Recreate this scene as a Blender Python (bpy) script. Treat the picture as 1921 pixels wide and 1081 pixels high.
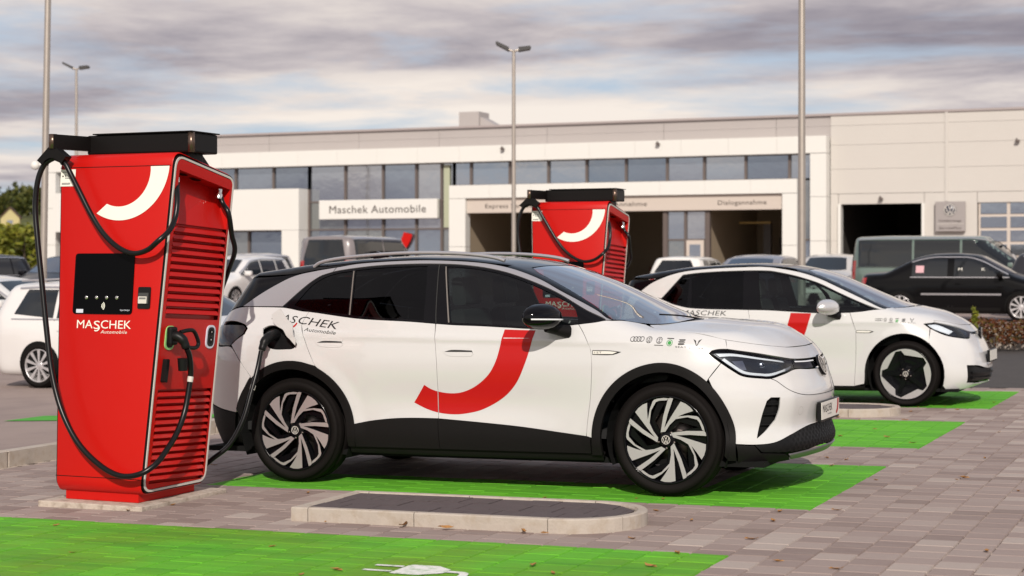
import bpy, bmesh, math, random
import numpy as np
from mathutils import Vector, Matrix
from mathutils.geometry import delaunay_2d_cdt
random.seed(7); RNG = np.random.default_rng(7)
for o in list(bpy.data.objects): bpy.data.objects.remove(o)
scene = bpy.context.scene
COL = scene.collection
# ---------------------------------------------------------------- camera
cam_d = bpy.data.cameras.new('camera'); cam = bpy.data.objects.new('camera', cam_d); COL.objects.link(cam)
cam_d.sensor_width = 36; cam_d.lens = 60.68; cam_d.clip_start = .1; cam_d.clip_end = 3000
cam_d.shift_y = -.0232
cam.location = (0, 0, 1.535); cam.rotation_euler = (math.radians(90), 0, math.radians(23.02))
cam_d.dof.use_dof = True; cam_d.dof.focus_distance = 11.6; cam_d.dof.aperture_fstop = 3.2
scene.camera = cam
scene.render.resolution_x = 1024; scene.render.resolution_y = 576
# ---------------------------------------------------------------- sky and sun
SUN = Vector((.42, -1.0, .68)).normalized()
EL = math.asin(SUN.z); ROT = math.atan2(SUN.x, SUN.y)
world = bpy.data.worlds.new('World'); scene.world = world; world.use_nodes = True
nt = world.node_tree; nt.nodes.clear()
def N(t, **k):
    n = nt.nodes.new(t)
    for a, b in k.items(): setattr(n, a, b)
    return n
L = nt.links.new
sky = N('ShaderNodeTexSky', sky_type='NISHITA', sun_disc=False, sun_elevation=EL, sun_rotation=ROT, air_density=1.0, dust_density=.6, ozone_density=2.0)
tc = N('ShaderNodeTexCoord'); sx = N('ShaderNodeSeparateXYZ'); L(tc.outputs['Generated'], sx.inputs[0])
def M(op, a, b=None, c=None):
    n = N('ShaderNodeMath', operation=op)
    for i, v in enumerate((a, b, c)):
        if v is None: continue
        if isinstance(v, (int, float)): n.inputs[i].default_value = v
        else: L(v, n.inputs[i])
    return n.outputs[0]
zc = M('ADD', M('MAXIMUM', sx.outputs[2], 0.0), .052)
cv = N('ShaderNodeCombineXYZ'); L(M('DIVIDE', sx.outputs[0], zc), cv.inputs[0]); L(M('DIVIDE', sx.outputs[1], zc), cv.inputs[1])
def noise(scale, detail, rough, off, dist=0.0):
    mp = N('ShaderNodeMapping'); mp.inputs['Location'].default_value = off; L(cv.outputs[0], mp.inputs['Vector'])
    n = N('ShaderNodeTexNoise', noise_dimensions='3D'); n.inputs['Scale'].default_value = scale; n.inputs['Detail'].default_value = detail
    n.inputs['Roughness'].default_value = rough; n.inputs['Distortion'].default_value = dist; L(mp.outputs[0], n.inputs['Vector']); return n.outputs['Fac']
def ramp(fac, stops):
    r = N('ShaderNodeValToRGB'); L(fac, r.inputs[0]); e = r.color_ramp.elements
    while len(e) < len(stops): e.new(.5)
    for el, (p, c) in zip(e, stops): el.position = p; el.color = c if len(c) == 4 else (*c, 1)
    return r.outputs[0]
def mixc(f, a, b):
    m = N('ShaderNodeMix', data_type='RGBA'); L(f, m.inputs[0]) if not isinstance(f, float) else setattr(m.inputs[0], 'default_value', f)
    L(a, m.inputs[6]); L(b, m.inputs[7]); return m.outputs[2]
cover = ramp(noise(.50, 12, .60, (9.3, 2.2, 4.1), .25), [(.39, (0, 0, 0)), (.53, (1, 1, 1))])
thick = M('ADD', M('MULTIPLY', noise(.27, 10, .54, (12.1, 3.7, 8.8), .25), .82), M('MULTIPLY', noise(1.4, 9, .62, (1.2, 4.4, 7.7), .2), .18))
body = ramp(thick, [(.39, (9.0, 8.15, 7.4)), (.47, (7.5, 6.8, 6.4)), (.51, (5.5, 5.0, 5.1)), (.55, (3.7, 3.4, 3.75)), (.60, (2.5, 2.3, 2.75))])
pale = N('ShaderNodeMix', data_type='RGBA', blend_type='MIX'); pale.inputs[0].default_value = .75
L(sky.outputs[0], pale.inputs[6]); pale.inputs[7].default_value = (4.5, 5.2, 6.4, 1)
skc = mixc(cover, pale.outputs[2], body)
bg = N('ShaderNodeBackground'); bg.inputs['Strength'].default_value = .095; L(skc, bg.inputs['Color'])
wo = N('ShaderNodeOutputWorld'); L(bg.outputs[0], wo.inputs['Surface'])
sl = bpy.data.lights.new('sun', 'SUN'); sl.energy = 3.5; sl.angle = math.radians(.6); sl.color = (1.0, .92, .83)
so = bpy.data.objects.new('sun', sl); COL.objects.link(so); so.rotation_euler = (-SUN).to_track_quat('-Z', 'Y').to_euler(); so.location = (6, -12, 12)
scene.view_settings.view_transform = 'Standard'; scene.view_settings.look = 'None'; scene.view_settings.exposure = 0.14; scene.view_settings.gamma = 1.0
scene.view_settings.use_curve_mapping = False
# ---------------------------------------------------------------- helpers: materials
MAT = {}
def mat(name, col, rough=.5, metal=0.0, coat=0.0, spec=.5, var=0.0, vscale=8.0, bump=0.0, bscale=60.0, emit=None, trans=0.0, alpha=1.0, sheen=0.0, dark=None, dscale=3.0):
    """principled material; var = colour mottling, bump = fine relief, dark = second colour in broad stains"""
    if name in MAT: return MAT[name]
    m = bpy.data.materials.new(name); m.use_nodes = True; t = m.node_tree; b = t.nodes['Principled BSDF']
    b.inputs['Base Color'].default_value = (*col, 1); b.inputs['Roughness'].default_value = rough; b.inputs['Metallic'].default_value = metal
    b.inputs['Coat Weight'].default_value = coat; b.inputs['Coat Roughness'].default_value = .02; b.inputs['Coat IOR'].default_value = 1.7 if coat > .8 else 1.5; b.inputs['Specular IOR Level'].default_value = spec
    b.inputs['Transmission Weight'].default_value = trans; b.inputs['Alpha'].default_value = alpha
    if emit: b.inputs['Emission Color'].default_value = (*emit[:3], 1); b.inputs['Emission Strength'].default_value = emit[3]
    if var or bump or dark:
        g = t.nodes.new('ShaderNodeNewGeometry')
        def nz(sc, det=6):
            n = t.nodes.new('ShaderNodeTexNoise'); n.inputs['Scale'].default_value = sc; n.inputs['Detail'].default_value = det; n.inputs['Roughness'].default_value = .6
            t.links.new(g.outputs['Position'], n.inputs['Vector']); return n.outputs['Fac']
        src = None
        if var:
            r = t.nodes.new('ShaderNodeMapRange'); r.inputs['To Min'].default_value = 1-var; r.inputs['To Max'].default_value = 1+var; t.links.new(nz(vscale), r.inputs['Value'])
            x = t.nodes.new('ShaderNodeMix'); x.data_type = 'RGBA'; x.blend_type = 'MULTIPLY'; x.inputs[0].default_value = 1; x.inputs[6].default_value = (*col, 1)
            c = t.nodes.new('ShaderNodeCombineXYZ'); [t.links.new(r.outputs[0], c.inputs[i]) for i in range(3)]; t.links.new(c.outputs[0], x.inputs[7]); src = x.outputs[2]
        if dark:
            x = t.nodes.new('ShaderNodeMix'); x.data_type = 'RGBA'; r = t.nodes.new('ShaderNodeMapRange'); r.inputs['From Min'].default_value = .48; r.inputs['From Max'].default_value = .68
            t.links.new(nz(dscale, 9), r.inputs['Value']); t.links.new(r.outputs[0], x.inputs[0])
            if src: t.links.new(src, x.inputs[6])
            else: x.inputs[6].default_value = (*col, 1)
            x.inputs[7].default_value = (*dark, 1); src = x.outputs[2]
        if src: t.links.new(src, b.inputs['Base Color'])
        if bump:
            bp = t.nodes.new('ShaderNodeBump'); bp.inputs['Strength'].default_value = bump; bp.inputs['Distance'].default_value = .01
            t.links.new(nz(bscale, 4), bp.inputs['Height']); t.links.new(bp.outputs[0], b.inputs['Normal'])
    MAT[name] = m; return m

def glass(name, tint, refl=.04, rough=.0):
    """thin car or window glass: tinted see-through with a fresnel mirror"""
    if name in MAT: return MAT[name]
    m = bpy.data.materials.new(name); m.use_nodes = True; t = m.node_tree; t.nodes.clear()
    o = t.nodes.new('ShaderNodeOutputMaterial'); tr = t.nodes.new('ShaderNodeBsdfTransparent'); tr.inputs[0].default_value = (*tint, 1)
    gl = t.nodes.new('ShaderNodeBsdfGlossy'); gl.inputs['Roughness'].default_value = rough; gl.inputs[0].default_value = (.95, .97, 1, 1)
    fr = t.nodes.new('ShaderNodeFresnel'); fr.inputs[0].default_value = 1.52
    a = t.nodes.new('ShaderNodeMath'); a.operation = 'ADD'; a.use_clamp = True; a.inputs[1].default_value = refl; t.links.new(fr.outputs[0], a.inputs[0])
    mx = t.nodes.new('ShaderNodeMixShader'); t.links.new(a.outputs[0], mx.inputs[0]); t.links.new(tr.outputs[0], mx.inputs[1]); t.links.new(gl.outputs[0], mx.inputs[2])
    t.links.new(mx.outputs[0], o.inputs[0]); MAT[name] = m; return m

# ---------------------------------------------------------------- helpers: objects
def link(o, parent=None):
    COL.objects.link(o)
    if parent is not None: o.parent = parent
    return o
def tag(o, label, cat=None, group=None, kind=None):
    if label: o['label'] = label
    if cat: o['category'] = cat
    if group: o['group'] = group
    if kind: o['kind'] = kind
    return o
def thing(name, label, cat, loc=(0, 0, 0), rot=(0, 0, 0), group=None):
    o = bpy.data.objects.new(name, None); o.empty_display_size = .2; link(o); o.location = loc; o.rotation_euler = rot
    return tag(o, label, cat, group)
def copy_tree(o, parent=None):
    c = o.copy(); link(c); c.parent = parent
    for ch in list(o.children): copy_tree(ch, c)
    return c
class MB:
    """collects simple solids, then builds ONE mesh object"""
    def __init__(s): s.v = []; s.f = []; s.sm = []
    def add(s, verts, faces, smooth=False):
        k = len(s.v); s.v += [tuple(map(float, q)) for q in verts]; s.f += [tuple(i+k for i in f) for f in faces]; s.sm += [smooth]*len(faces); return s
    def box(s, a, b, bevel=0.0):
        (x0, y0, z0), (x1, y1, z1) = a, b
        x0, x1 = min(x0, x1), max(x0, x1); y0, y1 = min(y0, y1), max(y0, y1); z0, z1 = min(z0, z1), max(z0, z1)
        if bevel <= 0:
            v = [(x, y, z) for z in (z0, z1) for y in (y0, y1) for x in (x0, x1)]
            return s.add(v, [(0, 2, 3, 1), (4, 5, 7, 6), (0, 1, 5, 4), (2, 6, 7, 3), (0, 4, 6, 2), (1, 3, 7, 5)])
        bm = bmesh.new(); bmesh.ops.create_cube(bm, size=1)
        for v in bm.verts: v.co = Vector(((x0+x1)/2+v.co.x*(x1-x0), (y0+y1)/2+v.co.y*(y1-y0), (z0+z1)/2+v.co.z*(z1-z0)))
        bmesh.ops.bevel(bm, geom=bm.edges[:], offset=min(bevel, .45*min(x1-x0, y1-y0, z1-z0)), segments=2, affect='EDGES', profile=.6)
        bm.verts.index_update(); s.add([v.co[:] for v in bm.verts], [[v.index for v in f.verts] for f in bm.faces]); bm.free(); return s
    def prism(s, poly, axis, a, b):
        """extrude a 2-D outline (list of 2-tuples) along axis ('x','y','z') from a to b"""
        n = len(poly)
        def P(q, t): return {'x': (t, q[0], q[1]), 'y': (q[0], t, q[1]), 'z': (q[0], q[1], t)}[axis]
        v = [P(q, a) for q in poly]+[P(q, b) for q in poly]
        area = sum(poly[i][0]*poly[(i+1) % n][1]-poly[(i+1) % n][0]*poly[i][1] for i in range(n))
        f = [(i, (i+1) % n, n+(i+1) % n, n+i) for i in range(n)]+[tuple(range(n))[::-1], tuple(range(n, 2*n))]
        flip = (area < 0) ^ (b < a) ^ (axis == 'y')
        if flip: f = [q[::-1] for q in f]
        return s.add(v, f)
    def tube(s, pts, r, n=10, smooth=True, caps=True):
        P = [Vector(q) for q in pts]; rs = r if isinstance(r, (list, tuple)) else [r]*len(P)
        T = [(P[min(i+1, len(P)-1)]-P[max(i-1, 0)]).normalized() for i in range(len(P))]
        ref = Vector((0, 0, 1)) if abs(T[0].z) < .9 else Vector((1, 0, 0)); u = T[0].cross(ref).normalized(); V = []
        for i, q in enumerate(P):
            u = (u-T[i]*u.dot(T[i])).normalized(); w = T[i].cross(u)
            V += [q+(u*math.cos(2*math.pi*k/n)+w*math.sin(2*math.pi*k/n))*rs[i] for k in range(n)]
        F = [(i*n+k, i*n+(k+1) % n, (i+1)*n+(k+1) % n, (i+1)*n+k) for i in range(len(P)-1) for k in range(n)]
        s.add(V, F, smooth)
        if caps: s.add(V[:n], [tuple(range(n))[::-1]]); s.add(V[-n:], [tuple(range(n))])
        return s
    def lathe(s, prof, axis='z', n=32, c=(0, 0, 0), smooth=True, close=False):
        """prof: (radius, height) pairs turned round an axis through c"""
        V = []
        for r, h in prof:
            for k in range(n):
                a = 2*math.pi*k/n; p, q = r*math.cos(a), r*math.sin(a)
                V.append({'z': (p, q, h), 'y': (p, h, -q), 'x': (h, p, q)}[axis])
        V = [(x+c[0], y+c[1], z+c[2]) for x, y, z in V]; m = len(prof)
        F = [(i*n+k, i*n+(k+1) % n, ((i+1) % m)*n+(k+1) % n, ((i+1) % m)*n+k) for i in range(m if close else m-1) for k in range(n)]
        return s.add(V, F, smooth)
    def disc(s, c, r, axis='y', n=24, r2=None):
        V = []
        for k in range(n):
            a = 2*math.pi*k/n; p, q = r*math.cos(a), (r2 or r)*math.sin(a)
            V.append({'z': (p, q, 0), 'y': (p, 0, q), 'x': (0, p, q)}[axis])
        return s.add([(x+c[0], y+c[1], z+c[2]) for x, y, z in V], [tuple(range(n))])
    def mesh(s, name):
        me = bpy.data.meshes.new(name); me.from_pydata(s.v, [], s.f)
        me.polygons.foreach_set('use_smooth', s.sm)
        me.update(); return me
    def build(s, name, m, parent=None, sharp=None):
        me = s.mesh(name); me.materials.append(m)
        if sharp: me.polygons.foreach_set('use_smooth', [True]*len(me.polygons)); me.set_sharp_from_angle(angle=math.radians(sharp))
        o = bpy.data.objects.new(name, me); return link(o, parent)
def dup(o, parent, loc=None, rot=None, scale=None):
    c = o.copy(); link(c, parent)
    if loc is not None: c.location = loc
    if rot is not None: c.rotation_euler = rot
    if scale is not None: c.scale = scale
    return c
def spline(pts, n=8):
    """Catmull-Rom through 3-D points"""
    P = [Vector(q) for q in pts]; out = []
    for i in range(len(P)-1):
        a, b, c, d = P[max(i-1, 0)], P[i], P[i+1], P[min(i+2, len(P)-1)]
        for k in range(n):
            t = k/n; out.append(.5*((2*b)+(c-a)*t+(2*a-5*b+4*c-d)*t*t+(3*b-a-3*c+d)*t*t*t))
    return out+[P[-1]]
def rounded(poly, r, n=5):
    """round the corners of a 2-D outline"""
    out = []; m = len(poly); rr = r if isinstance(r, (list, tuple)) else [r]*m
    for i in range(m):
        a, b, c = (Vector(poly[i-1]), Vector(poly[i]), Vector(poly[(i+1) % m])); u = (a-b); w = (c-b); lu, lw = u.length, w.length; u /= lu; w /= lw
        if rr[i] <= 0: out.append(tuple(b)); continue
        ang = u.angle(w); t = min(rr[i]/math.tan(ang/2), .48*lu, .48*lw); p0 = b+u*t; p1 = b+w*t
        for k in range(n+1):
            s = k/n; out.append(tuple((1-s)**2*p0+2*s*(1-s)*b+s*s*p1))
    return out
_txt = {}
def text_mesh(string, size=1.0, shear=0.0, spacing=1.0, bold=0.0):
    """2-D verts and faces of a line of lettering, baseline at 0, left edge at 0"""
    key = (string, size, shear, spacing, bold)
    if key in _txt: return _txt[key]
    c = bpy.data.curves.new('lettering', 'FONT'); c.body = string; c.size = size; c.shear = shear; c.space_character = spacing; c.offset = bold; c.resolution_u = 3
    o = bpy.data.objects.new('lettering', c); COL.objects.link(o)
    dg = bpy.context.evaluated_depsgraph_get(); me = bpy.data.meshes.new_from_object(o.evaluated_get(dg))
    V = [(v.co.x, v.co.y) for v in me.vertices]; F = [tuple(p.vertices) for p in me.polygons]
    bpy.data.objects.remove(o); bpy.data.curves.remove(c); bpy.data.meshes.remove(me)
    x0 = min(v[0] for v in V); V = [(v[0]-x0, v[1]) for v in V]
    _txt[key] = (V, F); return V, F
def text_obj(name, string, width, height, m, parent, fn, shear=0.0, spacing=1.0, bold=0.0, thick=0.0):
    """lettering fitted to width x cap height; fn maps (u,v) to a point"""
    V, F = text_mesh(string, 1.0, shear, spacing, bold); w = max(v[0] for v in V); caps = .73 if string[0].isupper() else .73
    mb = MB(); mb.add([fn(v[0]/w*width, v[1]/caps*height) for v in V], F)
    if thick:   # front faces plus a rim so that the letters have real depth
        pass
    return mb.build(name, m, parent)
def vw_logo(r):
    """polygons (list of 2-D outlines) of a ring with V over W"""
    P = []; n = 40
    t = .1*r
    def bar(a, b, w=t):
        d = Vector(b)-Vector(a); k = Vector((-d.y, d.x)).normalized()*w*.62; return [tuple(Vector(a)+k), tuple(Vector(b)+k), tuple(Vector(b)-k), tuple(Vector(a)-k)]
    P.append(bar((-.33*r, .86*r), (-.02*r, .08*r))); P.append(bar((.33*r, .86*r), (.02*r, .08*r)))
    P.append(bar((-.72*r, .52*r), (-.27*r, -.80*r))); P.append(bar((-.27*r, -.80*r), (-.01*r, -.04*r))); P.append(bar((.72*r, .52*r), (.27*r, -.80*r))); P.append(bar((.27*r, -.80*r), (.01*r, -.04*r)))
    ring = [([(math.cos(2*math.pi*k/n)*q, math.sin(2*math.pi*k/n)*q) for k in range(n)]) for q in (r, r-t*1.25)]
    return P, ring
def logo_obj(name, r, m, parent, fn):
    P, (o, i) = vw_logo(r); mb = MB()
    for q in P: mb.add([fn(*a) for a in q], [(0, 1, 2, 3)])
    n = len(o); mb.add([fn(*a) for a in o]+[fn(*a) for a in i], [(k, (k+1) % n, n+(k+1) % n, n+k) for k in range(n)])
    return mb.build(name, m, parent)
SLOPE = .0147
def gz(x): return SLOPE*(x+4.8)    # the lot climbs gently towards +x
# ---------------------------------------------------------------- car bodies as implicit surfaces
def curve(pts, sigma=0.04, n=1600):
    """smooth 1-D profile through the given points (linear, then Gaussian smoothed)"""
    a = np.array(pts, float); x0, x1 = a[0, 0]-.6, a[-1, 0]+.6
    xs = np.linspace(x0, x1, n)
    ys = np.interp(xs, a[:, 0], a[:, 1])
    m0 = (a[1, 1]-a[0, 1])/(a[1, 0]-a[0, 0]); m1 = (a[-1, 1]-a[-2, 1])/(a[-1, 0]-a[-2, 0])
    ys = np.where(xs < a[0, 0], a[0, 1]+m0*(xs-a[0, 0]), ys)
    ys = np.where(xs > a[-1, 0], a[-1, 1]+m1*(xs-a[-1, 0]), ys)
    h = xs[1]-xs[0]; r = max(1, int(4*sigma/h)); k = np.exp(-.5*(np.arange(-r, r+1)*h/sigma)**2); k /= k.sum()
    yp = np.concatenate([ys[0]+(np.arange(-r, 0))*(ys[1]-ys[0]), ys, ys[-1]+(np.arange(1, r+1))*(ys[-1]-ys[-2])])
    ys = np.convolve(yp, k, 'valid')
    return lambda q: np.interp(q, xs, ys)

def smax(a, b, k):
    h = np.maximum(k-np.abs(a-b), 0)/k
    return np.maximum(a, b)+h*h*k*.25

def sstep(a, b, x):
    t = np.clip((x-a)/(b-a), 0, 1); return t*t*(3-2*t)

class Body:
    """|y|<half width, z<top, nose, tail, floor; all blended"""
    def __init__(s, top, side, plan, green, nose, tail, crown, bow_n, bow_t, floor=.18, kt=.10, ke=.10, wheels=(), arch=None, extra=None, sig=.05):
        s.top = curve(top, sig); s.side = curve(side, .035); s.plan = curve(plan, .12); s.green = curve(green, .10)
        s.nose = curve(nose, .04); s.tail = curve(tail, .04); s.crown = curve(crown, .10)
        s.bn, s.bt = bow_n, bow_t; s.floor = floor; s.kt, s.ke = kt, ke; s.wheels = wheels; s.arch = arch; s.extra = extra
        s.xm = .5*(top[0][0]+top[-1][0])
    def f(s, x, y, z):
        ya = np.abs(y)
        up = sstep(.95, 1.25, z)
        w = s.side(z)*(1-up)*s.plan(x)+s.side(z)*up*s.green(x)
        if s.arch:
            r0, amp = s.arch
            for wx, wz in s.wheels:
                r = np.hypot(x-wx, z-wz); w = w+amp*(1-sstep(r0, r0+.13, r))*sstep(.25, .35, z)
        if s.extra is not None: w = w+s.extra(x, z)
        g1 = ya-w
        g2 = (z-(s.top(x)-s.crown(x)*(ya/.7)**2.2))*.93
        g3 = x-(s.nose(z)-s.bn[0]*(ya/.7)**2-s.bn[1]*(np.maximum(ya-.55, 0)/.3)**2)
        g4 = (s.tail(z)+s.bt[0]*(ya/.7)**2+s.bt[1]*(np.maximum(ya-.55, 0)/.3)**2)-x
        g5 = s.floor-z
        g = smax(g1, g2, s.kt); g = smax(g, g3, s.ke); g = smax(g, g4, s.ke)
        return smax(g, g5, .06)
    def grad(s, P, e=2e-3):
        x, y, z = P.T
        g = np.stack([s.f(x+e, y, z)-s.f(x-e, y, z), s.f(x, y+e, z)-s.f(x, y-e, z), s.f(x, y, z+e)-s.f(x, y, z-e)], 1)
        return g/np.maximum(np.linalg.norm(g, axis=1, keepdims=True), 1e-9)
    def cast(s, O, D, t0, t1, n=80):
        """first outside-to-inside crossing along O+tD; returns points (nearest approach where the ray misses)"""
        O = np.broadcast_to(O, D.shape) if O.ndim == 1 else O
        ts = np.linspace(t0, t1, n)
        F = np.stack([s.f(*(O+D*t).T) for t in ts], 0)
        inside = F < 0
        i = np.where(inside.any(0), inside.argmax(0), np.minimum(F.argmin(0), n-1)); i = np.maximum(i, 1)
        miss = ~inside.any(0)
        lo = ts[i-1].copy(); hi = ts[i].copy()
        for _ in range(26):
            m = .5*(lo+hi); v = s.f(*(O+D*m[:, None]).T)
            ins = v < 0; hi = np.where(ins, m, hi); lo = np.where(ins, lo, m)
        t = np.where(miss, ts[F.argmin(0)], hi)
        return O+D*t[:, None], miss

FA = 2.35   # axis of the cylindrical front projection (local x)
RA = .35    # and of the rear one
def place(body, proj, Q, sgn=-1):
    """2-D panel coordinates -> points on the body. side (x,z), top (x,y), front/rear (angle,z)"""
    Q = np.asarray(Q, float); n = len(Q)
    if proj == 'side':
        O = np.stack([Q[:, 0], np.full(n, sgn*1.3), Q[:, 1]], 1); D = np.tile([0, -sgn, 0.], (n, 1)); return body.cast(O, D, 0, 1.3)[0]
    if proj == 'top':
        O = np.stack([Q[:, 0], Q[:, 1], np.full(n, 2.3)], 1); D = np.tile([0, 0, -1.], (n, 1)); return body.cast(O, D, 0, 2.2, 120)[0]
    if proj == 'front':
        a = Q[:, 0]; D = -np.stack([np.cos(a), sgn*np.sin(a), 0*a], 1); O = np.stack([np.full(n, FA), 0*a, Q[:, 1]], 1)-D*2.2
        return body.cast(O, D, 0, 2.2, 120)[0]
    if proj == 'rear':
        a = Q[:, 0]; D = -np.stack([-np.cos(a), sgn*np.sin(a), 0*a], 1); O = np.stack([np.full(n, RA), 0*a, Q[:, 1]], 1)-D*2.2
        return body.cast(O, D, 0, 2.2, 120)[0]

def id4_body():
    def extra(x, z):   # shoulder line, tucked-in doors, sill
        s = .010*np.exp(-((z-(1.035+.02*(1.2-x)))/.028)**2)*sstep(-.6, -.1, x)*(1-sstep(3.0, 3.3, x))
        s = s-.016*np.exp(-((z-.60)/.13)**2)*np.exp(-((x-1.35)/.75)**4)
        s = s+.016*np.exp(-((x+.05)/.5)**2)*np.exp(-((z-.88)/.16)**2)
        return s
    return Body(
        top=[(-1.1, 1.43), (-.62, 1.51), (-.45, 1.527), (0, 1.575), (.4, 1.604), (.8, 1.616), (1.2, 1.604), (1.5, 1.572), (1.72, 1.522), (2.0, 1.415), (2.4, 1.235), (2.62, 1.152), (2.85, 1.142), (3.2, 1.105), (3.38, 1.05), (3.48, .99), (3.58, .88), (3.7, .7)],
        side=[(.15, .86), (.25, .885), (.36, .905), (.48, .903), (.6, .907), (.75, .916), (.85, .919), (.95, .912), (1.03, .900), (1.10, .882), (1.16, .858), (1.3, .795), (1.45, .725), (1.6, .655), (1.8, .56)],
        plan=[(-1.0, .955), (-.5, .985), (0, 1.0), (1.2, 1.0), (2.4, 1.0), (2.8, .995), (3.1, .975), (3.4, .94), (3.8, .90)],
        green=[(-1.0, .86), (-.5, .915), (0, .965), (.6, 1.0), (1.4, 1.0), (2.0, .99), (2.5, .97), (3.2, .93)],
        nose=[(.1, 3.49), (.2, 3.54), (.27, 3.645), (.33, 3.66), (.45, 3.605), (.55, 3.63), (.62, 3.643), (.68, 3.636), (.75, 3.605), (.85, 3.585), (.93, 3.54), (1.02, 3.445), (1.2, 3.2)],
        tail=[(.1, -.75), (.25, -.86), (.4, -.93), (.6, -.945), (.85, -.945), (1.0, -.915), (1.1, -.87), (1.2, -.79), (1.35, -.67), (1.45, -.60), (1.52,-.62), (1.6, -.6)],
        crown=[(-1, .05), (0, .03), (1.4, .032), (1.8, .05), (2.4, .06), (2.7, .05), (3.1, .045), (3.6, .06)],
        bow_n=(.135, .235), bow_t=(.09, .20), kt=.09, ke=.10, wheels=((0, .3725), (2.771, .3725)), arch=(.47, .012), extra=extra, floor=.19)
def id3_body():
    def extra(x, z):
        s = .008*np.exp(-((z-.90)/.03)**2)*sstep(-.4, 0, x)*(1-sstep(2.7, 3.1, x))-.014*np.exp(-((z-.52)/.13)**2)*np.exp(-((x-1.35)/.75)**4)
        return s
    return Body(
        top=[(-.9, 1.34), (-.43, 1.425), (0, 1.49), (.29, 1.528), (.8, 1.553), (1.07, 1.555), (1.42, 1.525), (1.66, 1.48), (1.9, 1.40), (2.24, 1.25), (2.47, 1.148), (2.62, 1.090), (2.80, 1.055), (3.0, 1.01), (3.2, .945), (3.32, .88), (3.42, .77), (3.5, .6)],
        side=[(.12, .83), (.2, .852), (.35, .872), (.55, .88), (.75, .893), (.85, .893), (.93, .885), (1.0, .866), (1.05, .845), (1.2, .775), (1.35, .710), (1.5, .640), (1.7, .55)],
        plan=[(-.8, .95), (-.4, .98), (0, 1.0), (1.2, 1.0), (2.4, 1.0), (2.8, .99), (3.1, .965), (3.4, .92), (3.7, .88)],
        green=[(-.8, .87), (-.4, .925), (0, .965), (.6, 1.0), (1.4, 1.0), (2.0, .99), (2.5, .97), (3.2, .93)],
        nose=[(.1, 3.40), (.18, 3.46), (.25, 3.53), (.32, 3.55), (.45, 3.54), (.55, 3.52), (.65, 3.485), (.75, 3.43), (.85, 3.35), (.95, 3.2)],
        tail=[(.1, -.5), (.3, -.6), (.6, -.645), (.9, -.63), (1.05, -.58), (1.2, -.52), (1.35, -.47), (1.45, -.45)],
        crown=[(-1, .05), (0, .03), (1.4, .032), (1.8, .05), (2.4, .06), (2.7, .05), (3.1, .05), (3.6, .06)],
        bow_n=(.13, .24), bow_t=(.08, .20), kt=.09, ke=.10, wheels=((0, .35), (2.77, .35)), arch=(.40, .012), extra=extra, floor=.15)
# ---------------------------------------------------------------- body panels: outlines laid on the implicit body
R2 = math.sqrt(.5)
def flat(proj, P):
    """3-D outline points -> 2-D coordinates of the projection"""
    P = np.asarray(P, float); x, y, z = P.T
    if proj == 'side': return np.stack([x, z], 1)
    if proj == 'top': return np.stack([x, y], 1)
    if proj == 'diag': return np.stack([x, (z-np.abs(y))*R2], 1)
    if proj == 'front': return np.stack([np.arctan2(-y, x-FA)*1.2, z], 1)
    if proj == 'rear': return np.stack([np.arctan2(-y, RA-x)*1.2, z], 1)
def lay(body, proj, Q, sgn=-1):
    Q = np.asarray(Q, float)
    if proj in ('front', 'rear'): return place(body, proj, np.stack([Q[:, 0]/1.2, Q[:, 1]], 1), sgn)
    if proj == 'diag':
        n = len(Q); q = Q[:, 1]/R2; O = np.stack([Q[:, 0], sgn*(4-q)/2, (4+q)/2], 1); D = np.tile([0, -sgn*R2, -R2], (n, 1)); return body.cast(O, D, .6, 2.83, 120)[0]
    return place(body, proj, Q, sgn)
def dense(Q, step=.02, corner=38, closed=True):
    """resample an outline with Catmull-Rom, keeping sharp corners"""
    Q = [np.asarray(q, float) for q in Q]; n = len(Q); sharp = []
    for i in range(n):
        a, b, c = Q[i-1], Q[i], Q[(i+1) % n]; u, w = b-a, c-b
        sharp.append(math.degrees(math.acos(np.clip(u@w/(np.linalg.norm(u)*np.linalg.norm(w)+1e-12), -1, 1))) > corner)
    out = []
    for i in range(n):
        p1, p2 = Q[i], Q[(i+1) % n]; p0 = p1-(p2-p1) if sharp[i] else Q[i-1]; p3 = p2+(p2-p1) if sharp[(i+1) % n] else Q[(i+2) % n]
        L = np.linalg.norm(p2-p1); m = max(1, int(round(L/step)))
        # tangents limited by the chord, so that uneven spacing does not overshoot
        t1 = (p2-p0); t1 = t1/(np.linalg.norm(t1)+1e-12)*L; t2 = (p3-p1); t2 = t2/(np.linalg.norm(t2)+1e-12)*L
        for k in range(m):
            s = k/m; out.append((2*s**3-3*s*s+1)*p1+(s**3-2*s*s+s)*t1+(-2*s**3+3*s*s)*p2+(s**3-s*s)*t2)
    return np.array(out)
def shrink(Q, g):
    if g == 0: return Q
    n = len(Q); nx = np.roll(Q, -1, 0)-Q; nx /= np.linalg.norm(nx, axis=1, keepdims=True)+1e-12
    area = np.sum(Q[:, 0]*np.roll(Q[:, 1], -1)-np.roll(Q[:, 0], -1)*Q[:, 1]); s = 1 if area > 0 else -1
    nm = np.stack([-nx[:, 1], nx[:, 0]], 1)*s; v = nm+np.roll(nm, 1, 0); l = np.linalg.norm(v, axis=1, keepdims=True); v = v/np.maximum(l, .5)
    c = np.sum(v*nm, axis=1, keepdims=True); return Q+v*g/np.maximum(c, .5)
def inside(P, Q):
    x, y = P[:, 0], P[:, 1]; c = np.zeros(len(P), bool); n = len(Q)
    for i in range(n):
        a, b = Q[i], Q[i-1]
        m = (a[1] > y) != (b[1] > y); xx = (b[0]-a[0])*(y-a[1])/((b[1]-a[1]) if b[1] != a[1] else 1e-12)+a[0]; c ^= m & (x < xx)
    return c
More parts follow.
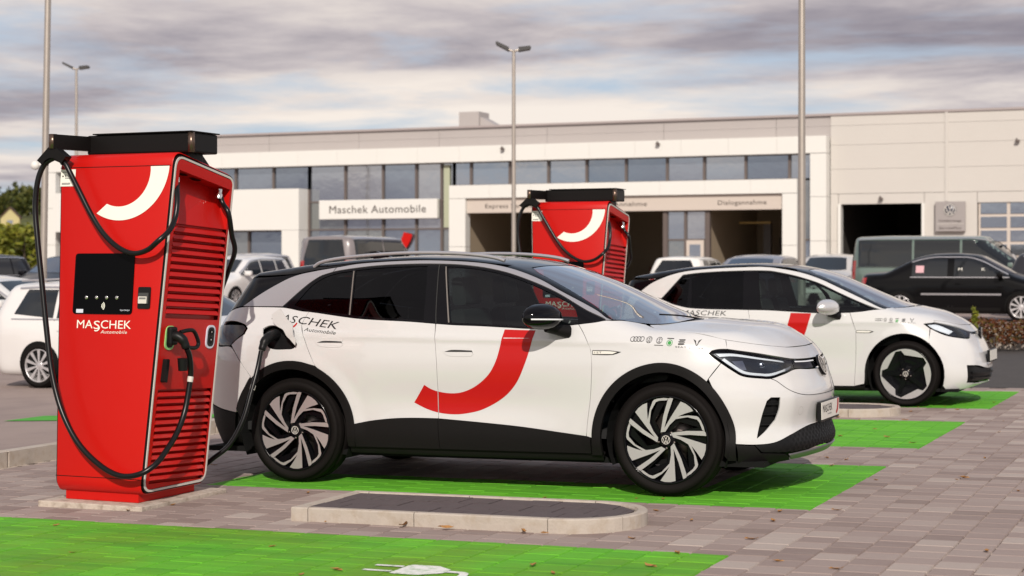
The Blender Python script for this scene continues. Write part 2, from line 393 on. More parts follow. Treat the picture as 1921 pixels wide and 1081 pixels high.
def mesh2d(Q, holes, h):
    loops = [Q]+holes; V = []; E = []
    for l in loops:
        k = len(V); V += [tuple(q) for q in l]; E += [(k+i, k+(i+1) % len(l)) for i in range(len(l))]
    lo, hi = Q.min(0), Q.max(0); B = np.concatenate(loops)
    gx, gy = np.meshgrid(np.arange(lo[0]+h/2, hi[0], h), np.arange(lo[1]+h/2, hi[1], h*.87)); gx = gx+(np.arange(gx.shape[0])[:, None] % 2)*h/2
    G = np.stack([gx.ravel(), gy.ravel()], 1)
    if len(G):
        keep = inside(G, Q)
        for hl in holes: keep &= ~inside(G, hl)
        G = G[keep]
        if len(G):
            d = np.full(len(G), 9.)
            for i in range(0, len(B), 400): d = np.minimum(d, np.sqrt(((G[:, None, :]-B[None, i:i+400, :])**2).sum(2)).min(1))
            G = G[d > .45*h]
    V += [tuple(q) for q in G]
    r = delaunay_2d_cdt([Vector(v) for v in V], E, [], 0, 1e-5); vs = np.array([tuple(v) for v in r[0]]); fs = np.array([f for f in r[2] if len(f) == 3])
    cen = vs[fs].mean(1); keep = inside(cen, Q)
    for hl in holes: keep &= ~inside(cen, hl)
    fs = fs[keep]; used = np.unique(fs); mp = -np.ones(len(vs), int); mp[used] = np.arange(len(used)); return vs[used], mp[fs]
def panel(name, body, proj, outline, m, parent, off=0.0, h=.03, gap=.0018, lip=.012, sgn=-1, holes=(), smooth=True, step=None, is2d=False, corner=38, fn=None):
    """one panel: outline (3-D points near side, or 2-D when is2d) filled, laid on the body, with a turned-in lip"""
    Q = np.asarray(outline, float) if is2d else flat(proj, outline)
    Q = dense(Q, step or h*.8, corner) if smooth else Q
    Q = shrink(Q, gap); H = []
    for hl in holes:
        q = np.asarray(hl, float) if is2d else flat(proj, hl); q = dense(q, step or h*.8, corner); H.append(shrink(q, -gap))
    V, F = mesh2d(Q, H, h); P = lay(body, proj, V, sgn); Nn = body.grad(P); P = P+Nn*off
    if fn is not None: P = fn(P, Nn)
    fn0 = np.cross(P[F[:, 1]]-P[F[:, 0]], P[F[:, 2]]-P[F[:, 0]]); flip = (fn0*Nn[F[:, 0]]).sum(1) < 0; F[flip] = F[flip][:, ::-1]
    n = len(P); verts = P; faces = [tuple(f) for f in F]; norms = Nn
    if lip:
        cnt = {}
        for f in F:
            for a, b in ((f[0], f[1]), (f[1], f[2]), (f[2], f[0])): cnt[(a, b)] = 1
        be = [(a, b) for (a, b) in cnt if (b, a) not in cnt]; idx = sorted({i for e in be for i in e}); mp = {q: n+i for i, q in enumerate(idx)}; k = len(idx)
        up = P[idx]; dn = P[idx]-Nn[idx]*lip; out = np.zeros((k, 3)); 
        for a, b in be:
            t = P[b]-P[a]; o = np.cross(t, Nn[a]); o /= np.linalg.norm(o)+1e-12; out[mp[a]-n] += o; out[mp[b]-n] += o
        out /= np.linalg.norm(out, axis=1, keepdims=True)+1e-12
        verts = np.concatenate([P, up, dn]); norms = np.concatenate([Nn, out, out]); faces += [(mp[b], mp[a], mp[a]+k, mp[b]+k) for a, b in be]
    me = bpy.data.meshes.new(name); me.from_pydata(verts.tolist(), [], faces); me.polygons.foreach_set('use_smooth', [True]*len(faces)); me.materials.append(m)
    me.normals_split_custom_set_from_vertices(norms.tolist())
    return link(bpy.data.objects.new(name, me), parent)
def decal(name, body, V2, F, m, parent, proj='side', off=.0012, sgn=-1):
    """flat print (2-D verts and faces in projection coordinates) laid on the body"""
    P = lay(body, proj, np.asarray(V2, float), sgn); Nn = body.grad(P); P = P+Nn*off
    F2 = []
    for f in F:
        c = np.cross(P[f[1]]-P[f[0]], P[f[2]]-P[f[0]]); F2.append(tuple(f) if c@Nn[f[0]] > 0 else tuple(f)[::-1])
    me = bpy.data.meshes.new(name); me.from_pydata(P.tolist(), [], F2); me.polygons.foreach_set('use_smooth', [True]*len(F2)); me.materials.append(m)
    me.normals_split_custom_set_from_vertices(Nn.tolist()); return link(bpy.data.objects.new(name, me), parent)
def line_strip(name, body, proj, pts, w, m, parent, off=.0006, sgn=-1):
    """thin shut line drawn along an open curve"""
    Q = flat(proj, pts); D = []
    for i in range(len(Q)-1):
        p1, p2 = Q[i], Q[i+1]; p0 = Q[i-1] if i else p1-(p2-p1); p3 = Q[i+2] if i+2 < len(Q) else p2+(p2-p1); k = max(2, int(np.linalg.norm(p2-p1)/.02))
        for j in range(k):
            s = j/k; D.append(.5*((2*p1)+(p2-p0)*s+(2*p0-5*p1+4*p2-p3)*s*s+(3*p1-p0-3*p2+p3)*s**3))
    D.append(Q[-1]); D = np.array(D); t = np.gradient(D, axis=0); t /= np.linalg.norm(t, axis=1, keepdims=True)+1e-12; nn = np.stack([-t[:, 1], t[:, 0]], 1)*w/2
    V = np.concatenate([D+nn, D-nn]); n = len(D); return decal(name, body, V, [(i, i+1, n+i+1, n+i) for i in range(n-1)], m, parent, proj, off, sgn)
def shell(name, body, m, parent, off=-.03, x0=-1, x1=3.7, n=44, a0=-50, k=26, zc=.62, cut=None):
    """closed skin of stations and rays"""
    t = np.linspace(0, 1, n); xs = x0+(x1-x0)*(.5-.5*np.cos(np.pi*t))*.6+(x1-x0)*t*.4
    A = np.radians(np.linspace(a0, 90, k)); O = []; D = []
    for x in xs:
        for a in A: O.append((x, 0, zc)); D.append((0, -math.cos(a), math.sin(a)))
    O = np.array(O); D = np.array(D); T = 1.6
    # from inside outwards
    lo = np.zeros(len(O)); hi = np.full(len(O), T)
    for _ in range(30):
        mm = .5*(lo+hi); ins = body.f(*(O+D*mm[:, None]).T)-off < 0; lo = np.where(ins, mm, lo); hi = np.where(ins, hi, mm)
    P = (O+D*lo[:, None]); Pm = P*np.array([1, -1, 1]); V = np.concatenate([P, Pm]); N0 = n*k; F = []
    for i in range(n-1):
        for j in range(k-1):
            q = (i*k+j, (i+1)*k+j, (i+1)*k+j+1, i*k+j+1); F.append(q); F.append(tuple(N0+z for z in q[::-1]))
    if cut is not None: F = [f for f in F if not cut(np.mean(V[list(f)], axis=0))]
    me = bpy.data.meshes.new(name); me.from_pydata(V.tolist(), [], F); me.polygons.foreach_set('use_smooth', [True]*len(F)); me.materials.append(m); return link(bpy.data.objects.new(name, me), parent)
def mirror_pts(P): return [(x, -y, z) for x, y, z in P]
def wheel_tyre(mb, R, rim, w, n=56, c=(0, 0, 0)):
    pr = [(rim-.012, -.35*w), (rim+.004, -.46*w), (rim+.03, -.5*w), (.5*(rim+R)+.02, -.51*w), (R-.025, -.47*w), (R-.008, -.42*w), (R-.002, -.36*w), (R, -.25*w), (R, -.2*w), (R-.008, -.19*w), (R-.008, -.16*w), (R, -.15*w), (R, .15*w), (R-.002, .36*w), (R-.025, .47*w), (.5*(rim+R), .51*w), (rim, .45*w)]
    mb.lathe(pr, 'y', n, c)
M_TYRE = mat('tyre_rubber', (.0085, .007, .0066), .68, spec=.1, bump=.15, bscale=120)
M_ALU = mat('machined_alloy', (.72, .70, .70), .35, metal=.75)
M_RIMBLK = mat('gloss_black_alloy', (.004, .004, .005), .16, spec=.2)
M_DISC = mat('brake_iron', (.20, .17, .155), .45, metal=1)
def pol(r, a, R): return (R*r*math.sin(math.radians(a)), R*r*math.cos(math.radians(a)))
def poly_prism_y(mb, poly, y0, y1, h=.012, rim=None):
    """thick plate from an outline in x,z between y0 (outside) and y1"""
    Q = np.array(poly); V, F = mesh2d(Q, [], 10.0); n = len(V)
    A = [(x, y0, z) for x, z in V]; f2 = []
    for f in F:
        a, b, c = (V[i] for i in f); s = (b[0]-a[0])*(c[1]-a[1])-(b[1]-a[1])*(c[0]-a[0]); f2.append(tuple(f) if s > 0 else tuple(f)[::-1])
    mb.add(A, f2)
    n = len(Q); mb = rim or mb; ar = np.sum(Q[:, 0]*np.roll(Q[:, 1], -1)-np.roll(Q[:, 0], -1)*Q[:, 1]); W = [(x, y0, z) for x, z in Q]+[(x, y1, z) for x, z in Q]
    Fs = [(i, n+i, n+(i+1) % n, (i+1) % n) for i in range(n)]; mb.add(W, Fs if ar > 0 else [f[::-1] for f in Fs])
def wheel(kind, parent, loc, R=.3725, rim=.288, w=.235, side=-1, spin=0):
    """kind: 'turbine' | 'star' | 'spoke'; outer face towards -y before mirroring"""
    root = bpy.data.objects.new('wheel', None); link(root, parent); root.location = loc
    if side > 0: root.rotation_euler = (0, 0, math.pi)
    mb = MB(); wheel_tyre(mb, R, rim, w); mb.build('tyre', M_TYRE, root)
    dy = -.5*w+.012
    mb = MB(); mb.lathe([(rim+.002, dy-.006), (rim-.004, dy-.012), (rim-.012, dy-.004), (rim-.016, dy+.03), (rim-.05, dy+.10), (rim-.055, .4*w)], 'y', 56); mb.build('rim', M_RIMBLK if kind != 'spoke' else M_ALU, root)
    if kind == 'turbine':
        face = MB(); back = MB(); e = rim-.006
        P = [(.21, -34.7), (.55, -5.5), (.958, 4.4), (.985, 8), (.978, 11.3), (.60, 5.5), (.27, -6.6), (.55, 14), (.965, 22.6), (.975, 30), (.972, 38), (.955, 44.6), (.78, 37.5), (.624, 28.7), (.80, 44), (.940, 53.3), (.962, 56.5), (.966, 61), (.968, 70), (.962, 76.4), (.915, 74.6), (.915, 63), (.898, 57.4), (.75, 44.5), (.545, 27.0), (.36, 16), (.19, -2)]
        Bk = [(.16, -40), (.55, -9), (.985, -1), (.985, 30), (.985, 48), (.60, 33), (.93, 60), (.985, 72), (.985, 78), (.90, 72), (.52, 36), (.15, 20)]
        for k in range(5):
            poly_prism_y(face, [pol(r, a+72*k+spin, e) for r, a in P], dy-.004, dy+.02, rim=back); poly_prism_y(back, [pol(r, a+72*k+spin, e) for r, a in Bk], dy+.022, dy+.05)
        face.build('spoke_faces', M_ALU, root); back.build('spoke_backs', M_RIMBLK, root)
    elif kind == 'star':
        face = MB(); e = rim-.004; V = []; n = 0
        star = [(.935, -27), (.915, -13), (.735, -5)]
        for k in range(5):
            i = [(r, a+72*k+spin) for r, a in star]+[(.935, -27+72*(k+1)+spin)]
            o = [(1.0, -27+72*k+72*j/8+spin) for j in range(9)]
            poly_prism_y(face, [pol(r, a, e) for r, a in o]+[pol(r, a, e) for r, a in i[::-1]], dy-.004, dy+.02)
        face.build('rim_face', M_ALU, root)
        back = MB(); back.lathe([(.05, dy+.03), (.35*e, dy+.045), (.6*e, dy+.03), (.95*e, dy+.018)], 'y', 48)
        for k in range(5): poly_prism_y(back, [pol(r, a+72*k+spin, e) for r, a in [(.15, -60), (.8, -25), (.8, -14), (.15, 20)]], dy+.014, dy+.04)
        back.build('spoke_backs', M_RIMBLK, root)
    else:
        face = MB(); e = rim-.01
        for k in range(10): poly_prism_y(face, [pol(r, a+36*k+spin, e) for r, a in [(.2, -14), (.97, -6.5), (1.0, -9), (1.0, 9), (.97, 6.5), (.2, 14)]], dy, dy+.03)
        face.build('spokes', M_ALU, root)
    mb = MB(); mb.lathe([(0, dy+.004), (.03, dy+.004), (.062, dy+.012), (.07, dy+.05)], 'y', 28); hub = mb.build('hub', M_RIMBLK if kind != 'spoke' else M_ALU, root)
    if kind != 'spoke': logo_obj('hub_emblem', .029, M_TRIM, hub, lambda u, v: (u, dy-.0008, v)); 
    mb = MB(); mb.lathe([(.05, dy+.105), (.172, dy+.105), (.172, dy+.13), (.05, dy+.13)], 'y', 40); mb.build('brake_disc', M_DISC, root)
    if kind != 'spoke':
        for k in range(5):
            q = pol(.056, 36+72*k+spin, 1.0); mb = MB(); mb.lathe([(0, -.006), (.008, -.006), (.009, .02)], 'y', 8, (q[0], dy+.012, q[1])); mb.build('wheel_bolt', M_DISC, root)
    return root
# ---------------------------------------------------------------- the ground
XE = -2.45                                                   # front line of the bays
BAYS = [(-14.0, XE, 5.7, 8.63), (-6.78, -3.35, 10.42, 11.30), (-3.36, XE, 10.42, 12.88), (-7.6, XE, 14.22, 16.80), (-7.6, XE, 18.42, 21.05)]
def paving_mat(name, joint=False):
    m = bpy.data.materials.new(name); m.use_nodes = True; t = m.node_tree; b = t.nodes['Principled BSDF']; ln = t.links.new
    g = t.nodes.new('ShaderNodeNewGeometry'); sp = t.nodes.new('ShaderNodeSeparateXYZ'); ln(g.outputs['Position'], sp.inputs[0])
    def op(o, a, c=None, clamp=False):
        n = t.nodes.new('ShaderNodeMath'); n.operation = o; n.use_clamp = clamp
        for i, v in enumerate((a, c)):
            if v is None: continue
            if isinstance(v, (int, float)): n.inputs[i].default_value = v
            else: ln(v, n.inputs[i])
        return n.outputs[0]
    def nz(sc, det=6, ro=.6, src=None):
        n = t.nodes.new('ShaderNodeTexNoise'); n.inputs['Scale'].default_value = sc; n.inputs['Detail'].default_value = det; n.inputs['Roughness'].default_value = ro
        ln(src or g.outputs['Position'], n.inputs['Vector']); return n.outputs['Fac']
    def mix(f, a, c, bt='MIX'):
        n = t.nodes.new('ShaderNodeMix'); n.data_type = 'RGBA'; n.blend_type = bt
        for i, v in ((0, f), (6, a), (7, c)):
            if isinstance(v, float): n.inputs[i].default_value = v
            elif isinstance(v, tuple): n.inputs[i].default_value = (*v, 1)
            else: ln(v, n.inputs[i])
        return n.outputs[2]
    wob = op('MULTIPLY', op('SUBTRACT', nz(9, 4), .5), .035)
    X = op('ADD', sp.outputs[0], wob); Y = op('ADD', sp.outputs[1], wob); mask = None
    for x0, x1, y0, y1 in BAYS:
        q = op('MULTIPLY', op('MULTIPLY', op('GREATER_THAN', X, x0), op('LESS_THAN', X, x1)), op('MULTIPLY', op('GREATER_THAN', Y, y0), op('LESS_THAN', Y, y1)))
        mask = q if mask is None else op('MAXIMUM', mask, q)
    if joint:
        base = mix(op('GREATER_THAN', nz(7, 5), .52), (.47, .40, .33), (.085, .062, .048)); green = mix(nz(25), (.14, .55, .03), (.05, .26, .01))
        wear = op('MULTIPLY', mask, 1.0)
    else:
        at = t.nodes.new('ShaderNodeAttribute'); at.attribute_name = 'tone'; oi = t.nodes.new('ShaderNodeObjectInfo')
        tone = op('FRACT', op('ADD', at.outputs['Fac'], oi.outputs['Random']))
        rp = t.nodes.new('ShaderNodeValToRGB'); ln(tone, rp.inputs[0]); e = rp.color_ramp.elements
        st = [(0, (.215, .158, .142)), (.25, (.275, .207, .188)), (.55, (.310, .240, .218)), (.85, (.35, .28, .252)), (1, (.43, .365, .325))]
        while len(e) < len(st): e.new(.5)
        for el, (p, c) in zip(e, st): el.position = p; el.color = (*c, 1)
        mp = t.nodes.new('ShaderNodeMapping'); mp.inputs['Scale'].default_value = (2.2, 9, 1); ln(g.outputs['Position'], mp.inputs[0])
        base = mix(op('MULTIPLY', op('SUBTRACT', nz(1.6, 8, .65, mp.outputs[0]), .25), .8, True), rp.outputs[0], (.36, .30, .262))
        base = mix(op('MULTIPLY', op('GREATER_THAN', nz(150, 2), .66), .45), base, (.20, .15, .13))
        green = mix(tone, (.085, .37, .012), (.125, .47, .018)); green = mix(op('MULTIPLY', nz(2.4, 8, .7, mp.outputs[0]), .35), green, (.17, .42, .05))
        brown = op('MULTIPLY', op('MULTIPLY', op('LESS_THAN', Y, 8.7), op('SUBTRACT', nz(1.1, 5), .38), True), 2.2, True)
        green = mix(brown, green, (.17, .24, .016))
        mp2 = t.nodes.new('ShaderNodeMapping'); mp2.inputs['Scale'].default_value = (.35, 5.0, 1); ln(g.outputs['Position'], mp2.inputs[0])
        green = mix(op('MULTIPLY', op('SUBTRACT', nz(1.3, 7, .7, mp2.outputs[0]), .46), 2.2, True), green, (.035, .17, .012)); green = mix(op('MULTIPLY', op('GREATER_THAN', nz(60, 4, .7), .62), .35), green, (.03, .14, .012))
        wear = op('MULTIPLY', mask, op('SUBTRACT', 1.0, op('MULTIPLY', op('GREATER_THAN', nz(26, 6, .7), .70), .45)))
    ln(mix(wear, base, green), b.inputs['Base Color']); b.inputs['Roughness'].default_value = .78; b.inputs['Specular IOR Level'].default_value = .3
    bp = t.nodes.new('ShaderNodeBump'); bp.inputs['Strength'].default_value = .35; bp.inputs['Distance'].default_value = .006
    ln(nz(90, 5, .7), bp.inputs['Height']); ln(bp.outputs[0], b.inputs['Normal']); return m
M_PAVE = paving_mat('concrete_paver'); M_JOINT = paving_mat('jointing_sand', True)
M_ASPH = mat('asphalt', (.060, .052, .048), .85, var=.35, vscale=3, bump=.5, bscale=120)
M_LOT = mat('worn_lot_asphalt', (.31, .24, .212), .85, var=.2, vscale=1.2, bump=.5, bscale=90, dark=(.24, .185, .17), dscale=.7)
M_KERB = mat('kerb_concrete', (.44, .385, .33), .8, var=.14, vscale=14, bump=.35, bscale=70, dark=(.38, .315, .25), dscale=11)
M_KERBTOP = mat('kerb_concrete_clean', (.45, .38, .335), .8, var=.15, vscale=20, bump=.3, bscale=80)
M_DARKP = mat('dark_island_paver', (.085, .066, .068), .75, var=.25, vscale=18, bump=.4, bscale=80)
def sheet(name, x0, x1, y0, y1, zf, m, nx=1, ny=1, label=None):
    mb = MB(); xs = np.linspace(x0, x1, nx+1); ys = np.linspace(y0, y1, ny+1)
    mb.add([(x, y, zf(x)) for y in ys for x in xs], [(j*(nx+1)+i, j*(nx+1)+i+1, (j+1)*(nx+1)+i+1, (j+1)*(nx+1)+i) for j in range(ny) for i in range(nx)])
    o = mb.build(name, m); o['kind'] = 'structure'
    if label: o['label'] = label
    return o
M_EARTH = mat('dry_ground', (.17, .15, .09), .95, var=.3, vscale=.3)
sheet('ground', -900, 900, -60, 1500, lambda x: -1.2, M_EARTH, label='distant open ground beyond the car park')
sheet('back_lot', -160, 120, 33.38, 160, lambda x: .33, M_LOT, label='asphalt forecourt in front of the white workshop building')
sheet('back_lot_strip', -9.0, 120, 31.95, 33.4, lambda x: .331, M_LOT, label='asphalt strip of the forecourt behind the hedge')
sheet('approach_road', -9.0, 60, 21.72, 31.96, lambda x: gz(x)-.004, M_ASPH, label='dark asphalt driving lane behind the charging bays')
sheet('left_lot', -129, -9.0, -90, 31.96, lambda x: gz(max(x, -30))+.112*max(0, 1+(x+9)/4.), M_LOT, 120, 1, label='worn pinkish asphalt lot behind the charging post')
mb = MB(); XR = np.linspace(-129, -9, 61); zl = lambda x: gz(max(x, -30))+.112*max(0, 1+(x+9)/4.)
mb.add([(x, 31.9, zl(x)-.002) for x in XR]+[(x, 33.4, .332) for x in XR], [(i, i+1, 62+i, 61+i) for i in range(60)]); o = mb.build('lot_ramp', M_LOT); o['kind'] = 'structure'; o['label'] = 'short asphalt ramp between the lower and the upper lot'
pavement = sheet('pavement', -9.0, 60, -90, 21.72, lambda x: gz(x)-.009, M_JOINT, label='concrete block paving with painted green charging bays')
# the blocks themselves
PX, PY = .208, .2015
CY, SY = math.cos(math.radians(23.02)), math.sin(math.radians(23.02)); FPX = 3238.17
def pix(x, y, z):
    d = -SY*x+CY*y; l = CY*x+SY*y; return 960+FPX*l/d, 496+FPX*(1.535-z)/d, d
tilt = math.atan(SLOPE)
def paver_mesh():
    a, b = PX/2-.0025, PY/2-.0025; c = .005
    v = [(-a, -b, -.009), (a, -b, -.009), (a, b, -.009), (-a, b, -.009), (-a+c, -b+c, 0), (a-c, -b+c, 0), (a-c, b-c, 0), (-a+c, b-c, 0)]
    return v, [(4, 5, 6, 7), (0, 1, 5, 4), (1, 2, 6, 5), (2, 3, 7, 6), (3, 0, 4, 7)]
PV, PF = paver_mesh(); cells = []
for i in range(-34, 60):
    cx = -2.45-PX/2+i*PX
    if cx < -8.9: continue
    off = (.5 if i % 2 else 0)*PY+random.uniform(-.02, .02)
    for j in range(22, 108):
        cy = j*PY+off
        if cy > 21.62: continue
        u, v, d = pix(cx, cy, gz(cx))
        if -160 < u < 2700 and v < 1500: cells.append((cx, cy, u, v, d))
def covered(x, y):   # under an island or a charger pad
    for oy in (0, 8.0):
        if -5.1 < x < -3.5 and 9.15+oy < y < 9.76+oy: return True
    return -7.1 < x < -6.5 and (9.25 < y < 9.95 or 17.45 < y < 18.15)
cells = [c for c in cells if not covered(c[0], c[1])]
near = sorted([c for c in cells if 0 < c[2] < 1921 and c[3] < 1100], key=lambda c: c[4])[:300]; nset = set(near)
pme = bpy.data.meshes.new('paver'); pme.from_pydata(PV, [], PF); pme.materials.append(M_PAVE); at = pme.attributes.new('tone', 'FLOAT', 'POINT')
for k, c in enumerate(near):
    o = bpy.data.objects.new('paver', pme); link(o, pavement); o.location = (c[0], c[1], gz(c[0])+random.uniform(-.0012, .0012)); o.rotation_euler = (random.uniform(-.003, .003), -tilt+random.uniform(-.003, .003), 0)
mb = MB(); tone = []
for c in cells:
    if c in nset: continue
    dz = gz(c[0])+random.uniform(-.0012, .0012); tx, ty = random.uniform(-.004, .004)+SLOPE, random.uniform(-.004, .004)
    mb.add([(c[0]+x, c[1]+y, dz+z+x*tx+y*ty) for x, y, z in PV], PF); tone += [random.random()]*8
far = mb.build('paver_field', M_PAVE, pavement); far['kind'] = 'stuff'
far.data.attributes.new('tone', 'FLOAT', 'POINT').data.foreach_set('value', tone)
# painted plug symbols in the bays
M_WPAINT = mat('white_road_paint', (.80, .80, .76), .6, var=.12, vscale=30, dark=(.35, .5, .3), dscale=25)
def ribbon(mb, pts, w, zf):
    P = [Vector((*q, 0)) for q in pts]; V = []
    for i, q in enumerate(P):
        t = (P[min(i+1, len(P)-1)]-P[max(i-1, 0)]).normalized(); k = Vector((-t.y, t.x, 0))*w/2
        V += [(q.x+k.x, q.y+k.y, zf(q.x)), (q.x-k.x, q.y-k.y, zf(q.x))]
    mb.add(V, [(2*i, 2*i+1, 2*i+3, 2*i+2) for i in range(len(P)-1)])
for ox, oy in ((-3.88, 7.70), (-4.28, 15.5), (-4.9, 19.7)):
    mb = MB(); zf = lambda x: gz(x)+.004
    body = rounded([(0, -.13), (.16, -.13), (.26, -.05), (.26, .05), (.16, .13), (0, .13)], .03)
    mb.add([(ox+a, oy+b, zf(ox+a)) for a, b in body], [tuple(range(len(body)))])
    for b in (-.07, .07): ribbon(mb, [(ox-.17, oy+b), (ox-.012, oy+b)], .035, zf)
    cord = spline([(ox+.262, oy, 0), (ox+.36, oy-.02, 0), (ox+.40, oy-.16, 0), (ox+.47, oy-.26, 0), (ox+.62, oy-.27, 0), (ox+.72, oy-.38, 0), (ox+.74, oy-.55, 0)], 6)
    ribbon(mb, [(q.x, q.y) for q in cord], .045, zf)
    mb.build('plug_symbol', M_WPAINT, pavement)
# islands: kerb stones round a bed of dark blocks
def island(ox, oy, label):
    x0, x1, y0, y1, w, h = -5.285, -3.62, 9.035, 9.875, .062, .082; r = (y1-y0)/2; cy = (y0+y1)/2; stretch = 1.03
    root = thing('traffic_island', label, 'kerb island', (ox, oy, gz(-4.3)), (0, -tilt, 0), 'kerbed islands between the charging bays')
    def stone(outer, inner):
        mb = MB(); n = len(outer); c = .008
        lo = [(x, y, -.02) for x, y in outer]; 
        def mv(a, b, t): return (a[0]+(b[0]-a[0])*t, a[1]+(b[1]-a[1])*t)
        o1 = [(*q, h-c) for q in outer]; o2 = [(*mv(a, b, c/w), h) for a, b in zip(outer, inner)]; i2 = [(*mv(b, a, c/w), h) for a, b in zip(outer, inner)]; i1 = [(*q, h-c*2) for q in inner]; il = [(*q, -.02) for q in inner]
        V = lo+o1+o2+i2+i1+il
        F = []
        for k in range(5):
            for i in range(n-1): F.append((k*n+i, k*n+i+1, (k+1)*n+i+1, (k+1)*n+i))
        F.append(tuple(k*n for k in range(6))[::-1]); F.append(tuple(k*n+n-1 for k in range(6)))
        mb.add([(x+4.3, y, z) for x, y, z in V], F); return mb.build('kerb_stone', M_KERB, root)
    g = .003
    for a, b in ((x0, x0+.118), (x0+.118, -4.46), (-4.46, x1)):
        stone([(a+g, y0), (b-g, y0)], [(a+g, y0+w), (b-g, y0+w)]); stone([(b-g, y1), (a+g, y1)], [(b-g, y1-w), (a+g, y1-w)])
    stone([(x0, y1-w-g), (x0, cy+g)], [(x0+w, y1-w-g), (x0+w, cy+g)]); stone([(x0, cy-g), (x0, y0+w+g)], [(x0+w, cy-g), (x0+w, y0+w+g)])
    def arc(rad, a): return (x1+rad*stretch*math.cos(a), cy+rad*math.sin(a))
    for a0, a1 in ((-90, -30), (-30, 30), (30, 90)):
        A = [math.radians(a0+.3+(a1-a0-.6)*k/8) for k in range(9)]; stone([arc(r, a) for a in A], [arc(r-w, a) for a in A])
    # dark blocks, clipped to the bed
    ri = r-w-.004; s = .2
    bed = MB(); A = [math.radians(-90+180*k/14) for k in range(15)]; out = [(x0+w, y0+w)]+[arc(ri, a) for a in A]+[(x0+w, y1-w)]
    bed.add([(x+4.3, y, h-.022) for x, y in out], [tuple(range(len(out)))]); bed.build('block_bed', M_JOINT, root)
    def inside(x, y): return x0+w <= x and abs(y-cy) <= ri and (x < x1 or ((x-x1)/stretch)**2+(y-cy)**2 <= ri*ri)
    ny = 3; sy = 2*ri/ny
    for j in range(ny):
        k = 0; x = x0+w-(s*.5 if j % 2 else 0)
        while x < x1+r:
            q = [(max(x, x0+w)+.003, cy-ri+j*sy+.003), (x+s-.003, cy-ri+j*sy+.003), (x+s-.003, cy-ri+(j+1)*sy-.003), (max(x, x0+w)+.003, cy-ri+(j+1)*sy-.003)]
            x += s
            P = []
            for i in range(4):
                a, b = q[i], q[(i+1) % 4]
                for tt in np.linspace(0, 1, 7)[:-1]: P.append((a[0]+(b[0]-a[0])*tt, a[1]+(b[1]-a[1])*tt))
            P = [p for p in P if inside(*p)]
            if len(P) < 4: continue
            cxm = sum(p[0] for p in P)/len(P); cym = sum(p[1] for p in P)/len(P); P.sort(key=lambda p: math.atan2(p[1]-cym, p[0]-cxm))
            if max(p[0] for p in P)-min(p[0] for p in P) < .03: continue
            dz = random.uniform(-.003, .002)
            m2 = MB(); m2.prism([(p[0]+4.3, p[1]) for p in P], 'z', h-.03, h-.008+dz); m2.build('paver', M_DARKP, root)
    return root
island(-4.3, 0, 'kerbed island of dark blocks in front of the near white electric car')
island(-4.3, 8.0, 'far kerbed island beside the front wheel of the second white car')
# kerb along the lot at the left
kl = thing('lot_kerb', 'long concrete kerb edging the raised lot left of the charging post', 'kerb', (-9.0, 0, gz(-9)))
for k in range(26):
    mb = MB(); mb.box((-.12, 2+k*1.0+.004, -.05), (0.0, 3+k*1.0-.004, .118), .012); mb.build('kerb_stone', M_KERB, kl)
M_GPAINT = mat('green_bay_paint', (.06, .34, .02), .8, var=.25, vscale=6)
gp = MB(); gp.add([(-11.6, 14.1, gz(-11.6)+.045), (-9.25, 14.1, gz(-9.25)+.111), (-9.25, 14.75, gz(-9.25)+.111), (-11.6, 14.75, gz(-11.6)+.045)], [(0, 1, 2, 3)])
o = gp.build('painted_bay', M_GPAINT); o['kind'] = 'structure'; o['label'] = 'small green painted bay on the asphalt behind the charging post'
# low retaining kerb of the forecourt behind the hedge
mb = MB(); mb.box((-9, 31.86, -.4), (40, 32.06, .40), .02); o = mb.build('retaining_wall', mat('retaining_concrete', (.42, .36, .31), .8, var=.15, vscale=3)); tag(o, 'low concrete retaining edge behind the clipped hedge', 'wall')
# ---------------------------------------------------------------- charging posts
M_RED = mat('red_powder_coat', (.50, .006, .0035), .42, coat=.06, spec=.22, bump=.03, bscale=350)
M_REDIN = M_RED
M_BLK = mat('black_powder_coat', (.006, .0052, .0048), .42, spec=.2, bump=.05, bscale=300)
M_RUB = mat('black_rubber', (.005, .005, .0055), .30, spec=.3)
M_PLAS = mat('black_plastic', (.007, .007, .0075), .42, spec=.22)
M_SCREEN = mat('dark_screen_glass', (.0015, .0015, .002), .08, coat=0, spec=.08)
M_TRIM = mat('white_trim_line', (.62, .585, .54), .5)
M_WHITE = mat('white_vinyl', (.82, .80, .72), .5)
M_STEEL = mat('polished_steel', (.72, .70, .66), .22, metal=1)
M_GREENLED = mat('green_led_ring', (.30, .62, .22), .4)
M_GREYLED = mat('pale_led_ring', (.62, .64, .74), .4)
M_GREYTXT = mat('grey_print', (.18, .18, .18), .6)
M_PAD = mat('pad_concrete', (.50, .43, .36), .85, var=.2, vscale=12, bump=.5, bscale=50, dark=(.26, .20, .15), dscale=11)
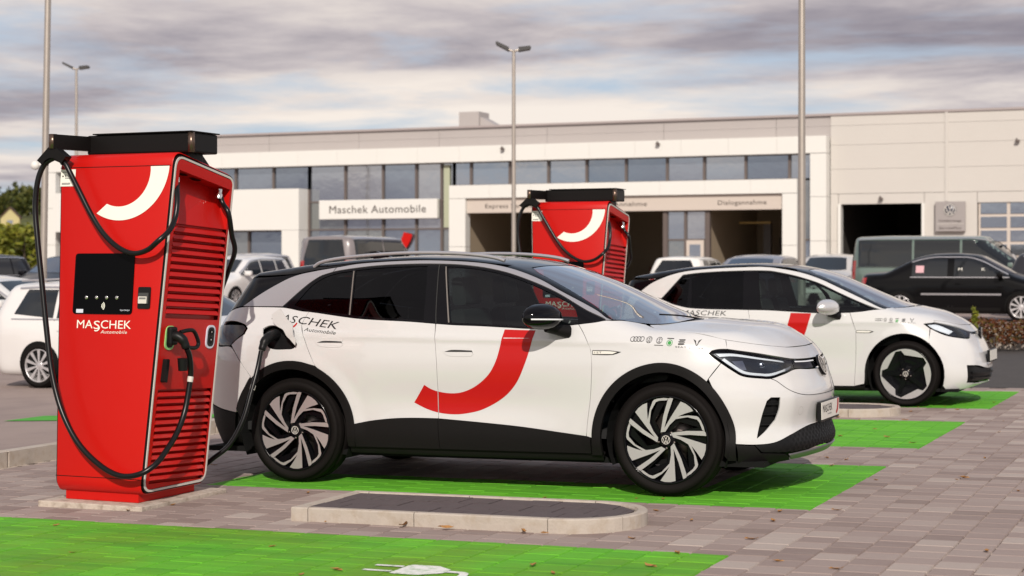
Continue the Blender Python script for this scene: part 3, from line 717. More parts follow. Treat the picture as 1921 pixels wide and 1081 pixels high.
def charger(name, label, loc):
    root = thing(name, label, 'charging station', loc, group='red charging posts')
    hw = lambda z: .3328+.053*z
    yf = lambda z: .094*z
    ZB, ZT = .05, 2.272
    # body shell: side profile lofted between the two inclined sides, with narrow rounded shoulders
    prof = rounded([(yf(ZB), ZB), (yf(ZB)+.749, ZB), (yf(2.13)+.749, 2.13), (yf(ZT), ZT)], [.075, .075, .09, .09], 6)
    def shell(prof, inset, m, nm):
        n = len(prof); mb = MB(); cols = []
        for sx in (-1, 1):
            for dx, sc in ((-.0, .006), (-.006, 0)) if sx > 0 else ((0, .006), (.006, 0)):
                pass
        V = []
        cy = sum(p[0] for p in prof)/n; cz = sum(p[1] for p in prof)/n
        for sx, t in ((-1, .008), (-1, 0), (1, 0), (1, .008)):
            for y, z in prof:
                e = 0 if t == 0 else 1
                yy = y+(cy-y)/max(abs(cy-y), abs(cz-z), .01)*t if e else y; zz = z+(cz-z)/max(abs(cy-y), abs(cz-z), .01)*t if e else z
                x = sx*(hw(z)-inset-(0 if e else .008)); V.append((x, yy, zz))
        F = [(k*n+i, k*n+(i+1) % n, (k+1)*n+(i+1) % n, (k+1)*n+i) for k in range(3) for i in range(n)]
        mb.add(V, [f[::-1] for f in F])
        for sx in (-1, 1):
            W = [(sx*(hw(z)-.125), y, z) for y, z in prof]; mb.add(W, [tuple(range(n)) if sx > 0 else tuple(range(n))[::-1]])
        return mb.build(nm, m, root, 40)
    def inpoly(y, z, P):
        c = False; n = len(P)
        for i in range(n):
            a, b = P[i], P[i-1]
            if (a[1] > z) != (b[1] > z) and y < (b[0]-a[0])*(z-a[1])/(b[1]-a[1])+a[0]: c = not c
        return c
    shell(prof, .012, M_RED, 'cabinet')
    MB().box((-hw(0)+.05, .05, 0), (hw(0)-.05, .69, .06), .004).build('plinth', M_RED, root)
    # seams of the front panels
    for z in (2.168, .154):
        mb = MB(); mb.box((-hw(z)+.004, yf(z)-.0012, z-.0022), (hw(z)-.02, yf(z)+.004, z+.0022)); mb.build('panel_seam', M_BLK, root)
    # inclined side faces: S(a, b, e): a backwards from the front edge, b up, e outwards
    for sd in (1, -1):
        def S(a, b, e): z = b-.05*a; return (sd*(hw(z)+e), .094*b+a, z)
        def face(mb, poly, e, both=False):
            V = [S(a, b, e) for a, b in poly]; f = tuple(range(len(V))); mb.add(V, [f if sd > 0 else f[::-1]])
        def block(mb, poly, e0, e1):
            n = len(poly); V = [S(a, b, e0) for a, b in poly]+[S(a, b, e1) for a, b in poly]
            F = [(i, (i+1) % n, n+(i+1) % n, n+i) for i in range(n)]+[tuple(range(n, 2*n))]
            mb.add(V, F if sd > 0 else [f[::-1] for f in F])
        oc = [(0.012, .065), (.735, .100), (.735, 2.155), (.012, 2.245)]
        def ring(d, r): return rounded([(oc[0][0]+d, oc[0][1]+d), (oc[1][0]-d, oc[1][1]+d), (oc[2][0]-d, oc[2][1]-d), (oc[3][0]+d, oc[3][1]-d)], r, 7)
        def band(nm, d0, d1, r0, r1, e, m):
            A, B = ring(d0, r0), ring(d1, r1); n = len(A); mb = MB(); V = [S(a, b, e) for a, b in A]+[S(a, b, e) for a, b in B]+[S(a, b, e-.016) for a, b in A]+[S(a, b, e-.016) for a, b in B]
            F = [(i, (i+1) % n, n+(i+1) % n, n+i) for i in range(n)]+[(2*n+i, 2*n+(i+1) % n, (i+1) % n, i) for i in range(n)]+[(n+i, n+(i+1) % n, 3*n+(i+1) % n, 3*n+i) for i in range(n)]
            mb.add(V, F if sd > 0 else [f[::-1] for f in F]); return mb.build(nm, m, root)
        band('edge_gap', -.004, .004, .085, .08, -.003, M_BLK)
        band('trim_line', .004, .0175, .08, .070, .003, M_TRIM)
        # side panel with header, recess and louvre fields, as one folded sheet with openings
        pan = ring(.022, .068); ymin, ymax = .045, .70
        A0, A1 = .05, .69; RT, RTB, RB = 2.150, 2.068, 1.80
        mb = MB()
        def quad(mb, q): V = [S(a, b, e) for a, b, e in q]; mb.add(V, [(0, 1, 2, 3) if sd > 0 else (3, 2, 1, 0)])
        # panel outline split into horizontal strips so that openings stay open
        def strip(b0, b1, a0, a1, e=.001): quad(mb, [(a0, b0, e), (a1, b0, e), (a1, b1, e), (a0, b1, e)])
        top = [p for p in pan if p[1] > RT-.04]; bot = [p for p in pan if p[1] < .12]
        face(mb, rounded([(.034, RT), (.713, RTB), (.713, 2.133), (.034, 2.223)], [0, 0, .06, .06], 6), .001)
        L1T, L1B, L2T, L2B = 1.785, 1.205, .715, .125
        quad(mb, [(.034, L1B-.02, .001), (A0+.02, L1B-.02, .001), (A0+.02, RT-.004, .001), (.034, RT, .001)]); quad(mb, [(A1, L1B-.02, .001), (.713, L1B-.02, .001), (.713, RTB, .001), (A1, RTB, .001)])
        strip(L2T+.012, L1B-.02, .034, .713); strip(L2B, L2T+.012, .034, A0+.02); strip(L2B, L2T+.012, A1, .713)
        face(mb, rounded([(.034, .087), (.713, .122), (.713, L2B), (.034, L2B)], [.06, .06, 0, 0], 6), .001)
        # recess behind the header: ceiling, sloped back, cheeks
        D = -.115
        quad(mb, [(A0+.02, RT-.004, .001), (A1, RTB+.003, .001), (A1, RTB+.003, D), (A0+.02, RT-.004, D)][::-1])
        quad(mb, [(A0+.02, RT-.004, D), (A1, RTB+.003, D), (A1, RB, -.012), (A0+.02, RB, -.012)][::-1])
        for a, fl in ((A0+.02, 1), (A1, -1)):
            rt = RT-.004 if fl > 0 else RTB+.003; V = [S(a, RB, .001), S(a, rt, .001), S(a, rt, D), S(a, RB, -.012)]; mb.add(V, [(0, 1, 2, 3) if (sd*fl) > 0 else (3, 2, 1, 0)])
        for T, B in ((RB, L1B-.02), (L2T+.012, L2B)):     # floor of the louvre fields
            quad(mb, [(A0+.02, B, -.03), (A1, B, -.03), (A1, T, -.03), (A0+.02, T, -.03)])
        mb.build('side_panel', M_RED, root)
        for T, B, n in ((L1T, L1B, 12), (L2T, L2B+.01, 13)):
            pt = (T-B)/n
            for k in range(n):
                b1 = T-k*pt; m2 = MB(); a0, a1 = A0+.022, A1-.002
                q = [(b1, -.028), (b1-.010, -.006), (b1-pt+.012, .007), (b1-pt+.008, -.004), (b1-pt+.014, -.026)]
                V = [S(a0, b, e) for b, e in q]+[S(a1, b, e) for b, e in q]; nn = len(q)
                F = [(i, (i+1) % nn, nn+(i+1) % nn, nn+i) for i in range(nn)]+[tuple(range(nn)), tuple(range(nn, 2*nn))[::-1]]
                m2.add(V, [f[::-1] for f in F] if sd > 0 else F); m2.build('louver', M_RED, root)
        # sockets
        for (ac, bc, m, plugged) in ((.14, 1.06, M_GREENLED if sd > 0 else M_GREYLED, sd > 0), (.615, 1.072, M_GREYLED, False)):
            mb = MB(); block(mb, rounded([(ac-.052, bc-.078), (ac+.052, bc-.078), (ac+.052, bc+.078), (ac-.052, bc+.078)], .046, 7), 0, .008); po = mb.build('socket_ring', m, root)
            mb = MB(); block(mb, rounded([(ac-.038, bc-.064), (ac+.038, bc-.064), (ac+.038, bc+.064), (ac-.038, bc+.064)], .034, 7), .004, .0105); mb.build('socket', M_PLAS, po)
            if not plugged:
                for bb in (.028, -.024):
                    mb = MB(); V = [S(ac+.024*math.cos(t*math.pi/8), bc+bb+.024*math.sin(t*math.pi/8), .012) for t in range(16)]; mb.add(V, [tuple(range(16)) if sd > 0 else tuple(range(16))[::-1]]); mb.build('contact_hole', M_SCREEN, po)
                    mb = MB(); V = [S(ac+.005*math.cos(t*math.pi/4), bc+bb+.004+.005*math.sin(t*math.pi/4), .0135) for t in range(8)]; mb.add(V, [tuple(range(8)) if sd > 0 else tuple(range(8))[::-1]]); mb.build('contact_pin', M_STEEL, po)
        mb = MB(); block(mb, rounded([(.085, .775), (.118, .770), (.122, .92), (.092, .925)], .010, 3), 0, .035); mb.build('door_handle', M_PLAS, root)
        for a, b in ((.075, 2.138), (.60, 2.074)):
            P = [Vector(S(a+.015, b-.005-h, -.035)) for h in (0, .03, .035, .065)]; m2 = MB(); m2.tube(P, [.02, .02, .026, .026], 12); m2.build('cable_gland', M_STEEL, root)
        for a, b in ((.2, .03), (.32, .022), (.36, .03)):
            V = [S(a+b*1.3*math.cos(t*math.pi/8), RT-.008-.121*(a+b*1.3*math.cos(t*math.pi/8)-.07), -.06+b*math.sin(t*math.pi/8)) for t in range(16)]; m2 = MB(); m2.add(V, [tuple(range(16)), tuple(range(16))[::-1]]); m2.build('blind_plug', M_PLAS, root)
    # front face: everything a few millimetres proud of the inclined sheet
    def Fp(u, v, e=.002): return (u, yf(v)-e, v)
    def plate(nm, poly, e0, e1, m, parent=None):
        n = len(poly); mb = MB(); V = [Fp(u, v, e0) for u, v in poly]+[Fp(u, v, e1) for u, v in poly]
        mb.add(V, [(i, (i+1) % n, n+(i+1) % n, n+i) for i in range(n)]+[tuple(range(n, 2*n))]); return mb.build(nm, m, parent or root)
    R = lambda x0, x1, z0, z1, r=.02: rounded([(x0, z0), (x1, z0), (x1, z1), (x0, z1)], r, 5)
    scr = plate('display', R(-.275, .190, 1.205, 1.600, .024), 0, .006, M_SCREEN)
    for x in (-.167, -.087, -.008, .071):
        mb = MB(); mb.lathe([(.0, -.0085), (.009, -.008), (.0125, -.006), (.0125, -.002)], 'y', 16); o = mb.build('push_button', M_STEEL, scr); o.location = Fp(x, 1.312, .006)
    for r in (.012, .022, .032):
        mb = MB(); A = [math.radians(-48+96*k/8) for k in range(9)]; P = [(.0-.055+(r+d)*math.cos(a), 1.258+(r+d)*math.sin(a)) for d in (-.0028, .0028) for a in A]
        mb.add([Fp(u, v, .0075) for u, v in P], [(k, k+1, 10+k, 9+k) for k in range(8)]); mb.build('contactless_mark', M_WHITE, scr)
    plate('rating_label', R(-.245, -.19, 1.212, 1.236, .002), .006, .0072, M_GREYLED, scr)
    text_obj('maker_lettering', 'hypercharger', .075, .011, M_GREYLED, scr, lambda u, v: Fp(.100+u, 1.228+v, .0075))
    cr = plate('card_reader', R(.232, .327, 1.243, 1.383, .012), 0, .008, M_PLAS)
    plate('reader_face', R(.240, .316, 1.275, 1.345, .004), .008, .014, mat('reader_grey', (.05, .05, .05), .4), cr); plate('reader_slot', R(.242, .306, 1.277, 1.322, .003), .014, .018, M_TRIM, cr); plate('reader_display', R(.250, .300, 1.304, 1.316, .001), .018, .0195, M_GREYTXT, cr)
    text_obj('name_lettering', 'MA', .125, .056, M_WHITE, root, lambda u, v: Fp(-.236+u, 1.112+v, .0025))
    text_obj('name_lettering', 'S', .048, .056, M_WHITE, root, lambda u, v: Fp(-.103+u, 1.112+v-.004, .0025))
    text_obj('name_lettering', 'CHEK', .235, .056, M_WHITE, root, lambda u, v: Fp(-.047+u, 1.112+v, .0025))
    def swash(nm, x, z, sc, m, fn, parent):
        A = [math.radians(-8-112*k/10) for k in range(11)]; P = [(x+sc*(.030*math.cos(a)), z+sc*(.030*math.sin(a))) for a in A]+[(x+sc*(.0225*math.cos(a)-.001), z+sc*(.0235*math.sin(a)+.001)) for a in A]
        mb = MB(); mb.add([fn(u, v) for u, v in P], [(k, k+1, 12+k, 11+k) for k in range(10)]); return mb.build(nm, m, parent)
    swash('name_swash', -.082, 1.122, 1.0, M_WHITE, lambda u, v: Fp(u, v, .0028), root)
    text_obj('sub_lettering', 'Automobile', .205, .022, M_WHITE, root, lambda u, v: Fp(-.046+u, 1.080+v, .0025), shear=.25, spacing=1.15)
    # white crescent
    def crescent(c0, r0, c1, r1, a0, a1, n=36):
        out = []
        for k in range(n+1):
            t = math.radians(a0+(a1-a0)*k/n); out.append((c0[0]+r0*math.cos(t), c0[1]+r0*math.sin(t)))
        inn = []
        for k in range(n+1):
            t = math.radians(a0+7+(a1+6-a0-7)*k/n); inn.append((c1[0]+r1*math.cos(t), c1[1]+r1*math.sin(t)))
        return out, inn
    out, inn = crescent((.05, 2.183), .368, (.04, 2.14), .235, -3, -119.5); inn[0] = (.273, 2.1645); out[0] = (.4175, 2.1645)
    mb = MB(); n = len(out); mb.add([Fp(u, v, .0022) for u, v in out+inn], [(k, k+1, n+k+1, n+k) for k in range(n-1)]); mb.build('crescent_sign', M_WHITE, root)
    st = plate('notice_sticker', R(-.437, -.318, 2.045, 2.157, .002), .0012, .0022, M_WHITE)
    for z, w, x in ((2.14, .04, -.425), (2.118, .045, -.40), (2.108, .04, -.40), (2.098, .045, -.40), (2.066, .07, -.425), (2.059, .065, -.425)):
        plate('notice_line', R(x, x+w, z-.0025, z+.0025, 0), .0023, .0027, M_GREYTXT, st)
    mb = MB(); mb.disc((0, 0, 0), .006, 'y', 12); o = mb.build('notice_emblem', M_PLAS, st); o.location = Fp(-.418, 2.112, .003)
    # cable boom on the roof
    boom = MB().box((-.354, .37, 2.262), (.475, .68, 2.392), .012).build('cable_boom', M_BLK, root)
    MB().box((-.30, .355, 2.394), (.485, .69, 2.402), .002).build('boom_lid', M_BLK, boom)
    mb = MB(); mb.lathe([(.0, 2.262), (.024, 2.262), (.024, 2.394), (0, 2.394)], 'z', 16, (.462, .385, 0)); mb.build('hinge_pin', mat('brown_anodised', (.16, .11, .085), .3, metal=.8), boom)
    MB().box((.18, .43, 2.14), (.40, .62, 2.302), .01).build('boom_post', M_BLK, root); MB().prism([(.60, 2.10), (.88, 2.10), (.66, 2.27), (.60, 2.27)], 'x', .12, .36).build('boom_bracket', M_BLK, root)
    mb = MB(); a, b = Vector((-.345, .40, 0)), Vector((-.425, .085, 0)); d = (b-a).normalized(); k = Vector((-d.y, d.x, 0))*.028
    mb.prism([tuple((a+k)[:2]), tuple((b+k)[:2]), tuple((b-k)[:2]), tuple((a-k)[:2])], 'z', 2.288, 2.384); mb.build('swing_arm', M_BLK, root)
    mb = MB(); mb.lathe([(0, 2.29), (.028, 2.29), (.028, 2.386), (0, 2.386)], 'z', 18, (-.425, .10, 0)); mb.build('arm_end', mat('brown_anodised', (.16, .11, .085), .3, metal=.8), root)
    # saddle that carries the cable
    poly = [(-.45, 2.30), (-.40, 2.30), (-.312, 2.235), (-.345, 2.195)]+[(-.427+.085*math.cos(t), 2.145+.085*math.sin(t)) for t in [math.radians(25+130*q/8) for q in range(9)]]+[(-.515, 2.195), (-.545, 2.215)]
    mb = MB(); mb.prism(poly, 'y', .085, .150); sad = mb.build('cable_saddle', M_BLK, root)
    c1 = [(-.427, .118, 2.232), (-.345, .118, 2.195), (-.295, .118, 2.12), (-.223, .110, 2.01), (-.118, .100, 1.85), (-.012, .09, 1.724), (.107, .082, 1.637), (.225, .075, 1.599), (.346, .055, 1.619), (.438, .04, 1.675), (.480, .10, 1.74), (.482, .165, 1.82), (.476, .20, 1.92), (.452, .235, 2.00), (.418, .285, 2.05), (.412, .292, 2.075)]
    c2 = [(-.427, .118, 2.232), (-.505, .115, 2.19), (-.548, .10, 2.08), (-.559, .089, 1.904), (-.525, .069, 1.692), (-.470, .043, 1.411), (-.408, .013, 1.098), (-.345, -.013, .822), (-.252, -.035, .584), (-.112, -.054, .385), (.064, -.066, .25), (.232, -.075, .187), (.38, -.075, .204), (.455, -.01, .262), (.470, .085, .34), (.478, .19, .44), (.484, .27, .568), (.491, .312, .72), (.496, .325, .824), (.505, .300, .93), (.508, .262, .985)]
    mb = MB(); mb.tube(spline(c1, 6), .0175, 12); mb.build('cable', M_RUB, root)
    mb = MB(); mb.tube(spline(c2, 6), .0185, 12); mb.build('cable', M_RUB, root)
    mb = MB(); mb.tube([(.4935, .320, .765), (.496, .325, .80)], .0195, 12); mb.build('cable_label', M_TRIM, root)
    # connector parked in the green socket, with its loop handle
    mb = MB(); mb.tube(spline([(.40, .235, 1.065), (.455, .238, 1.062), (.49, .25, 1.035), (.505, .262, .985)], 5), [.034]*6+[.032]*5+[.028]*4+[.022], 14); plug = mb.build('connector', M_PLAS, root)
    mb = MB(); mb.box((.392, .198, 1.005), (.435, .275, 1.125), .016); mb.build('connector_nose', M_PLAS, plug)
    hd = [(.47, .245, 1.09), (.485, .31, 1.10), (.49, .365, 1.095), (.49, .405, 1.055), (.49, .425, 1.01), (.489, .40, .985), (.489, .345, .985), (.489, .29, .99)]
    mb = MB(); mb.tube(spline(hd, 4), .0135, 10); mb.build('connector_handle', M_PLAS, plug)
    mb = MB(); mb.tube([(.472, .27, .92), (.47, .275, .84)], [.035, .03], 12); mb.build('connector_cap', M_PLAS, plug)
    c3 = [(.408, .81, 2.0), (.43, .812, 1.94), (.482, .80, 1.873), (.476, .85, 1.732), (.462, .91, 1.62), (.36, .99, 1.48), (.22, 1.03, 1.2), (.10, 1.05, .80), (.02, 1.06, .45), (.0, 1.07, .20), (.05, 1.08, .09)]
    mb = MB(); mb.tube(spline(c3, 6), .0175, 12); mb.build('cable', M_RUB, root)
    return root
def pad(loc, label):
    mb = MB(); mb.box((-.40, -.085, -.06), (.405, .90, 0), .006); o = mb.build('charger_pad', M_PAD); o.location = loc; tag(o, label, 'foundation', 'concrete pads under the chargers'); return o
C1 = (-6.8035, 9.181, .006); C2 = (-6.80, 17.40, -.035)
pad((C1[0], C1[1], C1[2]-.001), 'concrete pad under the big red charging post'); pad((C2[0], C2[1], C2[2]-.001), 'concrete pad under the far red charging post')
charger('charging_post', 'large red charging post with white crescent and looped black cable at left', C1)
charger('charging_post', 'smaller looking red charging post standing behind the near white car', C2)
# ---------------------------------------------------------------- the workshop building
GB = .33; YB = 60.0
M_CLADW = mat('white_metal_cladding', (.72, .71, .67), .45, var=.03, vscale=.6)
M_HALL = mat('hall_panel', (.56, .53, .49), .5, var=.04, vscale=.5)
M_ATTIC = mat('attic_panel', (.40, .365, .35), .55, var=.05, vscale=.7)
M_CAP = mat('parapet_cap', (.36, .31, .30), .5)
M_MULL = mat('window_mullion', (.12, .095, .085), .45)
M_PANE = mat('reflective_pane', (.40, .43, .48), .05, metal=.85, bump=.25, bscale=.9)
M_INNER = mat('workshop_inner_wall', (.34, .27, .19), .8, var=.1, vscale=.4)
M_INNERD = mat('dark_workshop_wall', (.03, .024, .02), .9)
M_SIGNT = mat('sign_lettering_brown', (.05, .035, .03), .5)
M_HEAD = mat('gate_header', (.56, .49, .43), .5)
bld = thing('workshop_building', 'long white car workshop with ribbon windows, gates and signs in the background', 'building', (-20, YB, GB))
def bb(name, m, x0, x1, y0, y1, z0, z1, parent=None, bev=0.0):
    mb = MB(); mb.box((x0+20, y0-YB, z0-GB), (x1+20, y1-YB, z1-GB), bev); return mb.build(name, m, parent or bld)
ZT = 6.84
# hall behind, open at the gates: walls as separate pieces
bb('rear_wall', M_HALL, -45.6, 8, 84, 84.3, GB, ZT); bb('roof', M_ATTIC, -45.6, 8, 60.5, 84.3, ZT-.12, ZT-.02); bb('end_wall', M_HALL, -45.9, -45.6, 60.5, 84.3, GB, ZT); bb('end_wall', M_HALL, 8, 8.3, 60.5, 84.3, GB, ZT)
bb('workshop_floor', mat('workshop_floor', (.22, .19, .16), .6), -45.5, 7.9, 60.2, 83.9, GB-.02, GB+.012)
xs = [-45.9, -43.0, -39.5, -36.3, -32.2, -28.7, -24.2, -19.6, -15.4, -13.40]
for a, b in zip(xs[:-1], xs[1:]):
    for z0, z1 in ((5.9, 6.40), (6.40, 6.76)): bb('attic_panel', M_ATTIC, a+.006, b-.006, 60.35, 60.5, z0+.003, z1-.003)
bb('parapet_cap', M_CAP, -45.95, 8.35, 60.25, 60.6, 6.76, ZT)
# white frame
def panels(x0, x1, n, y0, y1, z0, z1, nm='cladding_panel', m=M_CLADW):
    st = (x1-x0)/n
    for k in range(n): bb(nm, m, x0+k*st+.003, x0+(k+1)*st-.003, y0, y1, z0, z1)
panels(-46.95, -13.46, 19, 59.72, 60.34, 5.432, 6.03); bb('frame_core', M_CLADW, -46.9, -13.5, 59.76, 60.30, 5.45, 6.01)
for a, b in ((-14.03, -13.46), (-46.95, -46.38)):
    for z0, z1 in ((GB, 2.35), (2.35, 3.9), (3.9, 5.42)): bb('cladding_panel', M_CLADW, a, b, 59.72, 60.34, z0+.006, z1-.006)
PANES = [M_PANE]+[mat('reflective_pane_%d' % k, c, .05, metal=.85, bump=.3, bscale=s_) for k, (c, s_) in enumerate((((.33, .37, .43), .7), ((.46, .47, .50), 1.3), ((.38, .40, .40), 1.0), ((.27, .31, .37), .8)))]  # differing tints paint an uneven reflection from pane to pane
def glazing(X, z0, z1, y=60.12, trans=()):
    zs = [z0]+list(trans)+[z1]
    for a, b in zip(X[:-1], X[1:]):
        for q, r in zip(zs[:-1], zs[1:]):
            p = bb('window_pane', random.choice(PANES), a+.03, b-.03, y, y+.03, q+.03, r-.03); p.rotation_euler = (random.uniform(-.0025, .0025), 0, 0)
    for x in X: bb('mullion', M_MULL, x-.045, x+.045, y-.08, y+.06, z0, z1)
    for z in zs: bb('transom', M_MULL, X[0], X[-1], y-.06, y+.05, z-.03, z+.03)
rib_l = [-46.35, -44.6, -42.9, -41.2, -39.45, -37.7, -35.93, -34.29]
glazing(rib_l, 4.51, 5.43); cur = [-34.29, -32.66, -30.99, -29.55, -28.46, -27.94]
glazing(cur, GB+.05, 5.43, trans=(1.6, 2.90, 4.0))
rib_r = [-27.94, -27.22, -25.61, -24.04, -22.51, -20.96, -19.38, -17.98, -16.44, -14.85, -14.03]
glazing(rib_r, 4.54, 5.43); glazing([-14.47, -14.03], GB+.05, 4.54, trans=(2.4,))
# pale green blind strips and the red window crescent behind the glass line
bb('inner_column', mat('pale_green_column', (.40, .42, .30), .6), -28.35, -28.10, 60.02, 60.07, 2.95, 5.35)
A = [math.radians(-14-44*k/10) for k in range(11)]; mb = MB(); V = [(-31.0+20+1.36*math.cos(a), -.02, 3.02-GB+1.36*math.sin(a)) for a in A]+[(-31.0+20+.98*math.cos(a), -.02, 3.02-GB+.98*math.sin(a)) for a in A]; mb.add(V, [(k, k+1, 12+k, 11+k) for k in range(10)]); mb.build('window_crescent', MAT['red_powder_coat'] if 'red_powder_coat' in MAT else mat('red_window_vinyl', (.5, .01, .01), .4), bld)
# white block over the entrance
for k, (a, b) in enumerate(((-46.2, -42.2), (-42.2, -38.2), (-38.2, -34.32))):
    for z0, z1 in ((2.89, 4.52),): bb('cladding_panel', M_CLADW, a+.006, b-.006, 59.3, 60.06, z0, z1)
bb('cladding_panel', M_CLADW, -35.1, -34.33, 59.3, 60.06, GB, 2.88); glazing([-46.2, -43.9, -41.6, -39.3, -37.0, -35.12], GB+.05, 2.87, y=60.0, trans=(1.9,))
# gate frame with its sign strip
panels(-27.94, -14.47, 8, 59.62, 60.06, 4.04, 4.535); 
for a, b in ((-27.94, -27.26), (-15.0, -14.47)):
    for z0, z1 in ((GB, 2.2), (2.2, 4.03)): bb('cladding_panel', M_CLADW, a, b, 59.62, 60.06, z0+.006, z1-.006)
hd = bb('gate_header', M_HEAD, -27.25, -15.01, 59.76, 60.04, 3.48, 4.03)
def lettering(nm, s, x0, x1, z, h, y, m, parent):
    text_obj(nm, s, x1-x0, h, m, parent, lambda u, v: (x0+20+u, y-YB, z-GB+v), spacing=1.05)
lettering('gate_lettering', 'Express Service', -26.49, -24.55, 3.655, .17, 59.752, M_SIGNT, hd); lettering('gate_lettering', 'Annahme', -21.35, -20.05, 3.66, .17, 59.752, M_SIGNT, hd); lettering('gate_lettering', 'Dialogannahme', -17.38, -15.60, 3.66, .17, 59.752, M_SIGNT, hd)
for x in (-24.5, -19.42, -17.80): bb('gate_post', M_MULL, x-.07, x+.07, 59.9, 60.1, GB, 3.48)
glazing([-19.36, -18.65, -17.87], GB+.02, 3.46, y=60.0, trans=(2.42,))
dr = bb('side_door', M_HEAD, -18.60, -17.95, 59.9, 59.97, GB+.02, 2.40); bb('door_pane', M_PANE, -18.48, -18.07, 59.88, 59.90, 1.0, 2.25, dr)
# workshop bays behind the open gates
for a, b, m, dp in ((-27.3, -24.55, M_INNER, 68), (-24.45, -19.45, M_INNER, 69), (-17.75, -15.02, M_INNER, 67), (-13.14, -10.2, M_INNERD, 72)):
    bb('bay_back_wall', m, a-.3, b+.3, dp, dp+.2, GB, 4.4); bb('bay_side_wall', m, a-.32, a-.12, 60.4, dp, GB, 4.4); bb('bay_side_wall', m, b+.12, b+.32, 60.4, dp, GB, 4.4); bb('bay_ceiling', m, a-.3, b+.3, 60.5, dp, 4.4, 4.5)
for x, yy in ((-23.6, 65.5), (-20.6, 65.5), (-16.9, 64.8), (-15.5, 64.8)): bb('lift_column', mat('lift_grey', (.16, .15, .15), .4), x-.14, x+.14, yy, yy+.25, GB, 3.1)
for x, yy, w_, h_ in ((-26.6, 67.4, .9, 1.4), (-22.9, 68.5, 1.6, 1.1), (-21.2, 68.5, .8, 1.9), (-16.5, 66.5, 1.1, 1.0)): bb('tool_cabinet', mat('cabinet_red_brown', (.20, .07, .05), .5), x, x+w_, yy, yy+.4, GB, GB+h_)
for x, yy in ((-24.0, 64), (-21.5, 64), (-16.4, 63.5), (-26.0, 64)): bb('tube_lamp', mat('tube_lamp', (.9, .85, .75), .5, emit=(1, .88, .7, 1.2)), x-.6, x+.6, yy, yy+.1, 4.25, 4.32)
bb('tool_board', M_MULL, -16.9, -15.9, 66.7, 66.9, 1.9, 2.6); bb('inner_panel', M_CLADW, -26.0, -25.1, 67.7, 67.9, GB, 3.3); bb('hose_boom', mat('yellow_boom', (.5, .34, .10), .5), -17.5, -16.3, 63, 63.1, 3.05, 3.13)
for x, z in ((-11.3, 3.35), (-10.9, 3.1), (-10.75, 2.4)): bb('bay_lamp', mat('warm_bay_lamp', (.8, .6, .3), .5, emit=(1, .72, .4, 2.0)), x-.05, x+.05, 70, 70.05, z-.04, z+.04)
# right-hand hall wall
for a, b in ((-13.44, -9.43), (-9.43, -5.2), (-5.2, -.8), (-.8, 3.5), (3.5, 8.3)):
    for z0, z1 in ((4.01, 4.87), (4.87, 5.72), (5.72, 6.40), (6.40, 6.76)): bb('hall_panel', M_HALL, a+.006, b-.006, 60.3, 60.5, z0+.004, z1-.004)
    bb('joint_cover', M_HALL, b-.05, b+.05, 60.26, 60.30, 3.7, 6.76)
for a, b in ((-13.44, -13.16), (-10.18, -8.40), (-5.38, -4.2), (-4.2, -.8), (-.8, 3.5), (3.5, 8.3)):
    for z0, z1 in ((GB, 2.35), (2.35, 4.0)): bb('hall_panel', M_HALL, a+.006, b-.006, 60.3, 60.5, z0+.006, z1)
bb('hall_panel', M_HALL, -13.15, -10.19, 60.3, 60.5, 3.64, 4.0); bb('hall_panel', M_HALL, -8.39, -5.39, 60.3, 60.5, 3.64, 4.0)
bb('gate_jamb', M_CLADW, -13.16, -13.06, 60.2, 60.6, GB, 3.64); bb('gate_jamb', M_CLADW, -10.26, -10.16, 60.2, 60.6, GB, 3.64)
sd = bb('sectional_door', M_HEAD, -8.37, -5.41, 60.36, 60.42, GB, 3.63)
for r in range(7):
    for c in range(3): bb('door_pane', M_PANE, -8.29+c*.98, -8.29+c*.98+.86, 60.33, 60.355, GB+.10+r*.47, GB+.47+r*.47, sd)
# roof unit
bb('roof_unit', M_ATTIC, -28.62, -27.76, 62, 63, ZT-.1, 7.55); mb = MB(); mb.prism([(-27.75+20, ZT-GB), (-26.8+20, ZT-GB), (-27.75+20, 7.35-GB)], 'y', 2.1, 2.9); mb.build('roof_duct', M_ATTIC, bld)
# facade lamps
for x, z, y in ((-25.76, 5.86, 59.72), (-19.63, 5.88, 59.72), (-7.1, 5.68, 60.3), (-11.69, 3.80, 60.3)):
    mb = MB(); mb.box((x+20-.03, y-YB-.18, z-GB-.03), (x+20+.11, y-YB-.05, z-GB+.05), .02); mb.tube([(x+20, y-YB, z-GB+.08), (x+20, y-YB-.1, z-GB+.08)], .03, 8); mb.build('flood_light', M_MULL, bld)
# signs: things of their own
sg = thing('name_sign', 'wide white sign board reading Maschek Automobile on the glass front', 'sign', (-33.64, 59.7, 3.30))
mb = MB(); mb.box((0, 0, 0), (5.16, .22, .75), .02); mb.build('board', M_CLADW, sg)
text_obj('lettering', 'Maschek Automobile', 4.22, .31, M_SIGNT, sg, lambda u, v: (.47+u, -.012, .235+v), spacing=1.05)
vs = thing('emblem_sign', 'grey square sign with round emblem on the right hall wall', 'sign', (-9.78, 60.1, 2.66))
mb = MB(); mb.box((0, 0, 0), (1.0, .16, 1.02), .01); mb.build('board', mat('grey_sign_board', (.33, .30, .29), .45), vs)
mb = MB(); mb.lathe([(0, -.03), (.20, -.03), (.21, 0)], 'y', 32, (.5, 0, .73)); mb.build('emblem_disc', mat('emblem_navy', (.03, .035, .06), .3), vs)
logo_obj('emblem', .20, M_TRIM, vs, lambda u, v: (.5+u, -.036, .73+v))
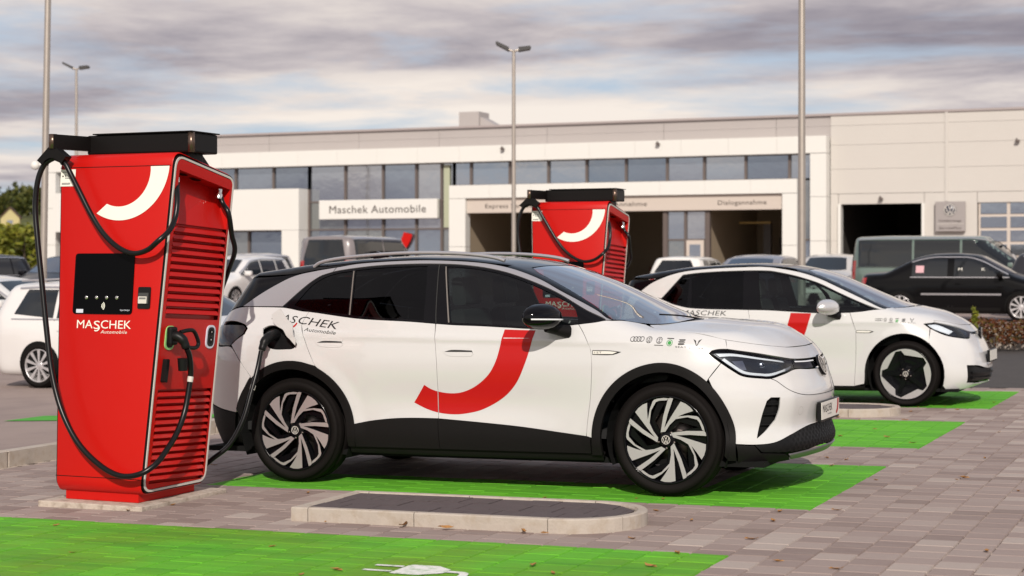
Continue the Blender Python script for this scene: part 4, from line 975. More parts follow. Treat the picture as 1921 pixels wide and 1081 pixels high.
text_obj('lettering', 'Nutzfahrzeuge', .74, .075, M_SIGNT, vs, lambda u, v: (.13+u, -.008, .33+v)); text_obj('lettering', 'ServicePlus', .74, .085, M_SIGNT, vs, lambda u, v: (.13+u, -.008, .075+v), shear=.15)
mb = MB(); mb.box((.05, -.012, .245), (.95, -.002, .26)); mb.build('divider', M_TRIM, vs)
# ---------------------------------------------------------------- materials for cars
def paint(name, col, rough=.28):
    return mat(name, col, rough, coat=.9, spec=.5)
M_CARW = paint('white_car_paint', (.62, .615, .61), .3)
M_SILV = mat('silver_roof_trim', (.46, .45, .47), .32, metal=.55, coat=.6)
M_GBLK = mat('gloss_black_trim', (.003, .003, .004), .07, spec=.28)
M_CLAD = mat('grey_black_cladding', (.008, .0072, .0072), .52, spec=.14, bump=.12, bscale=400)
M_UNDER = mat('underbody_black', (.006, .006, .006), .9, spec=.2)
M_CABIN = mat('dark_cabin_trim', (.012, .012, .013), .8)
M_SEAT = mat('dark_seat_fabric', (.028, .027, .028), .85)
M_GFRONT = glass('clear_tinted_glass', (.46, .56, .54), .0)
M_GREAR = glass('privacy_glass', (.03, .035, .04), -.02)
M_GWIND = glass('windscreen_glass', (.60, .66, .64), .30)
M_LENS = glass('clear_lens', (.86, .89, .92), .0)
M_HLIN = mat('headlamp_chrome', (.35, .37, .42), .15, metal=1)
M_HLDK = mat('headlamp_dark', (.012, .014, .02), .2)
M_DRL = mat('drl_strip', (.78, .80, .82), .25)
M_TAIL = mat('dark_tail_lamp', (.02, .004, .004), .08, coat=.5)
M_TAILR = mat('red_tail_lamp', (.42, .012, .010), .12, coat=.6)
M_REDVIN = mat('red_vinyl', (.46, .006, .006), .36, coat=.2, spec=.25)
M_PRINT = mat('black_print', (.012, .012, .012), .5)
M_GREENP = mat('green_print', (.03, .28, .05), .5)
M_PLATE = mat('plate_white', (.74, .72, .66), .4)
M_SHUT = mat('shut_line', (.02, .02, .02), .8)
def S3(body, pts): return [tuple(q) for q in place(body, 'side', np.array(pts, float))]
def T3(body, pts): return [tuple(q) for q in place(body, 'top', np.array(pts, float))]
def arcpts(cx, cz, r, a0, a1, n):
    out = []
    for k in range(n+1):
        a = a0+(a1-a0)*k/n; rr = r(a) if callable(r) else r; out.append((cx+rr*math.cos(math.radians(a)), cz+rr*math.sin(math.radians(a))))
    return out
def seg(L, i, j): return L[i:j+1] if i <= j else L[j:i+1][::-1]
def brand_row(body, parent, x0, z0, sc=1.0, slope=-.055):
    """the row of six small marks on the front wing"""
    def fn(cx, cz): return lambda u, v: (cx+u, cz+v)
    def ring(r, w, cx, cz, n=20):
        A = [2*math.pi*k/n for k in range(n)]; V = [(cx+q*math.cos(a), cz+q*math.sin(a)) for q in (r, r-w) for a in A]; return V, [(k, (k+1) % n, n+(k+1) % n, n+k) for k in range(n)]
    def add(nm, V, F, m=M_PRINT): decal(nm, body, V, F, m, parent)
    z = lambda x: z0+slope*(x-x0)
    V, F = [], []
    for k in range(4): v, f = ring(.0165*sc, .0035*sc, x0+k*.0205*sc-.031*sc, z(x0)); n = len(V); V += v; F += [tuple(i+n for i in q) for q in f]
    add('four_ring_mark', V, F)
    for i, x in enumerate((x0+.080*sc, x0+.150*sc)):
        P, (o, inn) = vw_logo(.0205*sc); V, F = [], []
        for q in P: n = len(V); V += [(x+a, z(x)+b) for a, b in q]; F.append((n, n+1, n+2, n+3))
        n = len(V); m = len(o); V += [(x+a, z(x)+b) for a, b in o]+[(x+a, z(x)+b) for a, b in inn]; F += [(n+k, n+(k+1) % m, n+m+(k+1) % m, n+m+k) for k in range(m)]
        add('round_letter_mark', V, F)
        if i: add('small_print', [(x-.03*sc, z(x)-.032*sc), (x+.03*sc, z(x)-.034*sc), (x+.03*sc, z(x)-.030*sc), (x-.03*sc, z(x)-.028*sc)], [(0, 1, 2, 3)])
    x = x0+.222*sc; c = z(x)-.012*sc; v, f = ring(.0205*sc, .0035*sc, x, c); add('green_arrow_mark', v, f, M_GREENP); A = [(x+.012*sc*math.cos(t), c+.012*sc*math.sin(t)) for t in np.linspace(0, 6.28, 13)[:-1]]; add('green_arrow_mark', A, [tuple(range(12))], M_GREENP)
    add('small_print', [(x-.022*sc, c+.026*sc), (x+.024*sc, c+.024*sc), (x+.024*sc, c+.029*sc), (x-.022*sc, c+.031*sc)], [(0, 1, 2, 3)])
    x = x0+.300*sc; c = z(x)-.004*sc; w = .021*sc
    add('letter_s_mark', [(x-w, c+.018*sc), (x+w, c+.018*sc), (x+w, c+.010*sc), (x-w*.6, c+.010*sc), (x-w, c+.006*sc), (x+w*.6, c+.006*sc), (x+w, c+.002*sc), (x+w, c-.002*sc), (x-w*.6, c-.002*sc), (x-w, c-.006*sc), (x+w*.6, c-.006*sc), (x+w, c-.012*sc), (x+w*.6, c-.017*sc), (x-w, c-.017*sc), (x-w, c-.011*sc), (x-w, c+.002*sc)], [(0, 1, 2, 3), (4, 5, 6, 7, 8, 15), (9, 10, 11, 12, 13, 14)])
    def word(s, x, zc, w, h):
        V, F = text_mesh(s, 1.0, 0, 1.1, 0); W = max(v[0] for v in V); add('brand_lettering', [(x+a/W*w, zc+slope*(a/W*w)+b/.73*h) for a, b in V], F)
    word('SEAT', x0+.262*sc, z(x0+.30*sc)-.037*sc, .072*sc, .010*sc)
    x = x0+.395*sc; c = z(x)
    add('pointed_mark', [(x-.026*sc, c+.020*sc), (x-.008*sc, c+.010*sc), (x-.006*sc, c-.002*sc), (x, c-.02*sc), (x+.006*sc, c-.002*sc), (x+.008*sc, c+.010*sc), (x+.026*sc, c+.020*sc), (x+.012*sc, c-.002*sc), (x+.004*sc, c-.022*sc), (x-.004*sc, c-.022*sc), (x-.012*sc, c-.002*sc)], [(0, 1, 2, 10), (2, 3, 9, 10), (3, 4, 7, 8), (4, 5, 6, 7), (3, 8, 9)])
    word('CUPRA', x0+.350*sc, z(x0+.39*sc)-.040*sc, .090*sc, .010*sc)
def clip_x(Q, x, keep_left):
    out = []; n = len(Q); s_ = 1 if keep_left else -1
    for i in range(n):
        a, b = Q[i], Q[(i+1) % n]; ia, ib = s_*(x-a[0]) >= 0, s_*(x-b[0]) >= 0
        if ia: out.append(a)
        if ia != ib: t = (x-a[0])/(b[0]-a[0]); out.append(a+(b-a)*t)
    return np.array(out)
def crescent_decal(body, parent, P, m=M_REDVIN, gap_x=1.14):
    """big crescent across the doors, cut at the door gap"""
    Q = dense([(x, z) for x, z in P], .02, 50)
    for left, x in ((True, gap_x-.003), (False, gap_x+.003)):
        V, F = mesh2d(clip_x(Q, x, left), [], .03); decal('door_crescent', body, V, [tuple(f) for f in F], m, parent)
def mirror_housing(parent, c, sgn, m_shell, m_foot, foot_to, strip=True):
    """door mirror: rounded shell, glass, indicator strip and foot"""
    mb = MB(); n1, n2 = 22, 16; V = []
    for i in range(n1+1):
        t = i/n1; s = -1+2*t     # s along y, inner (0) to outer (1)
        for j in range(n2):
            a = 2*math.pi*j/n2; ca, sa = math.cos(a), math.sin(a)
            rr = max(0, 1-abs(s)**2.6)**.5
            x = ca*rr*(.135 if ca > 0 else .07)*(1-.22*max(s, 0)); z = math.copysign(abs(sa)**.9, sa)*rr*(.098 if sa > 0 else .078)*(1-.15*max(s, 0))
            V.append((c[0]+x+(-.05*max(s, 0)), c[1]+sgn*.165*s, c[2]+z+.006*s))
    F = [(i*n2+j, i*n2+(j+1) % n2, (i+1)*n2+(j+1) % n2, (i+1)*n2+j) for i in range(n1) for j in range(n2)]
    mb.add(V, F if sgn < 0 else [f[::-1] for f in F], True); sh = mb.build('mirror_shell', m_shell, parent)
    if strip:
        mb = MB(); P = []
        for k in range(15):
            s = -.62+1.56*k/14; rr = max(0, 1-abs(s)**2.6)**.5; P.append((c[0]+.004+rr*.1335*(1-.22*max(s, 0))-.05*max(s, 0)-.003, c[1]+sgn*.165*s, c[2]-.010+.006*s))
        mb.tube(P, .0055, 8); mb.build('indicator_strip', M_DRL, sh)
    mb = MB(); a = Vector((c[0]+.02, c[1]-sgn*.06, c[2]-.055)); b = Vector(foot_to)
    mb.tube([a, a*.5+b*.5+Vector((0, 0, -.006)), b], [.042, .036, .045], 12); mb.build('mirror_foot', m_foot, parent)
def interior(parent, front=(1.55, .62), zseat=.55, hw=.36, rear_x=.35, dash=2.25, ztop=1.05, roofz=1.45, wheel_side=1):
    """seats, dash, wheel and tunnel seen through the glass"""
    cab = MB(); cab.box((-.45, -.80, .36), (dash+.1, .80, .42)); cab.build('cabin_floor', M_CABIN, parent)
    for y in (-hw, hw):
        x = front[0]; mb = MB(); mb.box((x-.25, y-.25, zseat-.1), (x+.28, y+.25, zseat+.08), .05)
        mb.prism(rounded([(x-.36, zseat), (x-.20, zseat), (x-.36, zseat+.68), (x-.47, zseat+.66)], .05), 'y', y-.23, y+.23)
        mb.prism(rounded([(x-.48, zseat+.70), (x-.37, zseat+.70), (x-.41, zseat+.90), (x-.49, zseat+.89)], .03), 'y', y-.13, y+.13); mb.build('front_seat', M_SEAT, parent, 40)
    mb = MB(); mb.box((rear_x-.25, -.62, zseat-.1), (rear_x+.3, .62, zseat+.08), .05); mb.prism(rounded([(rear_x-.34, zseat), (rear_x-.18, zseat), (rear_x-.36, zseat+.62), (rear_x-.47, zseat+.60)], .05), 'y', -.62, .62)
    for y in (-.42, 0, .42): mb.prism(rounded([(rear_x-.47, zseat+.62), (rear_x-.38, zseat+.62), (rear_x-.41, zseat+.79), (rear_x-.48, zseat+.78)], .03), 'y', y-.11, y+.11)
    mb.build('rear_seat', M_SEAT, parent, 40)
    mb = MB(); mb.prism(rounded([(dash-.22, ztop-.38), (dash+.5, ztop-.30), (dash+.45, ztop-.03), (dash+.05, ztop), (dash-.16, ztop-.04), (dash-.24, ztop-.16)], .04), 'y', -.74, .74); mb.build('dashboard', M_CABIN, parent, 40)
    mb = MB(); sw = (dash-.40, wheel_side*hw, ztop-.06)
    P = [Vector(sw)+Vector((-.06*math.cos(t)*1.0, .18*math.sin(t), .17*math.cos(t))) for t in np.linspace(0, 2*math.pi, 25)]; mb.tube(P, .015, 8); mb.tube([sw, (dash-.2, wheel_side*hw, ztop-.12)], .03, 8); mb.box((sw[0]-.02, sw[1]-.15, sw[2]-.03), (sw[0]+.02, sw[1]+.15, sw[2]+.03), .015); mb.build('steering_wheel', M_CABIN, parent)
def lamp_inner(body, parent, outline, off): return panel('lamp_housing', body, 'front', outline, M_HLDK, parent, off=off, h=.03, gap=.004, lip=0)

def build_id4():
    B = id4_body()
    root = thing('electric_car', 'large white electric SUV with red crescent on its doors, charging beside the near post', 'car', (-6.236, 11.618, gz(-6.236)), (0, -tilt, 0))
    # ---- reference curves (metres; x forward of the rear axle, z up), near side
    belt = [(2.347, 1.148), (2.28, 1.137), (2.157, 1.124), (2.094, 1.117), (1.864, 1.096), (1.649, 1.104), (1.451, 1.114), (1.249, 1.121), (1.112, 1.130), (.905, 1.145), (.624, 1.158), (.479, 1.168), (.328, 1.185), (.177, 1.204), (.022, 1.223), (-.075, 1.240), (-.155, 1.252)]
    dlo = [(-.155, 1.252), (.015, 1.403), (.112, 1.466), (.18, 1.488), (.248, 1.504), (.392, 1.522), (.562, 1.537), (.745, 1.544), (.953, 1.545), (1.162, 1.538), (1.299, 1.526), (1.439, 1.506), (1.578, 1.476), (1.716, 1.434), (1.854, 1.384), (1.993, 1.324), (2.2, 1.216), (2.331, 1.16), (2.347, 1.148)]
    strip = [(-.51, 1.255), (-.36, 1.351), (-.189, 1.44), (-.085, 1.478), (.059, 1.505), (.266, 1.534), (.378, 1.55), (.519, 1.56), (.731, 1.568), (.939, 1.57), (1.149, 1.562), (1.284, 1.553), (1.422, 1.538), (1.56, 1.513), (1.697, 1.474), (1.836, 1.421), (1.982, 1.350), (2.185, 1.254), (2.279, 1.206), (2.345, 1.165), (2.383, 1.151)]
    gapl = [(1.116, 1.130), (1.123, 1.025), (1.139, .854), (1.140, .668), (1.138, .479)]
    fdoor = [(2.165, 1.124), (2.202, 1.074), (2.24, 1.015), (2.267, .949), (2.274, .834), (2.258, .635), (2.238, .495), (2.226, .384)]
    rdoor = [(.08, 1.215), (.058, 1.163), (.048, 1.119), (.078, 1.06), (.122, .972), (.163, .898), (.2, .833)]
    clad = [(.483, .427), (.628, .454), (.789, .472), (.949, .479), (1.138, .478), (1.451, .459), (1.755, .436), (2.056, .403), (2.226, .384), (2.267, .375)]
    rR = lambda a: .496
    rF = lambda a: .452+.050*float(sstep(20, 95, np.array(a)))
    WX, WZ = 2.771, .3725
    ra = arcpts(0, WZ, rR, 163, 7, 26); fa = arcpts(WX, WZ, rF, 180, 3, 28)
    def mirrored(nm, *a, **k):
        o = []
        for s in (-1, 1): k2 = dict(k); k2['sgn'] = s; o.append(panel(nm, *a, **k2))
        return o
    rd_i = [p for p in ra if p[0] > .2 and p[1] > .427]
    mirrored('rear_door', B, 'side', S3(B, [(.08, 1.215), (.177, 1.204), (.328, 1.185), (.479, 1.168), (.624, 1.158), (.905, 1.145), (1.112, 1.130)]+gapl[1:]+clad[3::-1]+[(.489, .44)]+[p for p in rd_i[::-1] if p[0] < .485]+rdoor[::-1][:-1]), M_CARW, root, h=.026)
    fd = mirrored('front_door', B, 'side', S3(B, gapl[::-1]+[(1.249, 1.121), (1.451, 1.114), (1.649, 1.104), (1.864, 1.096), (2.094, 1.117), (2.165, 1.124)]+fdoor[1:]+clad[7:4:-1]), M_CARW, root, h=.026)
    # front wing: laid diagonally so that it rolls over the shoulder
    seam = [(2.58, -.695, 1.118), (2.666, -.746, 1.092), (2.78, -.785, 1.080), (2.904, -.805, 1.068), (3.03, -.79, 1.046), (3.146, -.761, 1.019)]
    ws_in = [(2.391, -.812, 1.146), (2.47, -.755, 1.140), (2.53, -.715, 1.130)]
    headl = [(3.068, -.855, .934), (3.083, -.842, .951), (3.113, -.825, .958), (3.175, -.796, .954), (3.329, -.708, .927), (3.44, -.606, .901), (3.504, -.45, .878), (3.523, -.458, .839), (3.525, -.484, .817), (3.482, -.614, .794), (3.423, -.687, .772), (3.374, -.727, .775), (3.269, -.793, .792), (3.207, -.82, .83), (3.138, -.841, .881), (3.084, -.853, .921)]
    fwa = S3(B, [p for p in fa if p[0] < 3.062])
    wing = S3(B, fdoor[::-1])+S3(B, [(2.28, 1.137), (2.347, 1.148)])+ws_in+seam+[(3.166, -.797, .962), (3.113, -.825, .962), (3.076, -.845, .953), (3.060, -.857, .934), (3.078, -.855, .916), (3.136, -.844, .872), (3.0625, -.885, .772)]+fwa[::-1]
    mirrored('front_wing', B, 'diag', wing, M_CARW, root, h=.026, corner=24)
    port = [(-.273, -.855, 1.096), (-.235, -.848, 1.118), (-.172, -.849, 1.115), (-.038, -.891, 1.066), (.025, -.907, 1.012), (.036, -.916, .979), (.018, -.922, .960), (-.021, -.924, .953), (-.178, -.917, .958), (-.235, -.899, 1.008)]
    tail = [(-.733, -.678, 1.116), (-.453, -.828, 1.118), (-.419, -.846, 1.095), (-.429, -.868, 1.058), (-.546, -.863, .971), (-.682, -.786, .97)]
    q = S3(B, rdoor)+S3(B, [p for p in ra if -.345 < p[0] < .19][::-1])+[(-.345, -.922, .757), (-.411, -.914, .831), (-.508, -.880, .945), (-.535, -.866, .976), (-.42, -.872, 1.058), (-.408, -.848, 1.098), (-.448, -.822, 1.126), (-.70, -.690, 1.124), (-.672, -.66, 1.205), (-.515, -.738, 1.248)]+S3(B, [(-.155, 1.246), (-.075, 1.236), (.022, 1.219)])
    for s in (-1, 1): panel('quarter_panel', B, 'diag', q, M_CARW, root, h=.026, sgn=s, holes=[port] if s < 0 else [])
    # cladding
    def arch(nm, c, out, inn):
        mirrored(nm, B, 'side', S3(B, out)+S3(B, inn[::-1]), M_CLAD, root, off=.010, h=.03, gap=.001, lip=.03)
    ri = arcpts(0, WZ, .438, 172, -12, 28); ro = arcpts(0, WZ, .4985, 163, 0, 28)
    arch('wheel_arch_trim', 0, ro+[(.490, .272)], [(-.433, .45)]+ri[2:-1]+[(.437, .272)])
    fo = arcpts(WX, WZ, lambda a: rF(a)+.0025, 181, -6, 28); fi = arcpts(WX, WZ, lambda a: rF(a)-.060, 186, -14, 28)
    arch('wheel_arch_trim', 1, [(2.262, .262)]+fo+[(3.222, .245)], [(2.335, .262)]+fi+[(3.172, .245)])
    cb = .270
    mirrored('door_cladding', B, 'side', S3(B, [(.492, .429)]+clad[1:5]+[(1.148, cb), (.492, cb)]), M_CLAD, root, off=.008, h=.03)
    mirrored('door_cladding', B, 'side', S3(B, clad[4:9]+[(2.258, .377), (2.258, cb), (1.148, cb)]), M_CLAD, root, off=.008, h=.03)
    mirrored('sill', B, 'side', S3(B, [(.44, .266), (1.2, .266), (2.33, .262), (2.33, .215), (1.4, .212), (.44, .218)]), M_CLAD, root, off=-.012, h=.04, gap=0, lip=.05)
    # side windows: black frame with openings, glass set back a little
    cc = lambda L, d: L
    fr_out = S3(B, belt[::-1]+dlo[::-1][1:-1])
    gq = [(-.055, 1.262), (.05, 1.392), (.135, 1.450), (.20, 1.474), (.27, 1.490), (.368, 1.502), (.405, 1.20), (.24, 1.212), (.08, 1.230)]
    gr = [(.402, 1.506), (.562, 1.520), (.745, 1.527), (.965, 1.528), (.985, 1.40), (1.015, 1.157), (.905, 1.164), (.624, 1.178), (.440, 1.192)]
    gf = [(1.125, 1.524), (1.299, 1.510), (1.439, 1.489), (1.578, 1.458), (1.716, 1.416), (1.854, 1.364), (1.993, 1.303), (2.10, 1.248), (2.135, 1.20), (2.158, 1.142), (2.07, 1.131), (1.864, 1.113), (1.649, 1.120), (1.451, 1.131), (1.230, 1.140), (1.17, 1.35)]
    mirrored('window_frame', B, 'side', fr_out, M_GBLK, root, off=-.002, h=.03, holes=[S3(B, gq), S3(B, gr), S3(B, gf)])
    for nm, g, m in (('quarter_glass', gq, M_GREAR), ('rear_door_glass', gr, M_GREAR), ('front_door_glass', gf, M_GFRONT)):
        mirrored(nm, B, 'side', S3(B, g), m, root, off=-.0065, h=.04, gap=-.004, lip=0)
    for x0, z0, x1, z1 in ((.386, 1.503, .424, 1.192), (1.112, 1.524, 1.212, 1.138)):
        mirrored('pillar_trim', B, 'side', S3(B, [(x0-.004, z0), (x0+.004, z0), (x1+.005, z1), (x1-.005, z1)]), mat('pillar_chrome', (.30, .27, .24), .3, metal=.6), root, off=.0005, h=.05, gap=0, lip=.003)
    for s in (-1, 1): line_strip('door_gap', B, 'side', S3(B, [(1.058, 1.54), (1.075, 1.40), (1.10, 1.22), (1.116, 1.132)]), .007, M_SHUT, root, .0008, s)
    mirrored('roof_trim', B, 'side', S3(B, strip+[(2.347, 1.1485)]+dlo[::-1][1:]), M_SILV, root, off=.002, h=.03)
    for s in (-1, 1): line_strip('trim_joint', B, 'side', S3(B, [(.232, 1.532), (.215, 1.497)]), .004, M_SHUT, root, .003, s)
    # black A-pillar, roof and spoiler
    wsn = [(1.690, -.506, 1.508), (1.765, -.575, 1.475), (1.90, -.627, 1.415), (2.021, -.669, 1.356), (2.235, -.733, 1.248), (2.388, -.805, 1.152)]
    mirrored('a_pillar', B, 'diag', S3(B, strip[13:])+wsn[::-1]+[(1.62, -.50, 1.535), (1.58, -.60, 1.53)], M_GBLK, root, h=.03)
    edge = T3(B, [(x, y) for x, y in [(1.595, -.600), (1.50, -.628), (1.422, -.643), (1.284, -.640), (1.149, -.640), (.939, -.634), (.731, -.640), (.519, -.642), (.378, -.646), (.266, -.653), (.059, -.662), (-.085, -.668), (-.25, -.655), (-.40, -.635), (-.53, -.60), (-.585, -.52), (-.60, -.3)]])
    top_f = T3(B, [(1.702, .0), (1.700, -.15), (1.690, -.35), (1.683, -.50), (1.62, -.505)])
    half = [(x, y) for x, y, z in top_f+edge]; full = half+[(x, -y) for x, y in half[::-1]][:-1]
    panel('roof', B, 'top', full, M_GBLK, root, h=.05, is2d=True, gap=.001)
    mirrored('rear_side_trim', B, 'diag', S3(B, strip[:4])+[(-.085, -.672, 1.486), (-.25, -.66, 1.468), (-.40, -.64, 1.455), (-.535, -.60, 1.44), (-.60, -.61, 1.33), (-.672, -.652, 1.215)], M_GBLK, root, h=.03)
    # spoiler edge and rear window, tailgate
    def sym(half2): return half2+[(-a, b) for a, b in half2[::-1] if abs(a) > 1e-6]
    R = lambda L: flat('rear', L).tolist()
    rw = [(0, 1.47), (.45, 1.455), (.70, 1.43), (.745, 1.32), (.72, 1.22), (.35, 1.20), (0, 1.20)]
    panel('rear_window', B, 'rear', sym([(a, b) for a, b in rw]), M_GREAR, root, h=.05, is2d=True)
    panel('tailgate', B, 'rear', sym([(0, 1.193), (.35, 1.193), (.70, 1.213), (.73, 1.13), (.70, .985), (0, .985)]), M_CARW, root, h=.05, is2d=True)
    rb = R([(-.508, -.880, .942), (-.555, -.861, .966), (-.682, -.786, .962)])
    panel('rear_bumper', B, 'rear', sym([(0, .98), (.66, .98)]+[tuple(t) for t in rb[::-1]]+[tuple(t) for t in R(S3(B, [(-.411, .831), (-.345, .753), (-.375, .714), (-.43, .62), (-.478, .519), (-.487, .49)]))]+[tuple(t) for t in R([(-.62, -.83, .505), (-.756, -.742, .525)])]+[(.5, .54), (0, .54)]), M_CARW, root, h=.03, is2d=True)
    panel('rear_valance', B, 'rear', sym([(0, .535), (.5, .535)]+[tuple(t) for t in R([(-.756, -.742, .52), (-.62, -.83, .500), (-.492, -.89, .485)])]+[tuple(t) for t in R(S3(B, [(-.50, .40), (-.50, .30)]))]+[(.75, .24), (0, .24)]), M_CLAD, root, h=.04, is2d=True)
    for s in (-1, 1): tl = panel('tail_lamp', B, 'rear', R(tail) if s < 0 else R(tail), M_TAIL, root, off=.004, h=.03, sgn=s, is2d=True)
    # windscreen, cowl, bonnet
    base = [(2.388, -.803), (2.47, -.745), (2.53, -.700), (2.62, -.615), (2.70, -.52), (2.77, -.40), (2.81, -.2), (2.825, 0)]
    wsh = [(1.712, 0), (1.708, -.15), (1.700, -.35), (1.693, -.500)]+[(x, y+.004) for x, y, z in wsn[1:-1]]+base
    panel('windscreen', B, 'top', wsh+[(x, -y) for x, y in wsh[::-1] if abs(y) > 1e-6], M_GWIND, root, h=.05, is2d=True, lip=0, off=-.001)
    hf = [(3.146, -.761, 1.019), (3.295, -.671, .991), (3.378, -.576, .975), (3.42, -.47, .965), (3.451, -.371, .956), (3.475, -.191, .952), (3.484, 0, .955)]
    hr = [(2.60, -.675), (2.68, -.585), (2.75, -.48), (2.81, -.35), (2.85, -.18), (2.862, 0)]
    hh = hr[::-1]+[(x, y) for x, y, z in seam[1:]]+[(x, y) for x, y, z in hf[1:]]
    def hoodfn(P, Nn):   # two long raised edges with a valley between
        ya = np.abs(P[:, 1]); t = sstep(2.8, 3.0, P[:, 0])*(1-sstep(3.25, 3.46, P[:, 0])); rid = .30+.28*(3.45-P[:, 0])/.8
        P = P.copy(); P[:, 2] += t*(.010*np.exp(-((ya-rid)/.045)**2)-.012*np.exp(-((ya-rid-.12)/.07)**2)); return P
    hd = panel('bonnet', B, 'top', hh+[(x, -y) for x, y in hh[::-1] if abs(y) > 1e-6], M_CARW, root, h=.022, is2d=True, fn=hoodfn)
    cw = [(x+.004, y) for x, y in base[3:]]+[(x-.004, y) for x, y in hr[::-1]]
    cwl = [(2.625, -.613)]+[(x+.003, y) for x, y in base[4:]]
    panel('cowl', B, 'top', [(x+.004, y) for x, y in base[2:]]+[(x+.004, -y) for x, y in base[2:-1][::-1]]+[(x-.004, -y) for x, y in hr[:-1]]+[(x-.004, y) for x, y in hr[::-1]], M_CLAD, root, off=-.012, h=.05, is2d=True, gap=0, lip=0)
    # nose between bonnet and lamps
    Fr = lambda L: [tuple(t) for t in flat('front', L)]
    barT = [(3.507, -.436, .881), (3.54, -.25, .875), (3.553, 0, .873)]; barB = [(3.527, -.477, .815), (3.565, -.25, .806), (3.585, 0, .802)]
    nose_h = [(0, .951)]+Fr(hf[-2::-1])+Fr([(3.163, -.799, .963), (3.175, -.798, .960), (3.329, -.709, .933), (3.44, -.607, .907), (3.504, -.45, .884)]+barT[1:])
    panel('nose_panel', B, 'front', sym(nose_h), M_CARW, root, h=.026, is2d=True)
    ven = [(3.428, -.712, .645), (3.476, -.669, .643), (3.469, -.671, .566), (3.446, -.681, .499), (3.395, -.724, .435), (3.348, -.768, .386), (3.361, -.747, .470), (3.384, -.741, .556), (3.406, -.73, .623)]
    grt = [(3.225, -.836, .351), (3.339, -.779, .345), (3.443, -.706, .354), (3.53, -.587, .400), (3.581, -.368, .438), (3.608, -.18, .447), (3.615, 0, .449)]
    fa2 = Fr(S3(B, [p for p in fa if p[0] > 3.058]))
    bump = Fr(barB[::-1])+Fr([(3.482, -.616, .788), (3.423, -.689, .766), (3.374, -.729, .769), (3.266, -.795, .786), (3.203, -.822, .824), (3.136, -.844, .872), (3.0625, -.885, .772)])+fa2+Fr([(3.222, -.836, .365)])+Fr(grt)
    bump = bump[:-1]+[(0, .449)]
    panel('front_bumper', B, 'front', sym(bump), M_CARW, root, h=.026, is2d=True, corner=24, holes=[Fr(ven), [(-a, b) for a, b in Fr(ven)]])
    for s in (-1, 1):
        vi = panel('air_vent', B, 'front', Fr(ven), M_PLAS, root, off=-.035, h=.03, gap=0, lip=0, is2d=True, sgn=s)
        for zz in (.60, .535, .47):
            a = Fr(ven); lo = min(p[0] for p in a if abs(p[1]-zz) < .09); hi = max(p[0] for p in a if abs(p[1]-zz) < .09)
            pl = panel('vent_blade', B, 'front', [(lo+.004, zz-.004), (hi-.008, zz-.004), (hi-.008, zz+.004), (lo+.004, zz+.004)], M_PLAS, root, off=-.012, h=.03, gap=0, lip=.02, is2d=True, sgn=s)
    # lower grille with a woven relief, lip and corner trims
    grb = [(3.339, -.779, .336), (3.372, -.750, .292), (3.462, -.675, .283), (3.549, -.54, .281), (3.62, -.272, .290), (3.64, 0, .293)]
    gg = Fr(grb)[::-1]+Fr(grt[1:])
    gg[0] = (0, .293); gg[-1] = (0, .446)
    def weave(P, Nn):
        a = np.arctan2(P[:, 1], P[:, 0]-FA)*1.2; u = (a+P[:, 2]*.9)/.05; v = (a-P[:, 2]*.9)/.05
        return P-Nn*(.004+.013*np.abs(np.sin(np.pi*u)*np.sin(np.pi*v)))[:, None]
    gr_o = panel('lower_grille', B, 'front', sym([(a, b) for a, b in gg]), M_PLAS, root, h=.0075, step=.02, is2d=True, fn=weave, lip=0)
    lipm = mat('satin_grey_trim', (.20, .185, .20), .35, metal=.4)
    lo = [(3.50, -.55, .236), (3.56, -.40, .238), (3.60, -.2, .242), (3.61, 0, .243)]
    lp = Fr(lo)[::-1]+Fr([(3.49, -.60, .272), (3.549, -.54, .276), (3.62, -.272, .285), (3.64, 0, .288)])
    lp[0] = (0, .243); lp[-1] = (0, .288)
    panel('front_lip', B, 'front', sym(lp), lipm, root, off=.006, h=.03, is2d=True)
    ct = Fr([(3.225, -.836, .347), (3.332, -.782, .340), (3.366, -.752, .288), (3.462, -.675, .279), (3.485, -.61, .268), (3.50, -.55, .232), (3.439, -.64, .225), (3.315, -.745, .225), (3.222, -.80, .228)])
    for s in (-1, 1): panel('corner_trim', B, 'front', ct, M_CLAD, root, off=.004, h=.03, is2d=True, sgn=s)
    # lamps
    for s in (-1, 1):
        hl = panel('headlamp', B, 'front', Fr(headl), M_LENS, root, off=-.001, h=.03, is2d=True, sgn=s, lip=0, gap=.003)
        panel('lamp_housing', B, 'front', Fr(headl), M_HLDK, hl, off=-.022, h=.03, is2d=True, sgn=s, lip=-.020, gap=.004)
        bz = dense(np.array(Fr(headl)), .02); ins = shrink(bz, .010); n = len(bz)
        decal('lamp_bezel', B, np.concatenate([shrink(bz, .002), ins]), [(i, (i+1) % n, n+(i+1) % n, n+i) for i in range(n)], M_GBLK, hl, 'front', .0008, s)
        def piece(nm, L, m, off): return panel(nm, B, 'front', Fr(L), m, hl, off=off, h=.03, is2d=True, sgn=s, gap=0, lip=.006)
        piece('light_guide', [(3.10, -.838, .935), (3.20, -.785, .935), (3.35, -.69, .905), (3.47, -.54, .877), (3.47, -.54, .868), (3.35, -.69, .893), (3.20, -.785, .918), (3.12, -.83, .915)], M_DRL, -.012)
        piece('light_guide', [(3.14, -.838, .893), (3.21, -.818, .843), (3.27, -.793, .804), (3.37, -.727, .786), (3.425, -.687, .784), (3.50, -.56, .812), (3.515, -.49, .835), (3.505, -.49, .842), (3.48, -.57, .825), (3.42, -.687, .799), (3.37, -.727, .802), (3.28, -.785, .818), (3.22, -.812, .858), (3.16, -.832, .905)], M_DRL, -.010)
        piece('reflector', [(3.20, -.81, .885), (3.265, -.775, .888), (3.285, -.77, .826), (3.25, -.80, .826)], M_HLIN, -.014)
        for k in range(3):
            for j in range(4): pass
